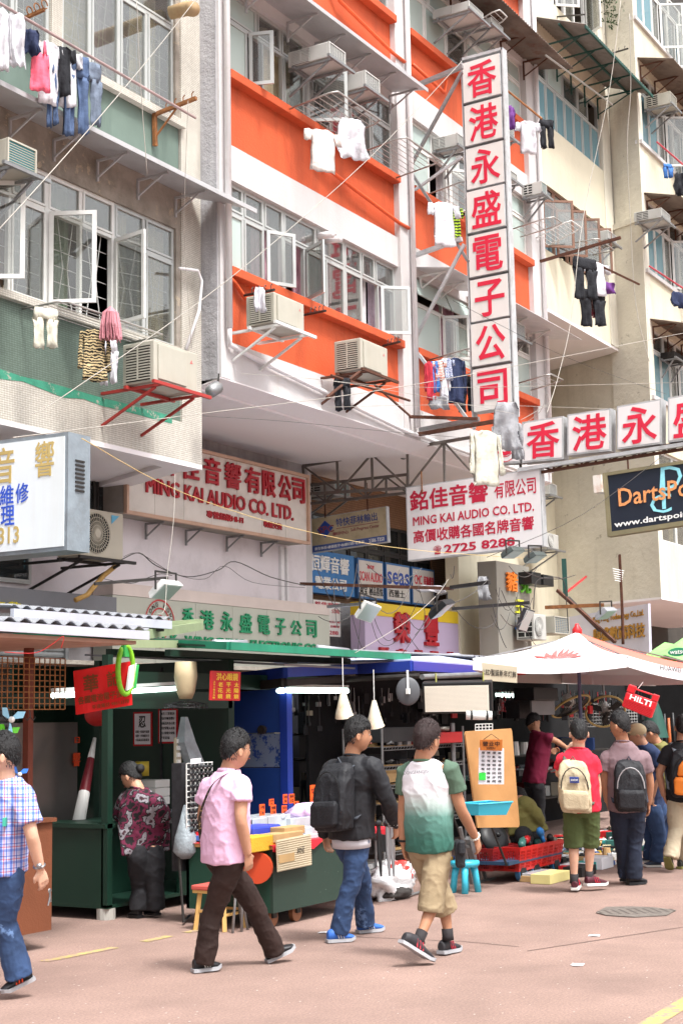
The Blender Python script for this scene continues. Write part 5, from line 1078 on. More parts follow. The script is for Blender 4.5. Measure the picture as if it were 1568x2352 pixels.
# optician sign
qd=quadY(c('p',188,410),c('p',474,420),c('p',178,692),c('p',466,697),7.95)
t_=thing('hanging_sign','square red sign with yellow characters, hung between the booth and the blue stall','shop sign',qd.P(.5,0));b=B();qd.slab(b,0,0,1,1,-.01,0);b.build('panel',mat('red_sign_board','#B01C1E',.5,var=.08),t_)
b=B();qd.text(b,'洪心眼鏡',.18,.06,.90,.32,.002,.003,.02)
for ci,colm in enumerate(('老花鏡','平光鏡','太陽鏡')):
 for k,ch in enumerate(colm):x=.24+ci*.27;qd.text(b,ch,x,.38+k*.2,x+.16,.54+k*.2,.002,.003,.015)
for k,ch in enumerate('上午十時至六時'):qd.text(b,ch,.09,.34+k*.09,.15,.41+k*.09,.002,.003,.01)
b.build('lettering',mat('yellow_print','#E0B83A',.5),t_)
# optician's rack behind
oz=thing('display_shelf','glazed shelf of eyewear and colourful boxes behind the red square sign','shelf',(12.2,9.3,0));Y=9.3
a,e=onY(c('p',0,700),Y),onY(c('p',340,1400),Y)
for z in[a.z-(a.z-e.z)*k/7 for k in range(8)]:B().box((a.x,Y,z),(e.x,Y+.3,z+.012)).build('shelf_board',glass_k,oz)
B().box((a.x+(e.x-a.x)*.5,Y-.02,.8),(a.x+(e.x-a.x)*.56,Y,2.1)).build('post',steel,oz);B().box((a.x-.1,Y+.31,.1),(e.x+.1,Y+.33,2.3)).build('back',dk,oz)
cols=['#C07A2E','#B8A23A','#A8602A','#7FA04A','#8A4A6A','#4A6A9A']
for i in range(26):
 f_=random.random();zl=random.randrange(1,7);x=a.x+(e.x-a.x)*f_;z=a.z-(a.z-e.z)*zl/7+.012;w_=.04+.05*random.random();one(B().box((x,Y+.03,z),(x+w_,Y+.1,z+.03+.06*random.random())),'glasses_case','small eyewear boxes on the glazed shelf behind the red square sign','box',[mat('case_'+str(k),cc__,.5)for k,cc__ in enumerate(cols)][i%6]if i%3 else whp,group='small boxes on the eyewear shelf')
for i,(pA,pB)in enumerate(((c('p',140,1020),c('p',238,1130)),(c('p',215,970),c('p',335,1030)),(c('p',245,1040),c('p',335,1140)),(c('p',120,1150),c('p',212,1300)),(c('p',215,1150),c('p',290,1300)),(c('p',312,810),c('p',340,1000)))):
 a,e=onY(pA,9.15),onY(pB,9.15);m_=mat('comic_print_%d'%(i%3),['#B97A34','#B5A048','#A86A3A'][i%3],.5,var=.5,scale=30);t_=thing('picture_box',['orange picture box, upper left of the stack','wide orange picture box on top of the stack','yellow picture box at the right of the stack','tall picture box, lower left of the stack','tall picture box, lower right of the stack','narrow yellow picture box beside the blue panel'][i],'box',(a.x,9.15,e.z));B().box((a.x,9.15,e.z),(e.x,9.25,a.z)).build('box',m_,t_)
 B().box((a.x+(e.x-a.x)*.6,9.145,a.z-.05),(e.x-.005,9.149,a.z-.01)).build('price_tag',mat('neon_yellow','#D8E03A',.5),t_)
qd=quadY(c('p',195,698),c('p',338,698),c('p',195,846),c('p',338,846),9.1);t_=thing('notice','pink notice reading SALE behind the red square sign','notice',qd.P(.5,0));b=B();qd.slab(b,0,0,1,1,-.005,0);b.build('sheet',mat('faded_pink_paper','#C9A8A4',.7),t_);b=B();qd.text(b,'SALE SA',.03,.28,.98,.54,.002,.002,.0);qd.text(b,'清貨清',.03,.62,.98,.92,.002,.002,.0);b.build('lettering',mat('maroon_ink','#7A3A3A',.6),t_)
# grid rack of sunglasses
Y=7.9;a,e=onY(c('k',60,455),Y),onY(c('k',235,930),Y)
t_=thing('sunglasses_rack','white wire grid rack full of dark sunglasses behind the man in pink','display rack',(a.x,Y,0));b=B()
for i in range(7):x=a.x+(e.x-a.x)*i/6;b.bar((x,Y,a.z),(x+.0,Y,e.z),.008)
for i in range(14):z=a.z+(e.z-a.z)*i/13;b.bar((a.x,Y-.006,z),(e.x,Y-.006,z),.008)
b.build('wire_grid',alu_w,t_);B().box((a.x+.05,Y+.09,e.z-.3),(e.x-.05,Y+.2,a.z)).build('back_board',dk,t_);b=B();b.tube([(a.x,Y+.1,e.z),(a.x-.05,Y,.03),(a.x+.3,Y+.2,.03)],.012,6);b.tube([(e.x,Y+.1,e.z),(e.x,Y,.03)],.012,6);b.build('stand',steel_d,t_)
g0=None
for r_ in range(11):
 for cc2 in range(3):
  x=a.x+(e.x-a.x)*(.17+.31*cc2);z=a.z+(e.z-a.z)*(.06+.085*r_)
  if g0 is None:
   b=B()
   for s_ in(-1,1):b.ball((x+s_*.027,Y-.03,z),.024,7,sc_=(1,.35,.8))
   b.bar((x-.05,Y-.028,z+.012),(x+.05,Y-.028,z+.012),.006);g0=one(b,'sunglasses','pair of dark sunglasses hooked on the white grid rack','sunglasses',blk,True,group='sunglasses on the white grid rack');gp0=V((x,0,z))
  else:d=g0.copy();COL.objects.link(d);d.location=g0.location+V((x-gp0.x,0,z-gp0.z))
qd=quadY(c('k',88,425),c('k',158,418),c('k',90,460),c('k',158,452),Y-.04);one((lambda b:(qd.slab(b,0,0,1,1,-.003,0),b)[1])(B()),'price_card','white handwritten price card on top of the sunglasses rack','price card',paper)
a,e=onY(c('k',90,925),Y-.02),onY(c('k',172,1045),Y-.02);t_=thing('leaflet_box','red and white box with lettering under the sunglasses','box',(a.x,Y,e.z));B().box((a.x,Y-.02,e.z),(e.x,Y+.1,a.z)).build('box',redp,t_);qd=FQ(a.x,e.x,e.z,a.z,Y-.02);b=B();qd.slab(b,.08,.2,.95,.85,0,.003);b.build('card',paper,t_);b=B();qd.text(b,'VANDI',.12,.35,.92,.7,.004,.002,.0);b.build('lettering',red_d,t_)
b=B();o=onY(c('k',50,940),7.95);b.tube([o+V((0,0,.26)),o+V((0,0,.12)),o+V((.01,0,-.02)),o+V((0,0,-.14)),o+V((0,0,-.2))],[.012,.05,.10,.11,.05],9);bagm=mat('thin_grey_plastic_bag','#8A949A',.4,var=.2,scale=8,bump=.8,bscale=14);one(b,'plastic_bag','grey translucent plastic bag hanging left of the sunglasses rack','bag',bagm,True)
b=B();a=onY(c('k',60,140),8.6);e=onY(c('k',100,480),8.6);b.loft([[a+V((-.02,0,0)),a+V((.02,0,0)),a+V((.02,.05,0)),a+V((-.02,.05,0))],[V((a.x-.03,8.6,(a.z+e.z)/2)),V((a.x+.12,8.58,(a.z+e.z)/2)),V((a.x+.14,8.68,(a.z+e.z)/2)),V((a.x-.03,8.7,(a.z+e.z)/2))],[e+V((.0,0,0)),e+V((.22,0,0)),e+V((.22,.08,0)),e+V((.0,.08,0))]]);one(b,'plastic_sheet','white plastic sheet with grey lettering bundled at the booth post','plastic sheet',bagm)
# ------------------------------------------------------------------ blue stall
Y=Y_b=8.5;px_=onY((660,1700),Y).x
bb_=thing('market_stall','blue metal stall with a scratched side panel behind the man in pink','market stall',(px_,Y,0))
B().box((px_-.05,Y-.03,0),(px_+.05,Y+.06,2.1)).build('corner_post',blue_p,bb_)
yb=onX((520,1800),px_-.03).y
gw=blue_w;wearp=mat('blue_panel_peeling','#1D3F86',.5,var=.1,wear='#6F7F9A',wscale=6,wlo=.47)
za,zb2=onX(c('p',890,1010),px_).z,onX(c('p',890,1330),px_).z
B().box((px_-.04,Y+.06,za+.01),(px_-.01,yb,2.08)).build('upper_panel',gw,bb_);B().box((px_-.04,Y+.06,zb2),(px_-.01,yb,za)).build('peeling_panel',wearp,bb_);B().box((px_-.04,Y+.06,.1),(px_-.01,yb,zb2-.01)).build('lower_panel',gw,bb_)
l_=onX(c('p',680,975),px_-.06);B().cyl(l_+V((-.03,0,0)),l_+V((.03,0,0)),.045,12).build('padlock',steel_d,bb_)
B().bar(onX(c('p',20,545),px_-.06),onX(c('p',900,440),px_-.06),.06,.14).build('eave',blue_p,bb_)
B().bar(onY(c('p',900,425),Y-.3),onY(c('p',1568,395),Y-.3),.06,.10).build('eave',blue_p,bb_)
b=B();b.plate([onY(c('p',890,345),Y-.35),onY(c('p',1568,378),Y-.35),onY(c('p',1568,378),Y-.35)+V((1.2,2.6,.2)),onY(c('p',890,345),Y-.35)+V((0,2.6,.2))],.02);b.build('roof_sheet',zinc,bb_)
B().bar(onY(c('p',300,590),Y+.9),onY(c('p',890,525),Y-.2),.07,.09).build('beam',steel_d,bb_);B().bar(onY(c('p',890,525),Y-.2),onY(c('p',1568,485),Y-.2),.07,.07).build('beam',steel_d,bb_)
# clutter inside the blue stall
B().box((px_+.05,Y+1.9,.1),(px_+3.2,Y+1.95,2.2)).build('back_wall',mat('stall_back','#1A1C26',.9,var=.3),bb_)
for z in(.75,1.25,1.55):B().box((px_+.1,Y+.9,z),(px_+2.4,Y+1.5,z+.02)).build('shelf',steel_d,bb_)
def clutter(label,grp,x0,x1,y0,y1,z,n,mats_,hmax=.25,s_=.18,nm='stock_box',ct='box'):
 for i in range(n):
  x=random.uniform(x0,x1);y=random.uniform(y0,y1);w_=s_*random.uniform(.4,1);h_=hmax*random.uniform(.3,1);d_=s_*random.uniform(.4,.9);rz=random.uniform(-.5,.5);m_=random.choice(mats_);k=random.random();b=B()
  if k<.55:b.cbox((x,y,z+h_/2),w_,d_,h_,rz)
  elif k<.8:b.tube([(x,y,z),(x,y,z+h_)],[w_*.4,w_*.3],10)
  else:b.tube([(x-w_*.4,y,z+.03),(x,y,z+.05),(x+w_*.45,y+d_*.3,z+.04)],[.02,.03,.018],7);b.cbox((x,y,z+.05),w_*.3,w_*.25,.06,rz)
  one(b,nm,label,ct,m_,False,grp)
dkm=[dk,blk,mat('dim_grey','#55575C',.5),mat('dim_red','#6A2020',.5),mat('dim_blue','#223A6A',.5),mat('dim_beige','#8C8474',.6)]
clutter('second-hand goods piled on the shelves of the dark blue stall','goods inside the blue stall',px_+.2,px_+2.2,Y+.95,Y+1.3,1.27,12,dkm);clutter('second-hand goods piled on the shelves of the dark blue stall','goods inside the blue stall',px_+.2,px_+2.2,Y+.95,Y+1.3,.77,14,dkm,.35)
clutter('second-hand goods piled on the shelves of the dark blue stall','goods inside the blue stall',px_+.2,px_+2.2,Y+.95,Y+1.3,1.57,12,dkm,.3)
o=onY(c('p',1165,1030),Y+.8);t_=thing('desk_fan','dark round fan standing inside the blue stall','fan',o);b=B()
for rr in(.06,.12,.17):b.tube([o+V((cos(a_*pi/10)*rr,0,sin(a_*pi/10)*rr))for a_ in range(21)],.005,4,False)
for k in range(14):a_=k*pi/7;b.tube([o,o+V((cos(a_)*.17,0,sin(a_)*.17))],.003,3)
b.build('guard',steel_d,t_);B().cyl(o-V((0,.03,0)),o+V((0,.06,0)),.045,12).build('hub',mat('dim_grey','#55575C',.5),t_)
for i,(pt,lb)in enumerate(((c('p',1455,735),'white paper cone lampshade hanging above the man in the black jacket, left one'),(c('q',270,715),'stained paper cone lampshade with ragged hem, right one'))):
 o=onY(pt,7.6);t_=thing('cone_lamp',lb,'lamp',o);h_=.29
 b=B();b.tube([o+V((0,0,h_*.52)),o+V((.0,0,.08)),o+V((.01,0,-h_*.3)),o+V((.02,0,-h_*.42))],[.02,.04,.085,.095],16,False);b.build('shade',mat('cream_paper','#D8CFBA',.8,var=.06,dirt='#B8904A',damt=.6,dscale=6),t_,smooth=True);B().ball(o+V((0,0,-.1)),.04,8).build('bulb',whp,t_);B().tube([o+V((0,0,h_*.5)),o+V((0,0,h_*.5+.32))],.005,5).build('cord',whp,t_)
# ------------------------------------------------------------------ green market table
TX,TY=onY(c('u',785,665),7.05).x,7.05;ztop=onY(c('u',700,150),7.05).z;tz0=onY(c('u',785,665),7.05).z;TX1=12.0
mt=thing('market_table','scratched dark green market cart with goods on top, behind the man in black','market table',(TX,TY,0))
scr=mat('scratched_green','#253830',.55,var=.12,scale=2,dirt='#1C3028',damt=.3,dscale=2,wear='#8FA398',wscale=26,wlo=.66)
B().box((TX,TY,tz0),(TX1,TY+.03,ztop)).build('front_panel',scr,mt);B().box((TX,TY+.03,tz0),(TX+.03,TY+.9,ztop)).build('end_panel',mat('green_end_panel','#1A3F32',.5,var=.1),mt);B().box((TX-.02,TY-.02,ztop),(TX1,TY+.95,ztop+.03)).build('top',wood,mt);B().box((TX,TY+.87,tz0),(TX1,TY+.9,ztop)).build('back_panel',scr,mt);B().box((TX+.03,TY+.03,tz0),(TX1,TY+.87,tz0+.02)).build('floor',scr,mt)
for x in(TX+.12,TX1-.9):B().cyl((x,TY+.08,.075),(x,TY+.12,.075),.075,16).build('wheel',mat('brown_caster','#8A5A3E',.6),mt);B().box((x-.03,TY+.06,.075),(x+.03,TY+.14,tz0)).build('caster_fork',steel_d,mt)
b=B();zr=ztop+.034
ed=[(TX-.04+i*.16,.05+.035*sin(i*2.1))for i in range(15)]
for i in range(14):
 (xa,da),(xb,db)=ed[i],ed[i+1];b.quad((xa,TY-.03,zr-da),(xb,TY-.03,zr-db),(xb,TY-.028,zr),(xa,TY-.028,zr));b.quad((xa,TY-.028,zr),(xb,TY-.028,zr),(xb,TY+.8,zr),(xa,TY+.8,zr))
one(b,'table_cloth','bright red cloth on the green market cart','cloth',mat('red_cloth','#C4202E',.8,var=.15,bump=.4,bscale=20))
clear=mat('clear_plastic_tray','#A9AEB4',.25,var=.15,scale=12,spec=.7);bluetub=mat('blue_tub','#2F3FA8',.4,var=.05)
def goods(nm,lb,ct,pA,pB,Y,d_,m_,bev=.006,z_=None):
 a,e=onY(pA,Y),onY(pB,Y);x0,x1=sorted((a.x,e.x));zz=sorted((a.z,e.z));b=B();b.box((x0,Y,zz[0]),(x1,Y+d_,zz[1]));return one(b,nm,lb,ct,m_,bevel=bev)
goods('storage_box','clear plastic box with silver wrapped items at the back of the cart','box',c('k',505,830),c('k',608,875),7.5,.3,clear);goods('storage_box','second clear plastic box of silver items, middle back of the cart','box',c('k',612,812),c('k',765,882),7.5,.3,clear);goods('storage_box','clear lidded box under the lilac cloth','box',c('k',766,828),c('k',950,882),7.45,.3,clear);goods('storage_box','stacked clear box with white price labels, right of the cart','box',c('k',862,890),c('k',960,935),7.2,.3,clear);goods('storage_box','lowest clear box of the stack at the right of the cart','box',c('k',880,938),c('k',965,990),7.12,.3,clear)
goods('tub','deep blue plastic tub on the cart','tub',c('k',510,888),c('k',700,948),7.25,.25,bluetub,.015);goods('box','yellow cardboard box at the left front of the cart','box',c('k',500,958),c('k',662,1036),7.06,.22,mat('yellow_card','#C49A2A',.7,var=.12,bump=.3));goods('box','brown open tray on the cart front','box',c('k',722,890),c('k',862,925),7.1,.15,card);goods('box','brown open tray tied down at the middle of the cart','box',c('k',650,935),c('k',850,965),7.05,.15,card)
b=B();o=onY(c('k',850,760),7.5);drape(b,o+V((0,0,.05)),V((1,0,0)),[(0,-.14,.28),(.08,-.3,.3),(.16,-.12,.28)],.06,3,14,.03);one(b,'cloth','crumpled lilac cloth on the clear boxes of the cart','cloth',mat('lilac_cloth','#C6B4D8',.85,var=.1),True)
qd=quadY(c('k',666,975),c('k',900,930),c('k',676,1190),c('k',905,1142),6.98);t_=thing('cardboard_sign','torn corrugated cardboard price sign hung on the cart front','price sign',qd.P(.5,0));b=B();qd.slab(b,0,0,1,1,-.006,0)
b.build('sheet',mat('corrugated_cardboard','#B5A68C',.85,var=.1,scale=5),t_);b=B()
for k in range(14):qd.slab(b,.01,.03+.07*k,.99,.055+.07*k,0,.006)
b.build('corrugation',mat('corrugated_cardboard_ridge','#C2B59C',.85),t_);b=B();qd.slab(b,.03,.48,.48,.74,.005,.008);b.build('patch',card,t_);b=B();qd.text(b,'30元',.55,.35,.78,.55,.008,.002,-.01,shear=.3);b.build('lettering',black_l,t_)
otag=mat('orange_price_tag','#E8561A',.6,emit=0)
for i,(x_,y_,w_,h_)in enumerate(((635,718,32,42),(572,770,36,75),(648,772,36,72),(722,770,34,60),(728,695,30,62),(772,692,36,60),(804,732,30,40),(922,672,52,140))):
 a=c('k',x_-w_/2,y_-h_/2);e=c('k',x_+w_/2,y_+h_/2);Yt=7.55+.05*(i%3);P0,P1=onY(a,Yt),onY(e,Yt);t_=thing('price_tag','upright orange price tag, %s'%['upper left of the cart goods','tall one leftmost on the cart','low one second from the left','low one in the middle of the cart','back row left of two','back row right of two','small one next to the wrapped silver pieces','the largest, beside the black backpack'][i],'price tag',P0);qd=FQ(P0.x,P1.x,P1.z,P0.z,Yt)
 b=B();qd.slab(b,0,0,1,1,-.004,0);b.build('card',otag,t_);b=B();qd.text(b,['$38','大平賣','特價','$25','出售','清貨','$5','大減價'][i],.12,.12,.88,.4,.002,.001,.02);qd.text(b,['元','16','28','元','30','10','起','116'][i],.2,.55,.8,.85,.002,.001,.01);b.build('lettering',black_l,t_)
sil=[mat('silver_foil','#A9AEB6',.3,.6,var=.3,scale=20),blk,clear,whp]
clutter('small wrapped goods scattered along the back of the green cart','small goods on the green cart',TX+.1,TX+1.6,7.5,7.75,ztop+.16,34,sil,.07,.11,'wrapped_item','goods')
# stools and folding chair behind the pink man
o=onZ(c('u',350,790));t_=thing('stool','pale wooden stool with a red cushion behind the man in pink','stool',o);s_=.15;zt_=onX(c('u',340,480),o.x).z
for dx in(-1,1):
 for dy in(-1,1):B().bar(o+V((dx*s_,dy*s_,0)),o+V((dx*s_*.8,dy*s_*.8,zt_)),.035).build('leg',woodl,t_)
 B().bar(o+V((dx*s_*.9,-s_*.9,zt_*.5)),o+V((dx*s_*.9,s_*.9,zt_*.5)),.02).build('rung',woodl,t_)
B().bar(o+V((-s_*.9,-s_*.9,zt_*.42)),o+V((s_*.9,-s_*.9,zt_*.42)),.02).build('rung',woodl,t_)
B().cbox(o+V((0,0,zt_+.01)),.33,.33,.03).build('seat',woodl,t_);B().cbox(o+V((0,0,zt_+.04)),.35,.35,.04).build('cushion',mat('red_cushion','#B8524A',.8),t_,bevel=.01)
o=onZ(c('u',520,812));t_=thing('folding_stool','folded metal-legged round stool with an orange seat beside the cart','stool',o)
for p0,p1 in(((-.12,0,0),(.05,.05,.62)),((.1,0,0),(-.02,.05,.62)),((-.02,-.02,0),(.08,.03,.6)),((.16,.1,0),(.04,.1,.6))):B().tube([o+V(p0),o+V(p1)],.012,7).build('leg',steel,t_,smooth=True)
a=onY(c('u',660,290),7.12);B().tube([a+V((-.02,0,0)),a+V((.03,.02,0))],[.13,.13],20).build('seat',mat('orange_seat','#B8401E',.5,var=.1),t_)
# ------------------------------------------------------------------ camera stall: roof, pipe, board, shelves
cs=thing('market_stall','camera seller stall with a bright blue roof edge and metal wire shelves','market stall',(14,7.6,0));rz_=2.28
A_,B_,C_=onY(c('q',0,345),8.5),onY(c('q',575,312),7.55),onY(c('q',1178,352),7.75)
B().bar(A_,B_,.05,.11).build('roof_edge',mat('bright_blue_edge','#2A3E9A',.4,var=.06),cs);B().bar(B_,C_,.05,.10).build('roof_edge',mat('bright_blue_edge','#2A3E9A',.4,var=.06),cs)
b=B();P4=onY(c('q',1060,225),9.5);b.plate([B_+V((0,0,.07)),C_+V((0,0,.07)),P4+V((1.2,.8,.1)),A_+V((.6,1.3,.15))],.02);b.build('roof_sheet',mat('pale_blue_sheet','#B9C2DC',.5,var=.05),cs)
B().cyl(onY(c('q',20,425),8.3),onY(c('q',640,395),7.4),.028,8).build('pipe',steel_d,cs);B().cyl(onY(c('q',660,402),7.35),onY(c('q',1215,378),7.2),.03,10).build('pipe',steel,cs)
r2=thing('stall_roof','grey corrugated roof with a dark gutter pipe left of the umbrella','roof',onY(c('q',1080,240),8.4));a,e=onY(c('q',1080,240),8.4),onY(c('q',1900,320),8.4)
corrX(a.x,e.x,8.4,10.2,a.z,.14,.02,.15).build('corrugated_sheet',zinc,r2);B().cyl((a.x,8.38,a.z-.06),(e.x,8.38,a.z-.06),.045,10).build('gutter',steel_d,r2,smooth=True)
# LED board
qd=quadD(c('q',658,452),c('q',1230,440),c('q',668,708),c('q',1238,700),13.6,13.5);t_=thing('led_board','black-cased LED board with a cream-white dotted face, tied under the grey pipe','LED board',qd.P(.5,0))
b=B();qd.slab(b,0,0,1,1,-.16,0,0);b.build('case',blk,t_,bevel=.01);b=B();qd.slab(b,.035,.11,.955,.93,.001,.006);b.build('face',mat('led_face','#E6E0D2',.4,var=0),t_)
b=B();NX,NY=60,20
for i in range(NX):
 for j in range(NY):s0,t0=.04+.91*i/NX,.125+.79*j/NY;b.add([qd.P(s0,t0,.009),qd.P(s0,t0+.018,.009),qd.P(s0+.006,t0+.018,.009),qd.P(s0+.006,t0,.009)],[(0,1,2,3)])
b.build('led_dots',mat('led_dot','#9A9484',.5,var=0),t_,kind='stuff')
b=B()
for s_ in(.2,.88):b.tube([qd.P(s_,0,-.05),qd.P(s_,-.28,-.05)],.008,5)
b.build('wire_tie',mat('yellow_wire','#A8A85A',.6),t_);b=B();qd.text(b,' ',0,0,.1,.1)if 0 else None
qd2=quadD(c('q',1010,700),c('q',1240,700),c('q',1020,735),c('q',1240,738),13.3,13.3);b=B();b.cyl(qd2.P(.03,.5),qd2.P(.97,.5),.04,12);t_=thing('emergency_lamp','white tube lamp with black straps under the LED board','lamp',qd2.P(0,.5));b.build('tube',whp,t_,smooth=True)
for s_ in(.18,.75):B().cyl(qd2.P(s_,.5),qd2.P(s_+.08,.5),.043,12).build('strap',blk,t_)
# round grey plate on an arm
o=onD(c('q',545,520),13.4);t_=thing('satellite_plate','round dark grey disc hanging on a white arm left of the LED board','disc',o);n_=(CO-o).normalized()
u1=n_.cross(V((0,0,1))).normalized();u2=u1.cross(n_)
b=B();R_=.117;b.loft([[o+u1*cos(k*pi/20)*R_*f_*.93+u2*sin(k*pi/20)*R_*f_*1.1+n_*o_ for k in range(40)]for f_,o_ in((.3,.025),(.85,.012),(1,0),(1,-.02),(.5,-.03))]);b.build('disc',mat('grey_disc','#4E5054',.5,var=.08),t_,smooth=True);B().bar(o+n_*.03,o+n_*.02+V((0,0,.19)),.018).build('arm',whp,t_);B().cbox(o+n_*.035,.03,.03,.05).build('mount',whp,t_)
# cardboard notice
qd=quadD(c('q',1150,285),c('q',1440,320),c('q',1158,430),c('q',1440,452),14.2,14.2);t_=thing('cardboard_sign','hand-lettered cardboard notice beginning LED beside the umbrella','notice',qd.P(0,0));b=B();qd.slab(b,0,0,1,1,-.008,0);b.build('sheet',mat('pale_cardboard','#C4BBA4',.8,var=.08),t_);b=B();qd.text(b,'LED聖誕新年灯飾',.04,.30,.97,.68,.002,.002,0);b.build('lettering',black_l,t_)
# wire shelving
Y=8.2
sp=[onY(c('q',q_,1100),Y).x for q_ in(335,1000)];zs=[onY(c('q',650,y_),Y).z for y_ in(815,965,1120,1270,1420)]
ws=thing('wire_shelf','tall metal wire shelf with camera gear behind the man in white and green','shelf',(sp[0],Y,0))
for x in(sp[0],sp[1]):
 for y in(Y,Y+.5):B().cyl((x,y,0),(x,y,zs[0]),.016,7).build('upright',steel,ws)
x3=onY(c('q',885,1000),Y).x;B().cyl((x3,Y-.05,zs[2]),(x3,Y-.05,zs[1]+.25),.03,8).build('upright',steel,ws)
for z in zs[1:]+[.55,.25]:
 b=B()
 for k in range(6):b.bar((sp[0],Y+.1*k,z),(sp[1],Y+.1*k,z),.008)
 b.bar((sp[0],Y-.004,z-.035),(sp[1],Y-.004,z-.035),.008)
 for k in range(30):x=sp[0]+(sp[1]-sp[0])*k/29;b.bar((x,Y,z-.035),(x+.04,Y,z),.004)
 b.build('shelf',steel,ws);B().box((sp[0]+.05,Y+.05,z+.006),(sp[1]-.2,Y+.45,z+.014)).build('liner',card,ws)
camm=[blk,dk,blk,mat('dim_grey','#55575C',.5),card]
for z in zs[1:4]+[.55]:clutter('dark camera gear and boxes standing on the metal wire shelf','camera gear on the wire shelf',sp[0]+.1,sp[1]-.15,Y+.1,Y+.35,z+.015,11,camm,.14,.2,'camera_gear','goods')
goods('crate','long dark grey crate on the top of the wire shelf','crate',c('q',345,820),c('q',620,930),Y+.02,.4,mat('dark_crate','#3E4042',.6));goods('tray','red plastic tray on the wire shelf beside the man in white and green','tray',c('q',690,862),c('q',995,940),Y-.12,.3,redp,.01)
a=onY(c('q',825,845),Y);one(B().tube([a,a+V((0,0,.05))],.09,20),'cake_tin','round silver tin standing in the red tray','tin',mat('tin','#A8A49C',.35,.7),True)
goods('carton','brown cardboard carton low on the wire shelf','box',c('q',360,1175),c('q',480,1262),Y+.02,.3,card)
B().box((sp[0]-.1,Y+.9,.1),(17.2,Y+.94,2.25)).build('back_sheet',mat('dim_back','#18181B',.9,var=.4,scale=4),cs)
# plywood board with papers
bd=Q(onD(c('l',900,515),14.6),onD(c('l',1285,490),15.0),onD(c('l',1005,1305),14.6),onD(c('l',1350,1300),15.0))
pb_=thing('plywood_board','leaning light brown plywood board with an OPEN sign and a price list','board',bd.P(0,1))
pts=[bd.P(x,y)for x,y in((.0,1),(.97,1),(1,.97),(1,.03),(.985,0),(.03,0),(0,.03))];b=B();b.plate(pts,.02);b.build('board',wood,pb_)
q1=quadD(c('l',1014,650),c('l',1220,655),c('l',1010,948),c('l',1220,948),14.5,14.5);t_=thing('price_list','white paper sheet of handwritten black characters clipped on the plywood board','notice',q1.P(0,0));b=B();q1.slab(b,0,0,1,1,-.01,0);b.build('sheet',paper,t_);b=B()
for k,row in enumerate(('看機擺整','手勿亂碰','如有損壞','照價賠償','每特可數','個價同碼','元發步閃','　售閃燈')):
 for j,ch in enumerate(row):
  if ch!='　':q1.text(b,ch,.10+.22*j,.09+.113*k,.24+.22*j,.155+.113*k,.002,.001,.01)
b.build('lettering',black_l,t_);b=B();q1.slab(b,.02,.68,.28,.88,.004,.008);b.build('green_note',mat('neon_green','#3AD84A',.6),t_)
q1=quadD(c('l',1023,582),c('l',1208,580),c('l',1023,670),c('l',1205,675),14.45,14.45);t_=thing('wooden_sign','small varnished wooden plaque with three characters and OPEN, hung on a cord','sign',q1.P(.5,0));b=B();q1.slab(b,0,0,1,1,-.015,0);b.build('plaque',mat('varnished_wood','#B5682A',.35,var=.2,scale=12),t_,bevel=.004);b=B();q1.text(b,'營业中',.12,.15,.88,.58,.002,.002,.02);q1.text(b,'OPEN',.30,.66,.68,.86,.002,.002,.01);b.build('lettering',mat('dark_brown_ink','#3A1E10',.6),t_);B().tube([q1.P(.15,0),q1.P(.5,-.5),q1.P(.85,0)],.003,4).build('cord',black_l,t_)
A_,B_=onD(c('l',1012,1112),14.1),onD(c('l',1290,1092),14.1);C_,D_=onD(c('l',1020,1205),14.1),onD(c('l',1270,1200),14.1)
t_=thing('basin','turquoise rectangular plastic basin hanging on the plywood board','basin',C_);bk=V((.05,.28,0));b=B();b.loft([[A_,B_,B_+bk,A_+bk],[C_+(D_-C_)*.04+bk*.1,D_-(D_-C_)*.04+bk*.1,D_-(D_-C_)*.04+bk*.9,C_+(D_-C_)*.04+bk*.9]],False);b.f.append([4,5,6,7]);b.m.append(0);b.build('body',turq,t_);b=B();b.tube([A_,B_,B_+bk,A_+bk,A_],.009,6);b.build('rim',turq,t_)
g2=thing('wire_basket','white wire grid with clips above the plywood board','wire grid',onD(c('l',1000,500),14.5));q1=quadD(c('l',985,455),c('l',1125,450),c('l',985,505),c('l',1125,500),14.5,14.5);b=B()
for k in range(6):b.bar(q1.P(k/5,0),q1.P(k/5,1),.008)
for k in range(3):b.bar(q1.P(0,k/2),q1.P(1,k/2),.008)
b.build('wire_grid',alu_w,g2)
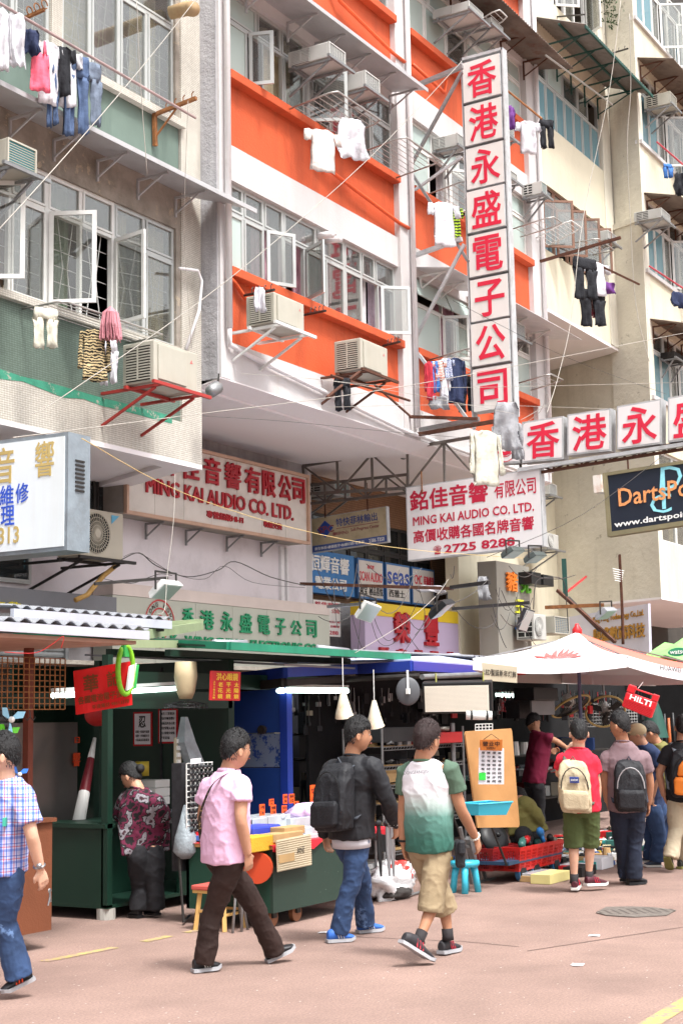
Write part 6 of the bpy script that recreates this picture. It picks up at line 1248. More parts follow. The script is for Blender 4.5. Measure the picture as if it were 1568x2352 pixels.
# ------------------------------------------------------------------ small things on the pavement in the middle
def gz(p):return onZ(p,0)
o=gz(c('t',400,765));t_=thing('utility_rack','chrome utility rack with plastic trays beside the man in black jeans','rack',o);x1_=onY(c('t',545,700),o.y).x;zt_=onY(c('t',395,290),o.y).z;x0_=onY(c('t',300,700),o.y).x
for x in(o.x,x1_):B().cyl((x,o.y,0),(x,o.y,zt_),.014,7).build('leg',steel,t_);B().cyl((x,o.y+.35,0),(x,o.y+.35,zt_),.014,7).build('leg',steel,t_)
for y_,m_,h_ in((680,card,.02),(600,whp,.10),(520,whp,.05),(390,blk,.16)):z=onY(c('t',400,y_),o.y).z;B().box((x0_,o.y+.02,z-.01),(x1_,o.y+.33,z+h_)).build('tray',m_,t_,bevel=.005)
for i,x_ in enumerate((425,495,530)):
 a,e=gz(c('t',x_,560)),onY(c('t',x_-10,150),6.9);a=onY(c('t',x_+12,580),6.9);t_=thing('tripod',['black folded tripod leaning beside the man in the black jacket','silver folded tripod, left of two, behind the hand of the man in white','silver folded tripod, right of two, behind the hand of the man in white'][i],'tripod',a)
 for k in(-1,0,1):B().tube([a+V((k*.035,k*.02,0)),a.lerp(e,.5)+V((k*.028,0,0)),e+V((k*.01,0,0))],[.009,.012,.014],7).build('leg',blk if i==0 else mat('tripod_silver','#9A9CA0',.3,.7),t_)
 B().ball(e,.035,8).build('head',blk,t_)
# white bags on a folding trolley
o=gz(c('t',610,770));t_=thing('plastic_bag','crumpled white plastic bag with red stripe on the pavement','bag',o);b=B();rg=random.Random(3)
def lump(b,o,rx,ry,rz,seed,nn=16,am=.25):
 rings=[]
 for i in range(1,nn):
  t0=pi*i/nn;ring=[]
  for j in range(nn*2):
   p_=V((sin(t0)*cos(pi*j/nn),sin(t0)*sin(pi*j/nn),cos(t0)));k=1+am*noise.noise(p_*2.2+V((seed,0,0)))+am*.5*noise.noise(p_*6+V((seed,3,0)));ring.append(o+V((p_.x*rx*k,p_.y*ry*k,max(-rz*.98,p_.z*rz*k))))
  rings.append(ring)
 b.loft(rings,True)
lump(b,o+V((.02,.16,.15)),.36,.2,.18,1,am=.5);b.build('bag',mat('white_plastic_bag','#DADADC',.35,var=.12,scale=7,bump=1.0,bscale=16),t_,smooth=True);b=B();lump(b,o+V((.16,.10,.24)),.16,.12,.10,5);b.build('red_print',mat('red_white_print','#C43A34',.4,var=.2,wear='#DCDCDC',wscale=5,wlo=.5),t_,smooth=True)
b=B();lump(b,o+V((-.02,.05,.06)),.2,.12,.07,9);one(b,'dark_cloth','dark grey folded cloth under the white bag','cloth',mat('dark_grey_cloth','#3E3A38',.9),True)
o2=gz(c('t',680,755));t_=thing('folding_trolley','grey tubular folding trolley frame beside the white bag','trolley',o2);e=onY(c('t',690,420),o2.y+.1)
for dx in(0,.28):B().tube([o2+V((dx,0,.02)),o2+V((dx*.7+.12,.1,.3)),e+V((dx*.5,0,0))],.013,7).build('tube',steel,t_,smooth=True)
B().tube([o2+V((-.05,0,.02)),o2+V((.42,.05,.02))],.013,7).build('base_tube',steel,t_)
# step ladder
o=gz(c('t',1180,650));t_=thing('step_ladder','grey aluminium step ladder lying open behind the blue stool','ladder',o);P=lambda x,y,Y_=None:onY(c('t',x,y),Y_ or o.y)
for(a,e,w_)in(((1180,640),(1085,180),.03),((1300,615),(1200,330),.03),((1180,650),(1370,605),.035),((1110,340),(1200,330),.03),((1230,605),(1150,270),.07)):B().bar(P(*a),P(*e),w_,w_).build('rail',steel,t_)
o=gz(c('t',1130,715));t_=thing('stool','sky blue moulded plastic stool behind the man in khaki shorts','stool',o);zt_=onX(c('t',1130,480),o.x).z
for k in range(4):a_=k*pi/2+.5;B().tube([o+V((cos(a_)*.15,sin(a_)*.12,0)),o+V((cos(a_)*.12,sin(a_)*.1,zt_*.6)),o+V((cos(a_)*.08,sin(a_)*.08,zt_))],[.034,.032,.04],10).build('leg',turq,t_,smooth=True)
B().tube([o+V((0,0,zt_-.03)),o+V((0,0,zt_)),o+V((0,0,zt_+.03)),o+V((0,0,zt_+.035))],[.13,.15,.145,.10],20).build('seat',turq,t_,smooth=True)
# black pan lid and red baskets on a hand cart
o=onY(c('l',1135,1385),6.9);t_=thing('pan_lid','black round lid with a knob behind the hand of the man in white','lid',o);n_=V((-.35,-.8,.45)).normalized();u1=n_.cross(V((0,0,1))).normalized();u2=u1.cross(n_)
B().loft([[o+u1*cos(k*pi/16)*R_+u2*sin(k*pi/16)*R_+n_*h_ for k in range(32)]for R_,h_ in((.10,-.02),(.185,0),(.18,.02),(.1,.045),(.02,.05))]).build('disc',blk,t_,smooth=True);B().tube([o+n_*.05,o+n_*.08,o+n_*.1],[.015,.03,.028],12).build('knob',blk,t_,smooth=True)
o=gz(c('m',170,2005));ht=thing('hand_cart','flat hand cart with blue-rimmed wheels carrying the red baskets','cart',o)
wz=.10
for dx in(.0,-.35,.55):t2=B().cyl(o+V((dx,0,wz)),o+V((dx,.05,wz)),wz,20).build('wheel',mat('blue_tyre','#2E5F86',.5),ht);B().cyl(o+V((dx,-.008,wz)),o+V((dx,.0,wz)),wz*.72,16).build('hub',blk,t2)
B().box((o.x-.75,o.y-.02,.2),(o.x+.7,o.y+.5,.235)).build('deck',mat('blue_steel_deck','#27415C',.5),ht)
for p0,p1 in(((-.75,0,.2),(-1.0,.1,.75)),((-.75,.4,.2),(-1.0,.5,.75)),((-1.0,.1,.75),(-1.0,.5,.75))):B().tube([o+V(p0),o+V(p1)],.012,6).build('handle',steel_d,ht)
def basket(label,pA,pB,Y,m_,dep=.35,h0=None):
 a,e=onY(pA,Y),onY(pB,Y);t_=thing('basket',label,'basket',(a.x,Y,e.z));x0,x1,z0,z1=a.x,e.x,e.z,a.z;tp=.04
 b=B()
 for(P0,P1,P2,P3)in(((x0,Y,z1),(x1,Y,z1),(x0+tp,Y+tp,z0),(x1-tp,Y+tp,z0)),((x0,Y+dep,z1),(x0,Y,z1),(x0+tp,Y+dep-tp,z0),(x0+tp,Y+tp,z0)),((x1,Y,z1),(x1,Y+dep,z1),(x1-tp,Y+tp,z0),(x1-tp,Y+dep-tp,z0)),((x1,Y+dep,z1),(x0,Y+dep,z1),(x1-tp,Y+dep-tp,z0),(x0+tp,Y+dep-tp,z0))):
  qq=Q(P0,P1,P2,P3);L_=(V(P1)-V(P0)).length;n1=max(4,int(L_/.03))
  qq.slab(b,0,0,1,.16,-.008,.0);qq.slab(b,0,.9,1,1,-.008,0)
  for i in range(n1+1):
   s_=i/n1;w2=.006/L_*(3 if i%5==0 else 1);qq.slab(b,max(0,s_-w2),.16,min(1,s_+w2),.9,-.006,0)
  for k in range(1,6):qq.slab(b,0,.16+.74*k/6-.012,1,.16+.74*k/6+.012,-.006,0)
 b.build('mesh_wall',m_,t_);B().box((x0+tp,Y+tp,z0),(x1-tp,Y+dep-tp,z0+.01)).build('bottom',m_,t_);return t_,x0,x1,z0,z1
redb=mat('red_basket_plastic','#C0241E',.4,var=.06)
_,bx0,bx1,bz0,bz1=basket('bright red rectangular basket full of power tools on the hand cart',c('m',10,1715),c('m',440,1850),6.55,redb)
basket('darker red basket behind, at the left of the hand cart',c('l',1130,1480),c('l',1350,1620),6.75,mat('dark_red_basket','#8E1E20',.45))
tg=mat('tool_green','#2E5F58',.45);tb=mat('tool_blue','#2A7AC4',.4)
for i,(x_,y_,m_,an)in enumerate(((205,1570,tb,-.4),(30,1660,tg,.3),(180,1665,tg,-.1),(100,1640,blk,.5),(300,1640,blk,-.5),(330,1650,mat('tool_grey','#7A7468',.4,.4),.2),(240,1660,mat('tool_orange','#B85A2A',.5),.1),(75,1625,redp,.2))):
 p_=onY(c('m',x_,y_),6.6+.04*(i%4));u_=V((cos(an),.3,sin(an))).normalized();b=B();b.tube([p_-u_*.11,p_-u_*.06,p_+u_*.04,p_+u_*.09,p_+u_*.14],[.03,.042,.04,.022,.012],10);b.bar(p_,p_+V((.03,-.02,-.1)),.035)
 one(b,'power_drill',['bright blue battery drill on top of the red basket','dark green drill at the left rim of the red basket','dark green round grinder in the middle of the red basket','black drill crossing the red basket','black drill at the right of the red basket','grey metal drill chuck at the right end of the red basket','orange-black tool in the red basket','red small tool beside the green drill'][i],'power tool',m_,True)
for i,(pA,pB,m_,lb)in enumerate(((c('m',175,1965),c('m',365,2000),clear,'long clear plastic pack on the pavement by the cart wheel'),(c('m',188,1990),c('m',292,2025),card,'small brown box nearest the kerb of goods'),(c('m',295,1975),c('m',487,2020),mat('pale_yellow_box','#D8CC8A',.6),'pale yellow flat box at the feet of the man in red'),(c('m',735,1850),c('m',815,1908),mat('teal_box','#3FA8A4',.5),'teal and white box between the legs of the red-shirted man'),(c('m',790,1815),c('m',905,1900),paper,'white open carton right of the red-shirted man'),(c('m',560,1880),c('m',650,1930),paper,'white carton behind the legs of the red-shirted man'),(c('m',600,1905),c('m',740,1965),blk,'black flat box behind the legs of the red-shirted man'),(c('m',555,1895),c('m',597,1975),redp,'red plastic gadget on the ground between the legs'))):
 Yg=onZ(pB).y;a,e=onY(pA,Yg),onY(pB,Yg);b=B();b.box((a.x,Yg,.003),(e.x,Yg+.22,max(.03,a.z)));one(b,'goods_box',lb,'box',m_,bevel=.004)
gm_=[whp,paper,card,blk,dk,redp,clear,mat('tool_green','#2E5F58',.45),mat('goods_teal','#2E8A84',.5),mat('goods_cream','#B8AE8E',.6),blk,mat('goods_blue','#3A5A9A',.5)]
clutter('second-hand goods spread on the ground in front of the far stall','second-hand goods spread on the ground',16.0,20.5,6.5,8.2,.003,150,gm_,.12,.22,'second_hand_item','goods')
clutter('second-hand goods spread on the ground in front of the far stall','second-hand goods spread on the ground',15.4,17.5,6.35,6.9,.003,30,gm_,.07,.16,'second_hand_item','goods')
cov=thing('manhole_cover','round-edged worn metal manhole cover set in the red paving','manhole cover',onZ((1462,2095)))
mc_=onZ((1462,2095));b=B();pts=[onZ(p_,.004)for p_ in((1368,2098),(1392,2085),(1450,2084),(1500,2086),(1552,2092),(1530,2104),(1455,2108),(1392,2104))];b.plate(pts,.006);b.build('plate',mat('worn_iron','#77706A',.6,.3,var=.3,scale=14,bump=.6,bscale=60),cov)
b=B();a,e=pts[0],pts[4]
for k in range(10):
 f_=(k+.5)/10;p_=a.lerp(e,f_);d=V((e.y-a.y,a.x-e.x,0)).normalized()*.17*sin(pi*f_)**.5;b.bar(p_-d+V((0,0,.004)),p_+d+V((0,0,.004)),.02,.006)
b.build('rib',mat('dark_iron_rib','#4A4540',.6),cov)
for i,(x_,y_)in enumerate(((1325,2217),(1365,2150),(745,2143),(790,2141))):
 p_=onZ((x_,y_),.004);b=B();k=[p_+V((.09*cos(a_*1.1)*(.6+.4*sin(a_*3+i)),.05*sin(a_*1.1),.004*(a_%2)))for a_ in range(6)];b.add(k,[(0,1,2,3,4,5)]);one(b,'paper_scrap',['flattened white paper scrap right of the middle of the street','small pale scrap below the manhole cover','pink-white tissue scrap left of the blue shoe','small tissue scrap touching the blue shoe'][i],'litter',paper)
b=B();rg=random.Random(11)
for i in range(260):
 p_=onZ((rg.uniform(60,1568),rg.uniform(2110,2352)),.003);s_=rg.uniform(.003,.013);a_=rg.random()*6;b.add([p_+V((cos(a_+k*1.57)*s_,sin(a_+k*1.57)*s_*.6,0))for k in range(4)],[(0,1,2,3)])
b.build('litter_specks',mat('pale_speck','#B8AEA8',.8,var=.3),kind='stuff')
# ------------------------------------------------------------------ stall under the umbrella, far right
fs2=thing('market_stall','crowded hardware stall with a long white beam, under the umbrella at the right','market stall',(16.6,7.4,0));A_,B_=onY(c('r',-40,603),7.4),onY(c('r',1292,645),7.4)
B().bar(A_,B_,.05,.13).build('beam',mat('off_white_beam','#A9A6A2',.6,var=.1,dirt='#6E665E',damt=.4),fs2);b=B();b.plate([A_+V((0,0,.07)),B_+V((0,0,.07)),B_+V((3,3.5,.2)),A_+V((0,3.5,.2))],.02);b.build('roof_sheet',zinc,fs2)
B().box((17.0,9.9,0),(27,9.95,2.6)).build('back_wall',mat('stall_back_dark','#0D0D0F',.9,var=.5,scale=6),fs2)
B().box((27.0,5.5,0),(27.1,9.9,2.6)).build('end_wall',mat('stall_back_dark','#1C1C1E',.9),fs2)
ln=onY(c('m',165,900),8.3);B().box((ln.x,8.3,0),(ln.x+.07,8.38,2.1)).build('post',steel,fs2)
for z in(.5,.9,1.15):B().box((17.3,8.9,z),(24,9.6,z+.02)).build('shelf',steel_d,fs2)
for z,n in((.52,30),(.92,36),(1.17,30)):clutter('hardware piled on the dark shelves of the far right stall','hardware on the shelves of the far stall',17.4,23.5,8.95,9.4,z,n,dkm+[whp,blk],.22,.22,'hardware_item','goods')
def scatter(nm,x0,x1,y0,y1,z,n,s_,mats_,hang=False,seed=1):
 rg=random.Random(seed);b=B()
 for i in range(n):
  p_=V((rg.uniform(x0,x1),rg.uniform(y0,y1),z));k=rg.random();w_=s_*rg.uniform(.3,1);b.cur=rg.randrange(len(mats_));rz=rg.uniform(-1.5,1.5)
  if hang:L_=rg.uniform(.08,.4);b.tube([p_,p_-V((rg.uniform(-.03,.03),0,L_))],[.004,.006],4);b.cbox(p_-V((0,0,L_)),w_,w_*.4,w_*rg.uniform(.6,2),rz)
  elif k<.5:b.cbox(p_+V((0,0,w_*.25)),w_,w_*rg.uniform(.3,1),w_*.5,rz)
  elif k<.75:a=V((cos(rz),sin(rz),.1))*w_;b.tube([p_+V((0,0,.02)),p_+a*.6+V((0,0,.03)),p_+a+V((0,0,.015))],[w_*.14,w_*.2,w_*.08],6)
  else:b.ball(p_+V((0,0,w_*.2)),w_*.3,6)
 b.build(nm,mats_,kind='stuff')
tiny=[blk,dk,whp,redp,clear,mat('goods_cream','#B8AE8E',.6),mat('goods_blue','#3A5A9A',.5),mat('goods_yellow','#C4A030',.5),mat('tool_green','#2E5F58',.45),steel]
scatter('spread_small_goods',15.6,21.5,6.5,8.4,.01,700,.13,tiny,seed=2);scatter('spread_small_goods',17.2,23,8.6,9.4,.9,260,.16,tiny,seed=3)
scatter('hanging_small_goods',16.9,24,8.4,9.2,2.1,150,.10,[blk,dk,steel,dk,redp,blk],True,4);scatter('hanging_small_goods',sp[0],sp[1]+1.5,8.9,9.3,2.1,90,.09,[blk,dk,steel,whp,dk],True,5)
scatter('small_goods_pile',TX+.05,TX1-.05,TY+.25,TY+.85,ztop+.05,170,.09,tiny,seed=6);scatter('small_goods_pile',TX+.6,TX1-.05,TY+.5,TY+.85,ztop+.16,80,.08,[blk,clear,whp,dk],seed=7)
scatter('hanging_small_goods',px_+.1,px_+2.6,Y_b+.4,Y_b+1.2,2.0,90,.10,[blk,dk,steel,mat('dim_beige','#8C8474',.6)],True,8);scatter('small_goods_pile',BX+1.0,BX+1.9,BY+.35,BY+.65,.85,40,.07,tiny,seed=9)
for z in zs[1:4]+[.55,.25]:scatter('small_goods_pile',sp[0]+.05,sp[1]-.1,8.22,8.6,z+.015,34,.12,[blk,dk,blk,card,steel],seed=int(z*50))
# wire grid with tools
a,e=onY(c('r',470,860),8.9),onY(c('r',1130,1060),8.9);t_=thing('wire_mesh_panel','white wire grid hanging at the back of the far right stall','mesh panel',(a.x,8.9,e.z));b=B()
for k in range(25):x=a.x+(e.x-a.x)*k/24;b.bar((x,8.9,a.z),(x,8.9,e.z),.012)
for k in range(8):z=a.z+(e.z-a.z)*k/7;b.bar((a.x,8.89,z),(e.x,8.89,z),.012)
b.build('wire_grid',mat('dull_white_wire','#9A9A98',.5),t_)
rt=[onY(c('m',x_,y_),8.0)for x_,y_ in((1310,420),(1350,500),(1390,430),(1430,470),(1470,420),(1510,500),(1540,440))]
for i,p_ in enumerate(rt):b=B();b.tube([p_,p_-V((0,0,.35)),p_-V((0,0,.8))],[.02,.03,.012],7);one(b,'hanging_umbrella','dark long tools hanging in a row at the far right stall','hanging tool',blk if i%3 else mat('dim_orange','#A8582A',.5),True,'dark tools hanging in a row at the far right')
def big_fan(label,p,Y,n_,R_):
 o=onY(p,Y);n_=V(n_).normalized();u1=n_.cross(V((0,0,1))).normalized();u2=u1.cross(n_);t_=thing('fan',label,'fan',o);b=B();b.tube([o+u1*cos(k*pi/16)*R_+u2*sin(k*pi/16)*R_ for k in range(33)],.018,8,False);b.build('rim',mat('yellowed_rim','#B89E62',.5,var=.15),t_,smooth=True)
 b=B()
 for k in range(48):a_=k*pi/24;b.tube([o+n_*.07,o+(u1*cos(a_)+u2*sin(a_))*R_*.6+n_*.06,o+(u1*cos(a_)+u2*sin(a_))*R_],.003,3)
 b.build('guard',steel_d,t_)
 for k in range(3):a_=k*2.09;d=u1*cos(a_)+u2*sin(a_);e_=u2*cos(a_)-u1*sin(a_);B().plate([o+d*.05,o+d*R_*.85+e_*.04,o+d*R_*.8+e_*.16,o+d*.08+e_*.1],.006).build('blade',blk,t_)
 B().tube([o-n_*.02,o-n_*.18],[.09,.07],12).build('motor',whp,t_,smooth=True);B().tube([o-n_*.1,o-n_*.1+V((0,0,.35))],.02,6).build('stem',steel,t_)
big_fan('large tilted fan with a yellowed rim left of the umbrella pole',c('r',495,880),8.3,(-.15,-.55,-.95),.30);big_fan('large tilted fan with a yellowed rim right of the umbrella pole',c('r',825,930),8.3,(-.75,-.5,-.75),.30)
goods('speaker_box','black box hanging under the white beam left of the umbrella pole','box',c('r',140,700),c('r',375,825),8.0,.3,blk,.01);goods('panel','plain grey panel hanging below the black box','panel',c('r',120,826),c('r',345,962),8.1,.03,mat('grey_board','#7C7C7E',.6));goods('mesh_box','black wire box left of the grey panel','box',c('r',0,820),c('r',125,995),8.3,.2,dk)
qd=quadY(c('q',1280,585),c('q',1380,590),c('q',1280,712),c('q',1380,712),9.4);t_=thing('shop_sign','small white sign with one red character under the pale tube','shop sign',qd.P(0,0));b=B();qd.slab(b,0,0,1,1,-.02,0);b.build('panel',mat('grey_white_sign','#9A9698',.6),t_);b=B();qd.text(b,'記',.3,.1,.85,.85,.002,.004,.03);b.build('lettering',crimson,t_)
qd=quadY(c('l',1350,580),c('l',1410,580),c('l',1350,770),c('l',1412,772),11.45);t_=thing('notice','white notice with red ends taped on the roller shutter','notice',qd.P(0,0));b=B();qd.slab(b,.0,.12,1,.86,-.004,.002,0);qd.slab(b,.1,0,.75,.12,-.004,.004,1);qd.slab(b,.1,.86,.9,1,-.004,.004,1);b.build('sheet',[paper,redpap],t_)
# red tool case
tcq=quadD(c('m',1048,148),c('m',1345,245),c('m',978,360),c('m',1262,478),14.6,14.5);t_=thing('tool_case','red hard plastic tool case with white lettering, hanging by a string','tool case',tcq.P(.5,0));hs_=mat('case_red','#C8202A',.35,var=.06)
b=B();tcq.slab(b,0,.32,1,1,-.12,0);b.build('shell',hs_,t_,bevel=.015);b=B()
for k in range(6):tcq.slab(b,.04,.62+.06*k,.96,.65+.06*k,-.001,.012)
b.build('ribs',hs_,t_);b=B();tcq.slab(b,0,0,.24,.32,-.1,0);tcq.slab(b,.80,.06,1,.32,-.1,0);tcq.slab(b,.24,.08,.80,.14,-.08,-.03);b.build('handle',hs_,t_,bevel=.01);b=B();tcq.text(b,'HILTI',.16,.36,.86,.58,.004,.004,.05);b.build('lettering',white_l,t_);b=B();b.tube([tcq.P(.3,.05,-.05),tcq.P(.38,-.25,-.05)],.004,4);b.build('string',white_l,t_)
b=B();o=onY(c('r',1280,760),8.0);b.tube([o,o-V((0,0,.3)),o-V((0,0,.7))],[.03,.13,.22],12,False);one(b,'green_net','translucent dark green net hanging behind the red tool case','net',mat('green_net','#1E4A40',.6),True)
# umbrellas
def umb(name,label,Cn,cor,val,mats_,logo=None):
 t_=thing(name,label,'umbrella',(Cn.x,Cn.y,0));k=len(cor);nn=6
 for i in range(k):
  a,e=V(cor[i]),V(cor[(i+1)%k]);b=B();N_=8
  def pt(r_,s_):
   h_=a.lerp(e,s_);p_=Cn.lerp(h_,r_);p_.z-=.08*sin(pi*s_)*r_*(1-.3*r_)*1.0+.06*sin(pi*r_);return p_
  for r_ in range(N_):
   for s_ in range(N_):b.add([pt(r_/N_,s_/N_),pt(r_/N_,(s_+1)/N_),pt((r_+1)/N_,(s_+1)/N_),pt((r_+1)/N_,s_/N_)],[(0,1,2,3)])
  b.build('canopy_panel',mats_[i%len(mats_)],t_,smooth=False);b=B()
  for s_ in range(N_):
   p_,q_=pt(1,s_/N_),pt(1,(s_+1)/N_);w1=.008*sin(s_*3);dz=V((0,0,-val));b.add([p_,q_,q_+dz+V((w1,w1,0)),p_+dz],[(0,1,2,3)])
  b.build('valance',mats_[0],t_)
 b=B();b.tube([Cn+V((0,0,.09)),Cn+V((0,0,-.3)),(Cn.x,Cn.y,0.3),(Cn.x,Cn.y,0)],.022,10);b.build('pole',mat('blue_grey_pole','#5A607E',.4,.2),t_,smooth=True);B().tube([Cn+V((0,0,-.02)),Cn+V((0,0,.03)),Cn+V((0,0,.07)),Cn+V((0,0,.1))],[.06,.06,.03,.02],10).build('finial',redp,t_,smooth=True)
 for q_ in cor:B().tube([Cn-V((0,0,.05)),V(q_)-V((0,0,.02))],.009,5).build('rib',steel,t_);
 return t_
um_w=mat('umbrella_white','#E6E3E6',.7,var=.02);um_r=mat('umbrella_faded_red','#DB6E60',.7,var=.06)
Cn=onX((1325,1452),16.6);hz=2.33
Ac,Bc=onZ((1441,1506),hz),onZ((1085,1512),hz)
Cc,Dc=V((2*Cn.x-Ac.x,2*Cn.y-Ac.y+.2,hz)),onZ((1680,1541),2.16)
um=umb('market_umbrella','big white and faded red square parasol with printed red petal logo',Cn,[Bc,Ac,Dc,Cc],.12,[um_w,um_r])
def panelP(a,e,r_,s_,off=.012):
 h_=a.lerp(e,s_);p_=Cn.lerp(h_,r_);p_.z-=.08*sin(pi*s_)*r_*(1-.3*r_)+.06*sin(pi*r_);n_=(e-Cn).cross(a-Cn).normalized();n_=n_ if n_.z>0 else-n_;return p_+n_*off
b=B()
for k in range(8):
 a_=radians(14+k*21.7);L_=.20;cs0,ct0=.50,.80
 tip=(ct0-sin(a_)*.42,cs0-cos(a_)*.27);m1=(ct0-.24*sin(a_+.15),cs0-cos(a_+.15)*.17);m2=(ct0-.24*sin(a_-.15),cs0-cos(a_-.15)*.17);b.add([panelP(Bc,Ac,ct0,cs0),panelP(Bc,Ac,*m1),panelP(Bc,Ac,*tip),panelP(Bc,Ac,*m2)],[(0,1,2,3)])
b.build('logo',mat('faded_red_print','#D8605E',.7),um)
def umtext(body,s0,s1,r0,r1,m_,a,e):
 vs_,f2=letters(body,.01);mx,Mx=min(p.x for p in vs_),max(p.x for p in vs_);my,My=min(p.y for p in vs_),max(p.y for p in vs_);b=B();b.add([panelP(a,e,r1-(p.y-my)/(My-my)*(r1-r0),s0+(p.x-mx)/(Mx-mx)*(s1-s0),.012)for p in vs_],f2);b.build('lettering',m_,um)
umtext('HUAWEI',.28,.72,.86,.93,mat('faded_grey_print','#B4B0B2',.7),Bc,Ac)
# valance print
def valtext(body,a,e,s0,s1,z0,z1,m_,off):
 vs_,f2=letters(body,.01);mx,Mx=min(p.x for p in vs_),max(p.x for p in vs_);my,My=min(p.y for p in vs_),max(p.y for p in vs_);b=B();b.add([a.lerp(e,s0+(p.x-mx)/(Mx-mx)*(s1-s0))+V((0,0,z0+(p.y-my)/(My-my)*(z1-z0)-.0))+off for p in vs_],f2);b.build('lettering',m_,um)
n_=((Dc-Ac).cross(V((0,0,1)))).normalized();n_=n_ if n_.dot(CO-Ac)>0 else-n_
um2=mat('umbrella_liner','#C9C8D4',.7,var=.03)
valtext('HUAWEI',Ac,Dc,.30,.50,-.10,-.05,black_l,n_*.015)
# second parasol: pale underside at the back
Cn2=V((19.2,7.3,2.95));
u2_=thing('market_umbrella','pale lilac-white parasol flap with mirrored lettering behind the main parasol','umbrella',(19,7,0))
qd=Q(onY(c('r',285,455),7.0),onY(c('r',1090,430),6.7),onY(c('r',285,560),7.0),onY(c('r',1568,660),6.7));b=B();pA=[onY(c('r',*q_),6.85)for q_ in((290,455),(1080,430),(1150,560),(1568,590),(1568,655),(870,590),(300,560))];b.plate(pA[::-1],.01);b.build('flap',um2,u2_)
b=B();
for body,pa,pb in(('HUAWEI',c('r',650,445),c('r',1020,478)),('HUAWEI',c('r',1335,595),c('r',1560,632))):
 a,e=onY(pa,6.83),onY(pb,6.83);vs_,f2=letters(body,.01);Mx,mx=max(p.x for p in vs_),min(p.x for p in vs_);My,my=max(p.y for p in vs_),min(p.y for p in vs_);b.add([V((e.x-(p.x-mx)/(Mx-mx)*(e.x-a.x),6.83,e.z+(p.y-my)/(My-my)*(a.z-e.z)))for p in vs_],f2)
b.build('lettering',mat('grey_print','#55525C',.7),u2_)
b=B();o=onY(c('r',1095,612),6.8)
for k in range(8):a_=radians(8+k*23.4);d=V((cos(a_),0,sin(a_)));e_=V((-sin(a_),0,cos(a_)));b.add([o,o+d*.12+e_*.022,o+d*.19,o+d*.12-e_*.022],[(0,1,2,3)])
b.build('logo',mat('petal_red','#C44A4E',.6),u2_)
# red awning sliver and green umbrella
b=B();b.plate([onY(c('r',-60,455),7.6),onY(c('r',300,460),7.9),onY(c('r',195,565),7.6),onY(c('r',-60,590),7.2)],.01);one(b,'red_awning','red awning sheet peeping out under the left hem of the parasol','awning',mat('awning_red','#C43228',.7,var=.06))
gC=onX((1640,1440),22.5);gz_=2.45
gu=thing('market_umbrella','green advertising parasol with a white-lettered oval, cut by the right edge','umbrella',(gC.x,gC.y,0));b=B()
P0,P1,P2,P3=onX(c('r',1350,375),20.0),onX(c('r',1568,225),21.5),onX(c('r',1700,250),21.5),onX(c('r',1700,480),19.5);P4=onX(c('r',1430,400),19.6)
b.add([P0,P4,P3,P2,P1],[(0,1,2,3,4)]);b.add([P0+V((.05,.3,-.05)),P4+V((.05,.3,-.05)),P3+V((.05,.3,-.05)),P2+V((.05,.3,-.05)),P1+V((.05,.3,-.05))],[(4,3,2,1,0)]);b.build('canopy',mat('pale_green_canopy','#7FB86A',.7,var=.15,scale=3),gu);B().cyl((gC.x,gC.y,0),(gC.x,gC.y,gC.z),.03,8).build('pole',steel,gu)
qd=QX(c('r',1425,330),c('r',1600,310),c('r',1425,405),c('r',1600,400),19.45);b=B();b.loft([[qd.P(.5+.5*cos(k*pi/12),.5+.5*sin(k*pi/12),o_)for k in range(24)]for o_ in(0,.01)]);b.build('oval',mat('oval_green','#2F8A62',.6),gu);b=B();qd.text(b,'watso',.12,.28,.98,.72,.014,.003,.02);b.build('lettering',white_l,gu)
# ================================================================== people
def skinmat(name,col):return mat(name,col,.5,var=.07,scale=14,bump=.12,bscale=120,sub=.08,spec=.35)
skin=skinmat('skin','#B98A70');skin2=skinmat('skin_tan','#AE7E62');skin3=skinmat('skin_light','#CBA088')
hair_m=mat('black_hair','#141315',.45,var=.3,scale=60,bump=.5,bscale=220);hair_b=mat('dark_brown_hair','#2A1A1A',.5,var=.35,scale=60,bump=.5,bscale=220)
def smooth_pts(P,R,k=4):
 P=[V(p)for p in P];n=len(P);o,q=[],[]
 for i in range(n-1):
  a,b_,c_,d=P[max(i-1,0)],P[i],P[i+1],P[min(i+2,n-1)]
  for j in range(k):
   t=j/k;o.append(.5*((2*b_)+(c_-a)*t+(2*a-5*b_+4*c_-d)*t*t+(3*b_-a-3*c_+d)*t**3));q.append(R[i]*(1-t)+R[i+1]*t)
 return o+[P[-1]],q+[R[-1]]
def limb(b,P,R,n=14):p,r_=smooth_pts(P,R);b.tube(p,r_,n)
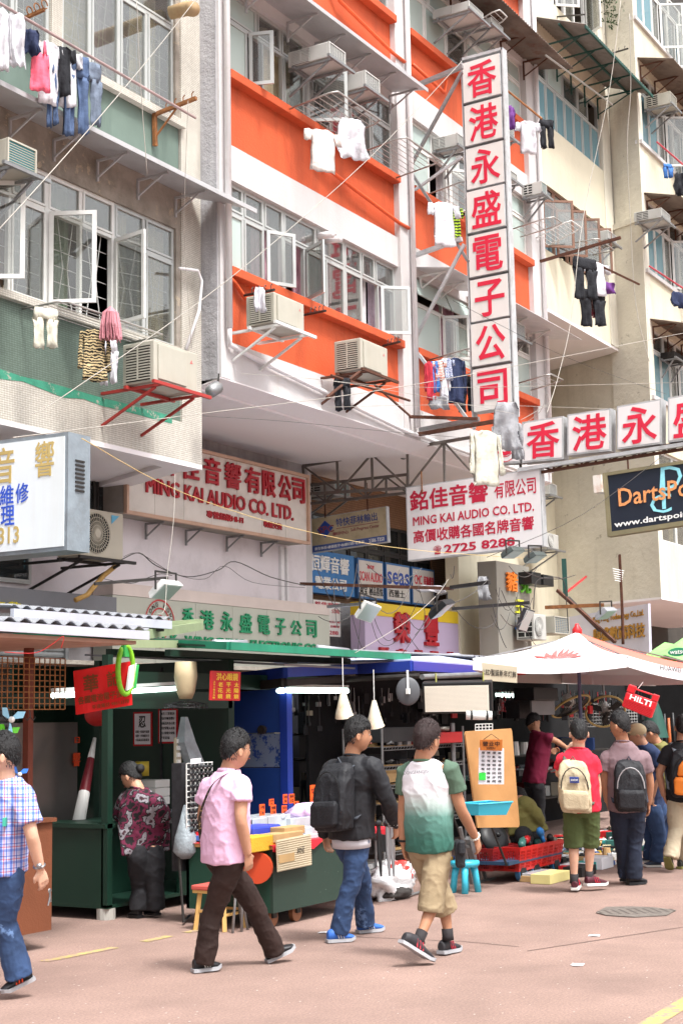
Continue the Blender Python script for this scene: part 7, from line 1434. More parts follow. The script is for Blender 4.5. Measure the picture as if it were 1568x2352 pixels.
def remesh(b,name,m,par,vox,folds=0,fscale=7,stretch=(1,1,.45),sm=3,smooth=True):
 o=b.build('tmp',m,par);o.modifiers.new('r','REMESH').mode='VOXEL';o.modifiers['r'].voxel_size=vox
 s_=o.modifiers.new('s','SMOOTH');s_.factor=.5;s_.iterations=sm
 bpy.context.view_layer.update()
 me=bpy.data.meshes.new_from_object(o.evaluated_get(bpy.context.evaluated_depsgraph_get()));old=o.data;o.modifiers.clear();o.data=me;o.name=name;me.name=name;bpy.data.meshes.remove(old)
 if folds:
  me.update();ns=[v_.normal.copy()for v_ in me.vertices]
  for v_,n_ in zip(me.vertices,ns):
   q=V((v_.co.x*stretch[0],v_.co.y*stretch[1],v_.co.z*stretch[2]))*fscale;f=(1-abs(noise.noise(q+V((3,7,1)))*1.8))**3*1.5-.5+.7*(1-abs(noise.noise(q*2.1+V((5,1,2)))*1.8))**4+.3*noise.noise(q*.8)
   f2=noise.noise(V((v_.co.x*1.5+v_.co.z*2.2,v_.co.y,v_.co.z*4))*3.4);v_.co+=n_*folds*(f+.6*f2)
 me.polygons.foreach_set('use_smooth',[smooth]*len(me.polygons));return o
def sdir(i,j,n):t=pi*i/n;a=2*pi*j/(n*2);return V((sin(t)*cos(a),sin(t)*sin(a),cos(t)))
def headR(d):
 x,y,z=d;g=lambda a,s_:math.exp(-(a/s_)**2);R_=V((x*.076*(1-.22*max(0,-z)**1.3),y*(.094 if y<0 else.090),z*.118));k=1
 if y>0:R_.y+=.020*g(x,.13)*g(z+.14,.17)+.004*g(z-.28,.12)-.006*(g(x-.36,.16)+g(x+.36,.16))*g(z-.08,.13)+.005*g(x,.3)*g(z+.45,.09)+.008*g(x,.3)*g(z+.78,.16)
 if y<0 and z<-.3:R_.y*=1-.35*min(1,(-z-.3)/.5)
 return R_
def person(label,D,J,f,H=1.7,skin=skin,hair=(hair_m,.018,0),top=None,bot=None,shoes=None,vox=.008,group=None,fh=None,sleeve=.5,longsl=False,shorts=0,collar=1,slim=1,lean=None,headtilt=0,bun=False,hem=.06):
 s=H/1.7;P={k:onD(v_[:2],D+(v_[2]if len(v_)>2 else 0))for k,v_ in J.items()}
 for k in P:
  if k[0]in 'lta'and k!='head':P[k].z=max(P[k].z,.004 if k[0]in 'lt'else.085)
 hr=V((_r.x,_r.y,0)).normalized();ha=V((_f.x,_f.y,0)).normalized()
 F=(hr*f[0]+ha*f[1]).normalized();fh=fh or f;HF=(hr*fh[0]+ha*fh[1]).normalized();up=V((0,0,1))
 base=onZ((J['pel'][0],2000));base=V((P['pel'].x,P['pel'].y,0));t_=thing('person',label,'person',base,group)
 shA,shB=P['sA'],P['sB'];ax=(shB-shA).normalized();neck=P['neck'];pel=P['pel'];shA.z+=.018*s;shB.z+=.018*s;neck=P['neck']=neck.lerp(P['head'],.14);chest=(shA+shB)/2;sp=(chest-pel)
 fr=ax.cross(sp).normalized();fr=fr if fr.dot(F)>0 else-fr;hx=F.cross(up).normalized();hx=hx if hx.dot(ax)>0 else-hx
 W=(shB-shA).length
 def torso(b,g,lo=0,wide=0):
  R_=[]
  for t,a,d_,sh in((-.10+lo,.150,.105,0),(.05,.172,.118,-.01),(.22,.160,.112,0),(.42,.152,.108,.012),(.62,.172,.118,.01),(.80,.190,.120,0),(.94,.190,.100,-.005),(1.04,.140,.076,-.01),(1.13,.070,.060,-.005)):
   cpt=pel.lerp(chest,t)if t<=1 else chest+(neck-chest)*((t-1)/.13*.9);a_=ax*min(1,max(0,t))+hx*(1-min(1,max(0,t)));a_.normalize();k=slim if t<.7 else 1
   if wide and t<.75:a=.176;d_=.130;sh=.004
   if wide and t<wide-1:t=wide-1
   aa=(a*s*k if t<.7 else a*s*min(1.1,W/(.36*s))if t<1.0 else a*s)+g;R_.append([cpt+a_*cos(q*pi/12)*abs(cos(q*pi/12))**-.2*(aa)if abs(cos(q*pi/12))>.01 else cpt for q in range(24)])
   for q in range(24):R_[-1][q]=R_[-1][q]+fr*(sin(q*pi/12)*abs(sin(q*pi/12)+1e-9)**-.15*(d_*s*k+g)if abs(sin(q*pi/12))>.01 else 0)+fr*sh*s
  b.loft(R_,True)
 def arm(b,k,g,cut=1,r0=.058,fl=0):
  S,E_,Wr=P['s'+k],P['e'+k],P['w'+k];S=S-up*.022*s;c0=S.lerp(chest,.38)-up*.012
  if cut>=2:limb(b,[c0,S,S.lerp(E_,.5),E_,E_.lerp(Wr,.35),Wr],[(.054)*s+g,(r0-.006)*s+g,.048*s+g,.041*s+g,.042*s+g,.029*s+g+fl])
  else:e_=S.lerp(E_,cut);limb(b,[c0,S,S.lerp(e_,.5),e_],[.052*s+g*.7,(r0-.005)*s+g*.8,.054*s+g+fl*.6,.052*s+g+fl])
 def hand(b,k):
  Wr,El=P['w'+k],P['e'+k];d=(P['h'+k]-Wr).normalized()if 'h'+k in P else(Wr-El).normalized();pn=(ax if k=='A'else-ax);pn=(pn-d*pn.dot(d)).normalized();sd=d.cross(pn);sd=sd if sd.dot(F)>0 else-sd
  q=[Wr,Wr+d*.02,Wr+d*.05,Wr+d*.088];b.loft([[p_+sd*cos(a*pi/5)*w_*s+pn*sin(a*pi/5)*h_*s for a in range(10)]for p_,w_,h_ in zip(q,(.027,.031,.040,.040),(.021,.017,.016,.013))])
  for i,(o,L_,c2)in enumerate(((.030,.070,.8),(.010,.078,.9),(-.011,.072,1.0),(-.030,.058,1.1))):
   p0=Wr+d*.078*s+sd*o*s;p1=p0+(d+pn*.25*c2).normalized()*L_*.5*s;p2=p1+(d+pn*1.0*c2).normalized()*L_*.3*s;p3=p2+(d*.4+pn*1.1).normalized()*L_*.25*s;b.tube([p0,p1,p2,p3],[.0105*s,.0095*s,.009*s,.007*s],8)
  p0=Wr+d*.022*s+sd*.022*s;b.tube([p0,p0+(sd*.8+d*.7+pn*.3)*.035*s,p0+(sd*.75+d*1.5+pn*.6)*.037*s],[.014*s,.012*s,.009*s],8)
 def legs(b,g,cut=2,fl=0,kn=.0):
  for k in 'AB':
   hp=pel+hx*(.085*s if k=='B'else-.085*s)*(1 if 'swap'not in J else-1)-up*.03*s;K,A_=P['k'+k],P['a'+k];calf=K.lerp(A_,.3)-F*.012*s
   if cut>=2:limb(b,[hp+up*.05*s,hp-up*.04,hp.lerp(K,.5),K,calf,K.lerp(A_,.75),A_-up*(.02 if g>0 else 0)],[.060*s+g,.082*s+g,.082*s+g,.064*s+g,.058*s+g,.052*s+g+fl,.048*s+g+fl]if g>0 else[.09*s+g,.095*s+g,.078*s+g,.056*s+g,.055*s+g,.042*s+g,.036*s+g])
   else:e_=K.lerp(A_,cut-1)if cut>1 else hp.lerp(K,cut);limb(b,[hp+up*.05*s,hp-up*.04,hp.lerp(e_,.5),e_],[.060*s+g,.078*s+g,.082*s+g,.066*s+g+fl*.6])
 hc=P['head'];hu=(hc-neck).normalized()*.25+up;hu.normalize();hrt=HF.cross(hu).normalized();hf=hu.cross(hrt).normalized();hf=(hf-hu*math.tan(headtilt)).normalized();hu=hrt.cross(hf).normalized()
 def place(v_):return hc+(hrt*v_.x+hf*v_.y+hu*v_.z)*s*1.08
 b=B();torso(b,-.008);legs(b,-.006)
 for k in 'AB':arm(b,k,0,2);hand(b,k)
 limb(b,[chest-up*.02,neck-up*.01,neck.lerp(hc,.55),hc-hu*.03],[.064*s,.064*s,.060*s,.058*s])
 N_=26;b.loft([[place(headR(sdir(i,j,N_)))for j in range(N_*2)]for i in range(1,N_)])
 for sg in(-1,1):
  e0=place(V((sg*.077,-.008,-.008)));b.loft([[e0+(hf*(cos(a*pi/6)*.017*w_-.01*0)+hu*sin(a*pi/6)*.031*w_+hrt*sg*o_)*s for a in range(12)]for w_,o_ in((.5,-.01),(.8,.0),(1.05,.012),(.9,.016))])
 body=remesh(b,'body',skin,t_,vox*.8,sm=2)
 for sg in(-1,1):
  e0=place(V((sg*.031,.0765,.010)));bb=B();bb.ball(e0,.0105*s,8,0,(1,1,.6));bb.ball(e0+hf*.0075*s,.0052*s,6,1);bb.build('eye',[mat('eye_white','#A89C94',.4),black_l],t_,smooth=True)
  bb=B();bb.tube([place(V((sg*.017,.090,.034))),place(V((sg*.034,.088,.040))),place(V((sg*.052,.074,.034)))],[.003,.0045,.002],5);bb.build('eyebrow',hair[0],t_)
 b=B();b.tube([place(V((-.022,.090,-.052))),place(V((0,.099,-.050))),place(V((.022,.090,-.052)))],[.002,.005,.002],6);b.build('lips',mat('lips','#8E4A42',.5),t_,smooth=True)
# hair
 hm,th,style=hair;b=B();N_=44;R_=[]
 for i in range(1,N_):
  ring=[]
  for j in range(N_*2):
   d=sdir(i,j,N_);line=.38 if d.y>.45 else(.38-(.45-d.y)*.62 if d.y>-.25 else-.05-(-.25-d.y)*.75);
   if abs(d.x)>.7 and d.y>.1:line=max(line,.16)
   m_=min(1,max(0,(d.z-line+noise.noise(d*14)*.07)/.08));h_=headR(d);nn=noise.noise(d*24+V((style,0,0)))*.004+noise.noise(d*9)*.004+abs(noise.noise(V((d.x*38,d.y*38,d.z*9))))*.007
   ring.append(place(h_+d*(-.008+(th+.008+nn)*m_*(.35+.85*max(0,d.z)+.2*max(0,-d.y)))))
  R_.append(ring)
 b.loft(R_);rg=random.Random(int(style)+5)
 for _ in range(1500 if vox<.0085 else 500):
  d=V((rg.gauss(0,1),rg.gauss(0,1),rg.gauss(0,1))).normalized()
  if d.z<(.36 if d.y>.3 else.16 if d.y>-.3 else-.42):continue
  p_=headR(d)+d*th*(.25+.6*max(0,d.z));lay=V((rg.uniform(-.4,.4),.2,-.1 if d.z>.6 else-.9));dd_=(d+lay*(1.0 if th<.03 else.7)).normalized()*rg.uniform(.012,.026)*(th/.018)**.5;w_=V((-d.y,d.x,0)).normalized()*.004
  b.add([place(p_-w_),place(p_+w_),place(p_+dd_)],[(0,1,2)])
 if bun:b.ball(place(V((.0,-.12,.03))),.045*s,12)
 b.build('hair',hm,t_,smooth=True)
# clothes
 if top:
  tm,g=top[0],(top[1]if len(top)>1 else.012);b=B();torso(b,g,min(0,hem+.1),1+hem)
  for k in('AB'if sleeve else ''):arm(b,k,g,2 if longsl else sleeve,fl=.012 if not longsl else.004)
  remesh(b,'shirt',tm,t_,vox*1.15,.0055,6,(1,1,.8),sm=3)
  if not longsl or 1:
   cb=B();q=neck+up*.005;cb.tube([q-up*.026+(ax*cos(a*pi/8)*.066+fr*(sin(a*pi/8)*.066+.0))*s+up*(.008-.018*sin(a*pi/8))for a in range(17)],.010 if len(top)<4 else.018,6,False);cb.build('collar',top[2]if len(top)>2 else tm,t_,smooth=True)
 if bot:
  bm,g=bot[0],bot[1];b=B();R_=[]
  for t,a,d_ in((-.22,.10,.09),(-.12,.155,.115),(0,.158,.116),(.10,.148,.106),(.16,.140,.10)):
   cpt=pel+sp*t;R_.append([cpt+hx*cos(q*pi/12)*(a*s*slim+g)+fr*sin(q*pi/12)*(d_*s*slim+g)for q in range(24)])
  b.loft(R_);legs(b,g,shorts or 2,.016 if not shorts else.02,g*.4);remesh(b,'shorts'if shorts else 'trousers',bm,t_,vox*1.15,.0045,7,(1,1,1.1),sm=3)
 if shoes:
  um_,smm=shoes[:2]
  for k in 'AB':
   A_,T_=P['a'+k],P['t'+k];hl=P['l'+k]if 'l'+k in P else None;d=(T_-A_);
   heel=hl if hl else V((A_.x,A_.y,T_.z))-F*.05*s;d=(T_-heel);L_=d.length;d.normalize();sd=d.cross(up).normalized();u_=sd.cross(d).normalized();
   b=B();prof=((0,.028,.07),(.1,.038,.085),(.3,.038,.095),(.45,.040,.075),(.62,.047,.052),(.8,.046,.040),(.93,.036,.03),(1,.015,.015))
   b.loft([[heel+d*L_*t+sd*cos(a*pi/8)*w_*s+u_*(.016+max(0,.5+.5*sin(a*pi/8))*h_)*s for a in range(16)]for t,w_,h_ in prof]);sh_=remesh(b,'shoe',um_,t_,.006,sm=2)
   b=B();b.loft([[heel+d*(L_*t*1.03-.008)+sd*cos(a*pi/8)*(w_+.006)*s+u_*((.014+.012*(1 if sin(a*pi/8)>0 else-1))*s+(.012 if t>.9 else 0))for a in range(16)]for t,w_,h_ in prof]);b.build('sole',smm,sh_)
   if len(shoes)>2:
    b=B()
    for t in(.36,.45,.54):
     for sg in(-1,1):b.bar(heel+d*L_*t+sd*sg*.041*s+u_*.03,heel+d*L_*(t-.07)+sd*sg*.03*s+u_*.085*s,.009,.006)
    b.build('shoe_stripe',shoes[2],sh_)
   if len(shoes)>3:b=B();b.tube([A_.lerp(P['k'+k],.18),A_,A_-up*.03],[.043*s,.042*s,.045*s],12);b.build('sock',shoes[3],t_,smooth=True)
 return t_,P,dict(ax=ax,fr=fr,F=F,hx=hx,chest=chest,pel=pel,up=up,s=s,place=place,hf=hf,hrt=hrt,hu=hu)
def pack(label,G,m,strap,w=.30,h=.45,d=.16,drop=.02,side=0,m2=None,panel=None,logo=None,logom=None,dx=0):
 ax,fr,up,s=G['ax'],G['fr'],(G['chest']-G['pel']).normalized(),G['s'];o=G['chest']-fr*(.12*s+d*.5)-up*(h*.5-.03+drop)+ax*dx;t_=thing('backpack',label,'backpack',o)
 def rr(cn,a,e,n=20,p=.35):return[cn+ax*math.copysign(abs(cos(q*2*pi/n))**p,cos(q*2*pi/n))*a+fr*math.copysign(abs(sin(q*2*pi/n))**p,sin(q*2*pi/n))*e for q in range(n)]
 b=B();b.loft([rr(o+up*h*z_+fr*(d*.5-d*.5*e_),w*.5*a_,d*.5*e_)for z_,a_,e_ in((-.5,.6,.7),(-.48,.9,.92),(-.3,1.0,1.0),(0,1.0,.95),(.25,.95,.8),(.4,.82,.62),(.48,.6,.42),(.5,.3,.3))]);remesh(b,'bag',m,t_,.009,.006,9,sm=2)
 b=B();b.loft([rr(o-fr*(d*.55)+up*h*z_,w*.40*a_,d*.18*e_)for z_,a_,e_ in((-.42,.8,.7),(-.38,1,1),(-.1,1,.9),(-.04,.9,.5))]);remesh(b,'front_pocket',m2 or m,t_,.008,.003,sm=2)
 b=B();b.tube([o-fr*(d*.42)+ax*w*.42*cos(q*pi/10)+up*h*(-.02+.42*sin(q*pi/10))for q in range(11)],.006,5);b.build('zip',strap[1],t_)
 if panel:b=B();b.loft([rr(o-fr*(d*.50)+up*h*z_,w*.30*a_,d*.14*e_)for z_,a_,e_ in((-.02,.9,.6),(.02,1,1),(.2,.85,.8),(.32,.4,.2))]);b.build('panel',panel,t_,smooth=True)
 for sg in(-1,1):
  b=B();x=ax*sg*w*.30;sh0=G['chest']+up*.05*s+x*1.15-fr*.02;pa=o+up*h*.40+x*.8+fr*d*.45;pts=[pa,pa.lerp(sh0,.5)-fr*.012,sh0,G['chest']+up*.03*s+x*1.25+fr*.10,G['chest']-up*.12+x*1.5+fr*.13*s,G['chest']-up*.26+x*1.7+fr*.08*s,o-up*h*.35+x*1.6+fr*d*.4];p_,r_=smooth_pts(pts,[.0]*7)
  R_=[]
  for i,q in enumerate(p_):R_.append([q+ax*cos(a*pi/4)*.03+V((0,0,0))+fr*sin(a*pi/4)*.012*(1 if i>12 else.4)+up*sin(a*pi/4)*.014 for a in range(8)])
  b.loft(R_);b.build('strap',strap[0],t_,smooth=True)
 b=B();b.tube([o+up*h*(.47)+ax*.03+fr*d*.3,o+up*h*.58+fr*d*.25,o+up*h*.47-ax*.03+fr*d*.3],.008,6);b.build('grab_loop',strap[0],t_)
 if logo:
  q=o-fr*(d*.5+.012)+up*h*.16;qd=Q(q-ax*.045+up*.03,q+ax*.045+up*.03,q-ax*.045-up*.025,q+ax*.045-up*.025)
  if qd.n.dot(fr)>0:qd=Q(qd.c[1],qd.c[0],qd.c[3],qd.c[2])
  b=B();qd.slab(b,0,0,1,1,-.02,.006);b.build('label_patch',logom[0],t_);b=B();qd.text(b,logo,.1,.3,.9,.75,.008,.002,.01);b.build('lettering',logom[1],t_)
 return t_
def patmat(name,fn):
 m=mat(name,'#808080',.85,var=0,bump=.3,bscale=12);N,L,b=nodes_of(m);tc=N.new('ShaderNodeTexCoord');s_=N.new('ShaderNodeSeparateXYZ');L.new(tc.outputs['Object'],s_.inputs[0]);fn(N,L,b,tc,s_);return m
def ramp(N,L,src,stops,interp='LINEAR'):
 r=N.new('ShaderNodeValToRGB');r.color_ramp.interpolation=interp;e=r.color_ramp.elements
 while len(e)<len(stops):e.new(.5)
 for k,(p_,c_)in enumerate(stops):e[k].position=p_;e[k].color=lin(c_)
 L.new(src,r.inputs[0]);return r.outputs[0]
def f_dip(N,L,b,tc,s):
 mr=N.new('ShaderNodeMapRange');mr.inputs[1].default_value=.78;mr.inputs[2].default_value=1.45;L.new(s.outputs[2],mr.inputs[0]);L.new(ramp(N,L,mr.outputs[0],[(.1,'#36665A'),(.36,'#5E8A80'),(.52,'#BCCBC8'),(.66,'#DEDCE2')]),b.inputs['Base Color'])
def f_plaid(N,L,b,tc,s):
 ad=N.new('ShaderNodeMath');ad.operation='SUBTRACT';L.new(s.outputs[0],ad.inputs[0]);L.new(s.outputs[1],ad.inputs[1])
 def band(src,sc_,stops):
  w1=N.new('ShaderNodeMath');w1.operation='MULTIPLY';w1.inputs[1].default_value=sc_;L.new(src,w1.inputs[0]);f1=N.new('ShaderNodeMath');f1.operation='FRACT';L.new(w1.outputs[0],f1.inputs[0]);return ramp(N,L,f1.outputs[0],stops,'CONSTANT')
 st=[(0,'#C8CCE6'),(.2,'#7F9AD8'),(.42,'#D8D8EA'),(.55,'#D85A6A'),(.62,'#D0D2E6'),(.8,'#5878C4'),(.88,'#D4D6EA')]
 mx=N.new('ShaderNodeMix');mx.data_type='RGBA';mx.blend_type='MULTIPLY';mx.inputs[0].default_value=.85;L.new(band(ad.outputs[0],11,st),mx.inputs[6]);L.new(band(s.outputs[2],13,st),mx.inputs[7]);L.new(mx.outputs[2],b.inputs['Base Color'])
def f_floral(N,L,b,tc,s):
 n=N.new('ShaderNodeTexNoise');n.inputs['Scale'].default_value=11;n.inputs['Detail'].default_value=6;L.new(tc.outputs['Object'],n.inputs['Vector']);L.new(ramp(N,L,n.outputs['Fac'],[(0,'#141214'),(.44,'#5E1A36'),(.53,'#1A1618'),(.58,'#7E7A80'),(.68,'#3A2028')],'CONSTANT'),b.inputs['Base Color'])  # blouse tones darkened: the booth's shade is put into the print
pinkm=mat('pink_polo','#DDB4D0',.85,var=.05,bump=.3,bscale=12);brownt=mat('brown_velvet_trousers','#2A1A16',.8,var=.25,scale=5,bump=.3,bscale=12);jeans=mat('blue_jeans','#2E4468',.85,var=.35,scale=4,bump=.3,bscale=12,wear='#5A749C',wscale=3.2,wlo=.6);jeans_d=mat('dark_jeans','#1C2436',.85,var=.3,scale=4,bump=.3,bscale=12,wear='#33415A',wscale=3,wlo=.62)
khaki=mat('khaki_cotton','#97866A',.85,var=.1,scale=4,bump=.3,bscale=12);khaki2=mat('pale_khaki_cotton','#B5A890',.85,var=.1);olive=mat('olive_cotton','#47532E',.85,var=.15,scale=4,bump=.3,bscale=12);olive2=mat('olive_jacket','#6E6A3A',.85,var=.12,bump=.3,bscale=12);blackj=mat('black_jacket','#1B1C21',.7,var=.2,scale=4,bump=.3,bscale=12);magenta=mat('shaded_magenta_tee','#6E1032',.85,var=.1)  # magenta darkened to carry the far stall's shade in its colour
redt=mat('red_tee','#C8243C',.85,var=.06,bump=.3,bscale=12);mauve=mat('mauve_tee','#7A656A',.85,var=.08,bump=.3,bscale=12);navyt=mat('navy_tee','#27375A',.85,var=.1);blackt=mat('black_tee','#1E1E22',.85,var=.1);beigeb=mat('beige_backpack_cloth','#B7A88C',.85,var=.06,bump=.3);packb=mat('black_backpack_cloth','#1C1D22',.65,var=.2,scale=6,bump=.3);packo=mat('orange_backpack_cloth','#DB7A28',.7,var=.08)
greys=mat('grey_sole','#9A9A9E',.6);white_s=mat('white_sole','#C9C8C4',.6);bluesh=mat('blue_shoe','#2E62B4',.6,var=.1);blacksh=mat('black_shoe','#1C1C20',.5,var=.1);darksock=mat('dark_sock','#2A2628',.8)
# man in pink
_,P_,G=person('man in a pink polo shirt and brown velvet trousers striding right, strap across his back',10.3,dict(head=(542,1724),neck=(522,1776),sA=(480,1806,.13),sB=(554,1800,-.13),eA=(466,1880,.2),wA=(492,1940,.38),eB=(553,1882,-.2),wB=(569,1962,-.14),hB=(574,2010,-.1),pel=(516,1952),kA=(586,2084,.24),aA=(632,2184,.34),lA=(615,2216,.32),tA=(679,2180,.42),kB=(492,2090,.0),aB=(468,2206,.0),lB=(444,2236,-.04),tB=(508,2226,.06)),(.75,.66),1.70,skin,(hair_m,.02,1),(pinkm,.016,pinkm,1),(brownt,.010),(blacksh,greys,white_s),fh=(.86,.5),vox=.0075,hem=-.18)
ax,fr,up=G['ax'],G['fr'],G['up'];ch=G['chest'];b=B();pts=[ch+ax*.10+up*.075+fr*.02,ch+ax*.07+up*.02-fr*.135,ch-ax*.03-up*.10-fr*.15,ch-ax*.12-up*.24-fr*.13,ch-ax*.185-up*.42-fr*.06];p_,r_=smooth_pts(pts,[0]*5);n_=ax*.016+up*.008
for i in range(len(p_)-1):b.obox(p_[i]-n_,n_*2,p_[i+1]-p_[i],-fr*.006)
one(b,'shoulder_strap','black bag strap with tan lettering across the back of the man in pink','bag strap',mat('black_tan_strap','#2A2420',.7,var=0,wear='#B09A70',wscale=45,wlo=.56))
# man in black jacket
_,P_,G=person('man in a black track jacket and blue jeans walking right with a black backpack',11.7,dict(head=(822,1690),neck=(806,1740),sA=(762,1768,.14),sB=(856,1762,-.13),eA=(744,1848,.2),wA=(746,1920,.25),hA=(752,1950,.25),eB=(890,1838,-.12),wB=(908,1892,.05),hB=(912,1925,.08),pel=(806,1910),kA=(832,2026,.25),aA=(838,2132,.32),lA=(822,2157,.3),tA=(882,2156,.42),kB=(808,2028,-.1),aB=(778,2148,-.12),lB=(752,2178,-.18),tB=(816,2184,-.1)),(.72,.68),1.72,skin2,(hair_m,.022,9),(blackj,.026),(jeans,.012),(bluesh,greys,white_s),fh=(.99,.12),longsl=True,vox=.008,hem=-.08)
b=B();wv=P_['wB'];dn=(P_['eB']-wv).normalized()
for k in range(3):b.tube([wv+dn*(.02+.022*k)+(G['hx']*cos(a*pi/6)+G['up'].cross(dn).normalized()*0+dn.cross(G['hx']).normalized()*sin(a*pi/6))*.062 for a in range(13)],.004,4,False)
b.build('cuff_stripe',white_l,_)
b=B();pl_=G['pel'];b.loft([[pl_+up*z_+G['hx']*cos(q*pi/12)*.182+G['fr']*sin(q*pi/12)*.140 for q in range(24)]for z_ in(-.12,-.03)],True);b.build('shirt_tail',mat('white_shirt_tail','#C9C8CE',.85,var=.06),_,smooth=True)
pack('big black rounded backpack on the man in the black jacket',G,packb,(mat('grey_strap','#3A3E46',.7),blk),.32,.52,.2,-.01)
# man in white and green tee
_,P_,G=person('man in a white-to-green T-shirt and khaki cargo shorts walking away to the right',10.75,dict(head=(981,1702),neck=(968,1752),sA=(934,1778,.1),sB=(1032,1772,-.1),eA=(926,1862,.12),wA=(926,1938,.1),hA=(936,1975,.12),eB=(1058,1858,-.08),wB=(1092,1926,.1),hB=(1104,1962,.15),pel=(985,1934),kA=(1020,2060,.16),aA=(1028,2150,.1),lA=(1012,2193,.06),tA=(1054,2186,.28),kB=(1004,2060,-.1),aB=(962,2158,-.28),lB=(920,2168,-.42),tB=(993,2218,-.3)),(.66,.75),1.70,skin2,(hair_b,.026,17),(patmat('dip_dyed_cotton',f_dip),.014,mat('green_rib','#4E6A54',.85)),(khaki,.016),(mat('dark_grey_shoe','#2C2B2F',.6),greys,None)and(mat('dark_grey_shoe','#2C2B2F',.6),greys,mat('red_trim','#A82A3A',.6),darksock),fh=(.72,.7),shorts=1.38,vox=.0075,hem=-.12,sleeve=0)
b=B()
for k in 'AB':
 S,E_=P_['s'+k],P_['e'+k];b.tube([S.lerp(G['chest'],.12),S,S.lerp(E_,.3),S.lerp(E_,.58)],[.066,.076,.074,.076],16)
remesh(b,'sleeve',mat('grey_green_cotton','#4C6252',.85,var=.08,bump=.3,bscale=12),_,.009,.006,sm=2)
ch=G['chest'];q=ch-G['fr']*.155+up*.0;qd=Q(q-G['ax']*.11+up*.02,q+G['ax']*.11+up*.02,q-G['ax']*.11-up*.012,q+G['ax']*.11-up*.012);qd=qd if qd.n.dot(G['fr'])<0 else Q(qd.c[1],qd.c[0],qd.c[3],qd.c[2]);b=B();qd.text(b,'DONGFANGJISH',0,0,1,1,.0,.003,.0);b.build('lettering',mat('grey_shirt_print','#8A8A90',.8),_)
for k,m_ in(('A',blk),('B',mat('bead_bracelet','#C9C4BC',.4))):
 wv=P_['w'+k];dn=(P_['e'+k]-wv).normalized();u1=dn.cross(G['F']).normalized();u2=dn.cross(u1);b=B();[b.ball(wv+dn*.02+(u1*cos(a*pi/7)+u2*sin(a*pi/7))*.034,.0095,6)for a in range(14)];one(b,'bracelet','dark beaded bracelet on the left wrist of the man in khaki shorts'if k=='A'else 'pale bracelet on the right wrist of the man in khaki shorts','bracelet',m_,True)
o=onD((1056,1962),10.55);t2=thing('belt_bag','black belt pouch at the hip of the man in khaki shorts','bag',o);B().cbox(o,.12,.07,.19,.5).build('pouch',packb,t2,bevel=.02);B().cbox(o+V((-.03,-.03,.05)),.11,.05,.1,.5).build('flap_pocket',packb,t2,bevel=.015)
# man in plaid
_,P_,G=person('man in a plaid shirt and jeans at the left edge with keys in hand',9.5,dict(head=(6,1738),neck=(14,1796),sA=(-24,1822,.14),sB=(50,1822,-.12),eA=(-50,1900,.2),wA=(-62,1970,.25),eB=(72,1915,-.2),wB=(92,1996,-.14),hB=(104,2040,-.12),pel=(16,1990),kA=(-40,2100,.1),aA=(-70,2220,.1),tA=(-120,2240,.1),kB=(8,2120,-.05),aB=(44,2238,-.05),lB=(78,2252,.0),tB=(4,2288,-.1)),(-.92,-.3),1.72,skin3,(hair_m,.026,23),(patmat('plaid_cotton',f_plaid),.022),(jeans,.02),(blacksh,greys,mat('orange_trim','#E0481E',.5)),fh=(-.97,-.1),vox=.0075,sleeve=.78)
wv=P_['wB'];dn=(P_['eB']-wv).normalized();u1=dn.cross(G['F']).normalized();u2=dn.cross(u1);b=B();b.tube([wv+dn*.02+(u1*cos(a*pi/7)+u2*sin(a*pi/7))*.034 for a in range(15)],.008,6,False);b.cyl(wv+dn*.02-V(_r)*-.0+(CO-wv).normalized()*.028,wv+dn*.02+(CO-wv).normalized()*.044,.018,14);one(b,'wristwatch','silver wristwatch on the arm of the man in the plaid shirt','watch',mat('watch_steel','#A9A9AC',.3,.9),True)
o=P_['hB']+V((.02,-.02,-.02));b=B();b.cyl(o,o+V((.01,0,-.07)),.006,6);b.ball(o,.016,8,sc_=(1,.3,1));b.tube([o,o+V((.0,0,-.04)),o+V((-.015,0,-.09))],.005,5);one(b,'keys','small bunch of keys hanging from the hand of the man in plaid','keys',mat('key_steel','#8E8E90',.3,.8))
B().cbox(onD((12,1888),9.28),.09,.02,.05,.6).build('pocket_phone_case',mat('teal_case','#3FA890',.5),_)
b=B();b.loft([[G['pel']+up*(.10+z_)+G['hx']*cos(q*pi/12)*.185+G['fr']*sin(q*pi/12)*.137 for q in range(24)]for z_ in(0,.035)]);b.build('belt',blk,_,smooth=True)
# woman at the booth
person('woman in a floral blouse with her hair in a bun at the green booth',13.25,dict(head=(301,1786,.15),neck=(318,1812,.08),sA=(294,1832,.14),sB=(356,1840,-.06),eA=(276,1880,.3),wA=(282,1908,.45),eB=(374,1886,.05),wB=(345,1912,.35),pel=(334,1948),kA=(322,2035,.05),aA=(318,2092,.0),tA=(298,2112,.05),kB=(356,2030,0),aB=(358,2085,0),tB=(335,2100,.1)),(-.5,.85),1.58,skin,(hair_m,.024,31),(patmat('shaded_floral_print',f_floral),.03),(blackt,.022),(blacksh,blk),fh=(-.85,.4),sleeve=.9,vox=.010,headtilt=.3,bun=True,hem=-.02)
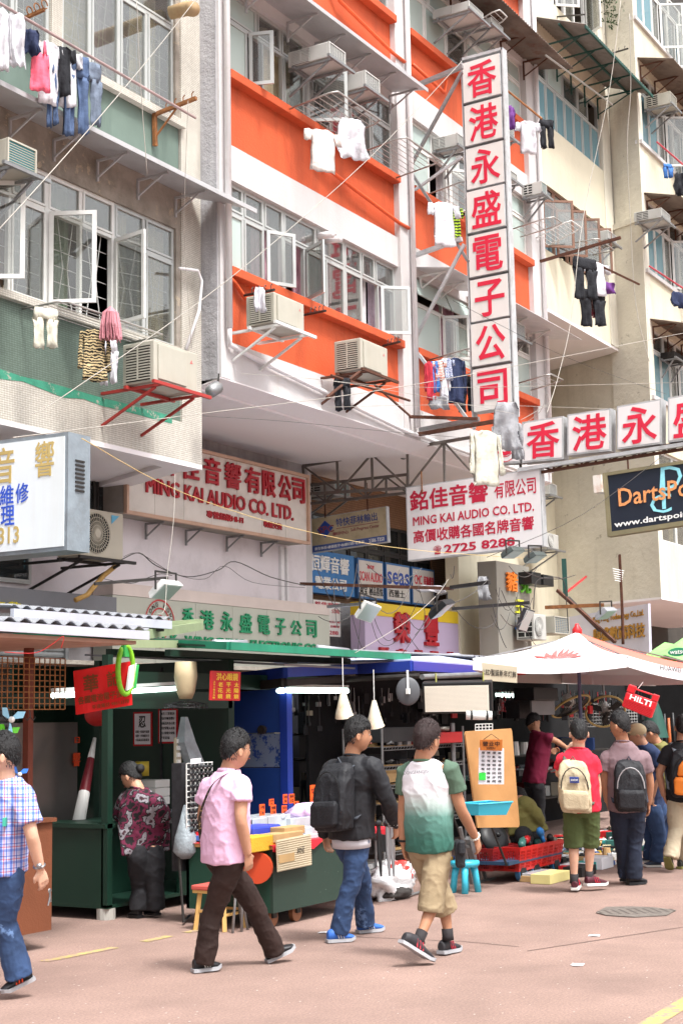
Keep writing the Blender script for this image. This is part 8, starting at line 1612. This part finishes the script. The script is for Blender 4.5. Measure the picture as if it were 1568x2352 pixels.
# man in red
_,P_,G=person('man in a red T-shirt and olive shorts, one hand raised to his ear',14.6,dict(head=(1329,1686),neck=(1328,1722),sA=(1293,1744,.02),sB=(1360,1746,-.02),eA=(1284,1778,.16),wA=(1300,1732,.2),hA=(1308,1712,.16),eB=(1371,1806,0),wB=(1370,1868,.02),hB=(1368,1900,.04),pel=(1334,1850),kA=(1317,1943,0),aA=(1318,2022,-.03),lA=(1319,2046,-.08),tA=(1326,2034,.16),kB=(1354,1941,.05),aB=(1352,2014,.05),lB=(1345,2036,.0),tB=(1394,2034,.14)),(.1,1),1.70,skin3,(hair_m,.017,41),(redt,.016),(olive,.018),(mat('maroon_shoe','#4A1A26',.6),white_s,mat('red_lace','#C8243C',.6),darksock),fh=(-.05,1),shorts=1.04,vox=.009,hem=-.11)
pack('beige canvas backpack with a small blue label on the man in red',G,beigeb,(mat('grey_green_strap','#55564E',.8),mat('dark_zip','#3A3630',.6)),.31,.50,.17,.03,dx=-.05,logo='JANSPORT',logom=(mat('blue_patch','#2E3F80',.6),white_l))
# man in mauve
_,P_,G=person('man in a mauve T-shirt and dark jeans with a black backpack, looking left',15.1,dict(head=(1423,1668),neck=(1430,1706),sA=(1394,1738,.02),sB=(1478,1738,-.02),eA=(1388,1792,.02),wA=(1394,1842,.05),hA=(1402,1872,.08),eB=(1492,1796,0),wB=(1490,1846,.05),pel=(1440,1850),kA=(1428,1934,.05),aA=(1438,2010,.12),lA=(1430,2026,.1),tA=(1448,2022,.3),kB=(1456,1934,0),aB=(1456,2018,-.03),lB=(1442,2040,-.05),tB=(1484,2040,.06)),(.1,1),1.76,skin2,(hair_m,.02,47),(mauve,.014),(jeans_d,.016),(blacksh,blk),fh=(-.75,.66),vox=.009,hem=-.09,sleeve=.6)
pack('black daypack with white-edged straps on the man in the mauve T-shirt',G,packb,(mat('slate_strap','#2E3444',.7),mat('silver_zip','#A9A9AC',.4)),.32,.50,.2,.06,dx=.02)
# three by the far stall
person('elderly man in a beige cap and navy T-shirt bending over the goods',16.9,dict(head=(1462,1688,.1),neck=(1478,1712,.05),sA=(1476,1732,.12),sB=(1508,1736,-.12),eA=(1486,1780,.2),wA=(1482,1812,.25),eB=(1506,1788,-.15),wB=(1498,1830,-.15),pel=(1506,1852),kA=(1494,1920,.1),aA=(1494,1970,.1),tA=(1470,1982,.1),kB=(1512,1920,-.1),aB=(1508,1975,-.1),tB=(1476,1994,-.12)),(-.8,.5),1.66,skin,(mat('grey_hair','#77746E',.6),.012,53),(navyt,.018),(jeans,.022),(mat('navy_shoe','#2A3344',.7),white_s),fh=(-.95,.2),vox=.011,headtilt=.25)
hc=onD((1462,1682),17.0);b=B();b.ball(hc+V((0,0,.02)),.112,14,sc_=(1,1,.75));b.loft([[hc+V((0,0,.0+z_))+(V((_r.x,_r.y,0))*(-.13+.09*cos(a*pi/8))+V((_f.x,_f.y,0))*.08*sin(a*pi/8))for a in range(16)]for z_ in(-.012,0)]);one(b,'cap','beige baseball cap on the elderly man at the far stall','cap',mat('beige_cap','#B8A584',.8),True)
person('dark-haired man in an olive shirt stooping at the far stall behind the cap wearer',18.3,dict(head=(1494,1684,0),neck=(1510,1708),sA=(1500,1722,.12),sB=(1534,1726,-.12),eA=(1500,1765,.2),wA=(1490,1800,.3),eB=(1536,1775,-.1),wB=(1520,1810,0),pel=(1530,1832),kA=(1520,1900),aA=(1520,1950),tA=(1505,1965),kB=(1540,1900),aB=(1542,1952),tB=(1525,1967)),(-.8,.5),1.66,skin2,(hair_m,.026,59),(olive2,.02),(jeans,.02),(blacksh,greys),fh=(-.9,.3),vox=.012,headtilt=.35)
_,P_,G=person('man in a black T-shirt and beige trousers with an orange backpack at the right edge',16.4,dict(head=(1569,1672),neck=(1566,1706),sA=(1534,1724,.02),sB=(1604,1724,-.02),eA=(1514,1778,.02),wA=(1524,1828,.06),hA=(1532,1850,.08),eB=(1622,1778),wB=(1622,1830),pel=(1570,1828),kA=(1552,1906,-.05),aA=(1540,1968,-.2),lA=(1530,1972,-.25),tA=(1538,2002,-.2),kB=(1575,1906,.1),aB=(1572,1990,.2),lB=(1560,2006,.1),tB=(1590,2004,.35)),(.3,.95),1.72,skin,(hair_m,.014,61),(blackt,.014),(khaki2,.02),(mat('dark_trail_shoe','#2A2A26',.7),mat('yellow_black_sole','#6E6A3A',.6)),vox=.010,sleeve=.6)
pack('black and orange hiking backpack cut by the right edge',G,packb,(mat('grey_harness','#7A828C',.7),blk),.34,.50,.2,.02,m2=packo,panel=packo)
# crouching trader and the one in shadow
person('trader in an olive jacket crouching behind the plywood board',16.3,dict(head=(1192,1836,.35),neck=(1196,1838,.25),sA=(1190,1850,.3),sB=(1206,1846,-.05),eA=(1182,1880,.3),wA=(1178,1905,.3),eB=(1228,1870,-.02),wB=(1240,1892,.05),pel=(1214,1908),kA=(1185,1922,.3),aA=(1196,1968,.2),tA=(1180,1975,.3),kB=(1200,1922,-.2),aB=(1212,1972,-.1),tB=(1196,1978,-.1)),(-.6,.7),1.62,skin,(hair_m,.02,67),(olive2,.04),(blackt,.02),(blacksh,blk),longsl=True,vox=.012,headtilt=.5)
person('trader in a magenta T-shirt reaching out in the shadow of the far stall',19.5,dict(head=(1224,1662,.1),neck=(1232,1684),sA=(1228,1700,.15),sB=(1256,1694,-.1),eA=(1240,1730,.2),wA=(1262,1726,.2),eB=(1276,1702,-.1),wB=(1298,1716,-.1),pel=(1226,1790),kA=(1228,1850),aA=(1226,1905),tA=(1240,1912),kB=(1238,1850),aB=(1240,1905),tB=(1254,1912)),(.9,.3),1.6,skin2,(hair_m,.02,71),(magenta,.02),(blackt,.02),(blacksh,blk),vox=.013,headtilt=.3)
# ================================================================== wires, brackets and floodlights
wire_w=mat('pale_cord','#A39E96',.6,var=.1);wire_y=mat('yellow_cord','#C9AE72',.6);wire_k=mat('dark_cable','#3A3634',.6,var=.2)
for lb,pts,dp,r_,m_,sg in(('long pale cord crossing from the lower left to the top centre',((-20,545),(455,-10)),(9,15),.009,wire_w,.05),('long white cord slanting up from the left sign to the vertical sign top',((75,950),(160,900),(520,645),(845,365),(1060,140)),(10,20),.010,wire_w,0),('white cord running from above the left sign to the far right under the white overhang',((30,1005),(420,955),(940,885),(1568,765)),(10,24),.011,wire_w,0),('pale yellow cord falling from the left sign past the peach-framed sign',((188,1007),(420,1132),(680,1215),(940,1262),(1250,1285)),(11,22),.009,wire_y,0),('white cord hanging beside the second window row of the green building',((314,0),(322,180),(338,400)),(13,13),.008,wire_w,0),('twin cord down the green corner pillar',((432,230),(424,450),(424,560),(440,800)),(15,15.5),.007,wire_w,0),('thin grey cable under the white overhang, upper one',((465,955),(660,968),(880,990),(1060,1005)),(17,19),.006,wire_k,0),('bundle of dark cables draped along the pale lilac wall',((280,1285),(320,1270),(360,1300),(430,1325),(500,1310),(540,1290),(620,1325),(700,1345)),(17.5,21),.018,wire_k,0),('second dark cable sagging below the cable bundle',((285,1278),(322,1272),(400,1318),(470,1330),(515,1300),(580,1338),(700,1350)),(17.4,20.8),.009,wire_k,0),('thin black cable looping over the lilac wall towards the small lamp box',((240,1330),(300,1340),(345,1325),(370,1318),(395,1322)),(14,15),.010,wire_k,0),('white cord hanging down past the raised red lettering',((402,1090),(398,1200),(384,1320),(378,1400),(360,1410)),(15,14),.008,wire_w,0),('thin dark cable rising from the column sign to the top right',((1118,1280),(1340,1180),(1568,1010)),(20,23),.010,wire_k,0),('pale cord from the lavender sign down to the green canopy',((815,1500),(930,1430),(1000,1370),(1030,1330)),(15,19),.009,wire_w,0),('tangle of dark cable hanging in front of the lavender sign',((820,1310),(850,1420),(870,1475),(900,1480),(930,1440),(960,1380)),(19,19),.010,wire_k,0),('dark cable hanging from the junction above the lavender sign',((960,1345),(975,1420),(940,1480),(900,1530)),(18,18),.009,wire_k,0),('white cord falling along the cream building from the top',((1425,0),(1400,200),(1352,430),(1330,560),(1310,740),(1280,870),(1255,950)),(29,24),.016,wire_w,0),('twin white cords down the stained pilaster',((1445,30),(1448,200),(1440,330),(1448,520),(1460,700),(1490,830)),(31,30),.016,wire_w,0),('fine wire stretched between the vertical sign and the right edge, upper',((700,868),(1000,890),(1568,878)),(20,24),.007,wire_w,0),('fine wire stretched between the white beam and the right edge, lower',((750,935),(1100,930),(1568,945)),(20,24),.007,wire_w,0),('fine wire fanning from the white beam to the logo box',((555,858),(800,880),(1180,950)),(18,21),.007,wire_w,0),('fine wire slanting across the cream wall to the right-edge windows',((1040,690),(1300,820),(1530,905)),(22,27),.008,wire_k,0),('white loop of cord over the first horizontal sign box',((1195,965),(1230,945),(1260,925),(1255,905),(1240,945),(1200,975)),(20.5,21),.009,wire_w,0),('black cable curling beside the grey column sign',((1225,1400),(1228,1350),(1240,1330),(1290,1330),(1300,1380),(1305,1450)),(21,21.5),.018,wire_k,0),('red cord tied under the left stall roof',((10,1498),(80,1500),(120,1480),(146,1462),(140,1490)),(10.3,10.3),.006,redp,0),('rusty pole standing in front of the lilac technology sign',((1422,1275),(1428,1400),(1430,1480)),(27,27),.03,rust,0)):
 n=len(pts);P=[onD(p_,dp[0]+(dp[1]-dp[0])*i/(n-1))for i,p_ in enumerate(pts)]
 if n==2:P=sag(P[0],P[1],sg)
 else:P,_q=smooth_pts(P,[0]*n,5)
 one(B().tube(P,r_*(.42 if r_<.03 else 1),5),'pole'if 'pole'in lb else 'cable',lb,'cable'if 'pole'not in lb else 'pole',m_,True)
b=B();rg=random.Random(4)
for i in range(26):
 a=onD((rg.uniform(690,1240),rg.uniform(1280,1420)),rg.uniform(18.5,20));e=a+V((rg.uniform(-1.2,1.2),rg.uniform(-.3,.3),rg.uniform(-.7,.1)));b.tube(sag(a,e,rg.uniform(.05,.3),8),.005,4,False)
b.build('cable_tangle',wire_k,kind='stuff')
def flood(label,p,D,w_,h_,m_,tilt=(0,-.6,-.8),lens=None):
 o=onD(p,D);t_=thing('floodlight',label,'floodlight',o);n=V(tilt).normalized();x=V((1,0,0));y=n.cross(x).normalized();x=y.cross(n);b=B()
 b.loft([[o+x*sx_*w_*k+y*sy_*h_*k+n*z_ for sx_,sy_ in((-.5,-.5),(.5,-.5),(.5,.5),(-.5,.5))]for k,z_ in((.5,-.09),(.9,-.05),(1,0),(1,.02))]);b.build('housing',m_,t_);b=B();b.loft([[o+x*sx_*w_*.9+y*sy_*h_*.9+n*z_ for sx_,sy_ in((-.5,-.5),(.5,-.5),(.5,.5),(-.5,.5))]for z_ in(.02,.025)]);b.build('lens',lens or glass_f,t_);b=B();b.tube([o-x*w_*.55,o-x*w_*.55+V((0,0,.18)),o+x*w_*.55+V((0,0,.18)),o+x*w_*.55],.012,5);b.build('yoke',steel_d,t_);return t_
flood('white floodlight on a bar above the green-lettered sign',c('g',1120,1130),14.6,.30,.22,whp);flood('white floodlight left of the lavender sign',c('h',1010,1275),16.5,.24,.22,whp,(-.3,-.7,-.6));flood('large black floodlight above the right end of the lavender sign',c('h',1510,1260),17,.32,.26,blk,(.2,-.6,-.8))
flood('black floodlight hanging before the yellow character of the column sign',c('i',505,1330),19,.15,.30,mat('dark_grey_lamp','#3A3A3E',.5),(-.4,-.8,-.4));flood('grey street floodlight under the hanging white sign, left of two',c('i',420,880),20.5,.46,.2,mat('grey_lamp','#4E5654',.5,.2),(.1,-.5,-.9));flood('grey street floodlight under the hanging white sign, right of two',c('i',570,912),21,.46,.2,mat('grey_lamp','#4E5654',.5,.2),(.1,-.5,-.9));flood('whitish oval floodlight on a rusty arm before the technology sign',c('i',1050,1290),21,.5,.2,zinc,(.1,-.6,-.8))
for lb,A1,A2,D1,D2,w_,m_ in(('thin steel bar carrying the white floodlight above the green-lettered sign',c('g',640,1085),c('g',1130,1045),14,14.6,.03,steel_d),('grey bar carrying the white floodlight by the lavender sign',c('h',740,1240),c('h',1050,1212),18,16.5,.035,steel),('black bar carrying the floodlight by the column sign',c('i',10,1255),c('i',530,1212),19.5,19,.04,steel_d),('dark bar with a rag left of the column sign',c('i',0,1110),c('i',260,1075),20,19.5,.05,steel_d),('rusty arm with the oval floodlight',c('i',640,1245),c('i',1030,1228),21.5,21,.05,rust_l),('upper rusty diagonal strut before the technology sign',c('i',720,1130),c('i',1110,1480),22,21,.045,rust),('lower rusty diagonal strut before the technology sign',c('i',790,1180),c('i',1010,1400),22.2,21.4,.05,steel_d),('green pipe standing right of the black speaker boxes',c('i',763,915),c('i',775,1170),22.5,22.5,.07,gst),('red stick leaning on the stained wall',c('i',785,1140),c('i',915,1035),22.5,23.5,.025,redp),('white antenna mast on the stained side wall',c('i',1140,885),c('i',1158,1300),26,26,.04,rust)):one(B().bar(onD(A1,D1),onD(A2,D2),w_,w_),'steel_bar',lb,'steel bar',m_)
t_=thing('antenna','small white comb-shaped antenna on the rusty mast','antenna',onD(c('i',1130,1030),25.9))
for k in range(6):p_=onD(c('i',1130,990+15*k),25.9);B().bar(p_-V((.28-.02*k,0,0)),p_+V((.28-.02*k,0,0)),.015).build('element',whp,t_)
for i,(pA,pB)in enumerate(((c('i',545,1000),c('i',612,1095)),(c('i',625,1020),c('i',697,1105)))):goods('speaker_box',['black box unit right of the column sign, left of two','black box unit right of the column sign, right of two'][i],'speaker',pA,pB,12.2,.35,blk,.01)
b=B();o=onY(c('c',1040,40),YP-.1);rg=random.Random(9)
for i in range(260):p_=o+V((rg.gauss(0,.22),rg.gauss(0,.15)-.15,rg.uniform(-.55,.6)));d=V((rg.gauss(0,1),rg.gauss(0,1),rg.gauss(0,1)-.6)).normalized()*.09;w2=d.cross(V((.3,.5,.8))).normalized()*.02;b.add([p_-w2,p_+w2,p_+d],[(0,1,2)])
one(b,'wall_plant','tuft of dark green fern growing from the cream wall at the top','plant',mat('fern_green','#2E4A22',.7,var=.4,scale=20))
bpy.data.objects.remove(_to)
GR={'air conditioner':'air conditioners on the facades','shirt':'shirts hung out to dry','trousers':'trousers hung out to dry','cloth':'cloths and rags hung about','drying rack':'drying racks on the facades','pole':'laundry poles on the facades','cable':'cables strung across the street','steel bar':'steel bars holding signs and lamps','shop sign':'shop signs along the street','person':'people in the street market','apartment building':'buildings','building':'apartment buildings along the street','awning':'awnings on the buildings','floodlight':'floodlights over the signs','price tag':'orange price tags on the cart','power tool':'power tools in the red basket','pipe':'pipes on the facades','lamp':'lamps over the stalls','box':'boxes at the stalls','backpack':'backpacks on the walkers','truss':'steel trusses carrying the signs','market stall':'market stalls along the street','umbrella':'market parasols','stool':'stools by the stalls','tripod':'folded tripods','fan':'fans at the stalls','notice':'notices at the stalls','litter':'scraps on the paving'}
for o in list(COL.objects):
 if 'category'in o and 'group'not in o and o['category']in GR and o.parent is None:o['group']=GR[o['category']]
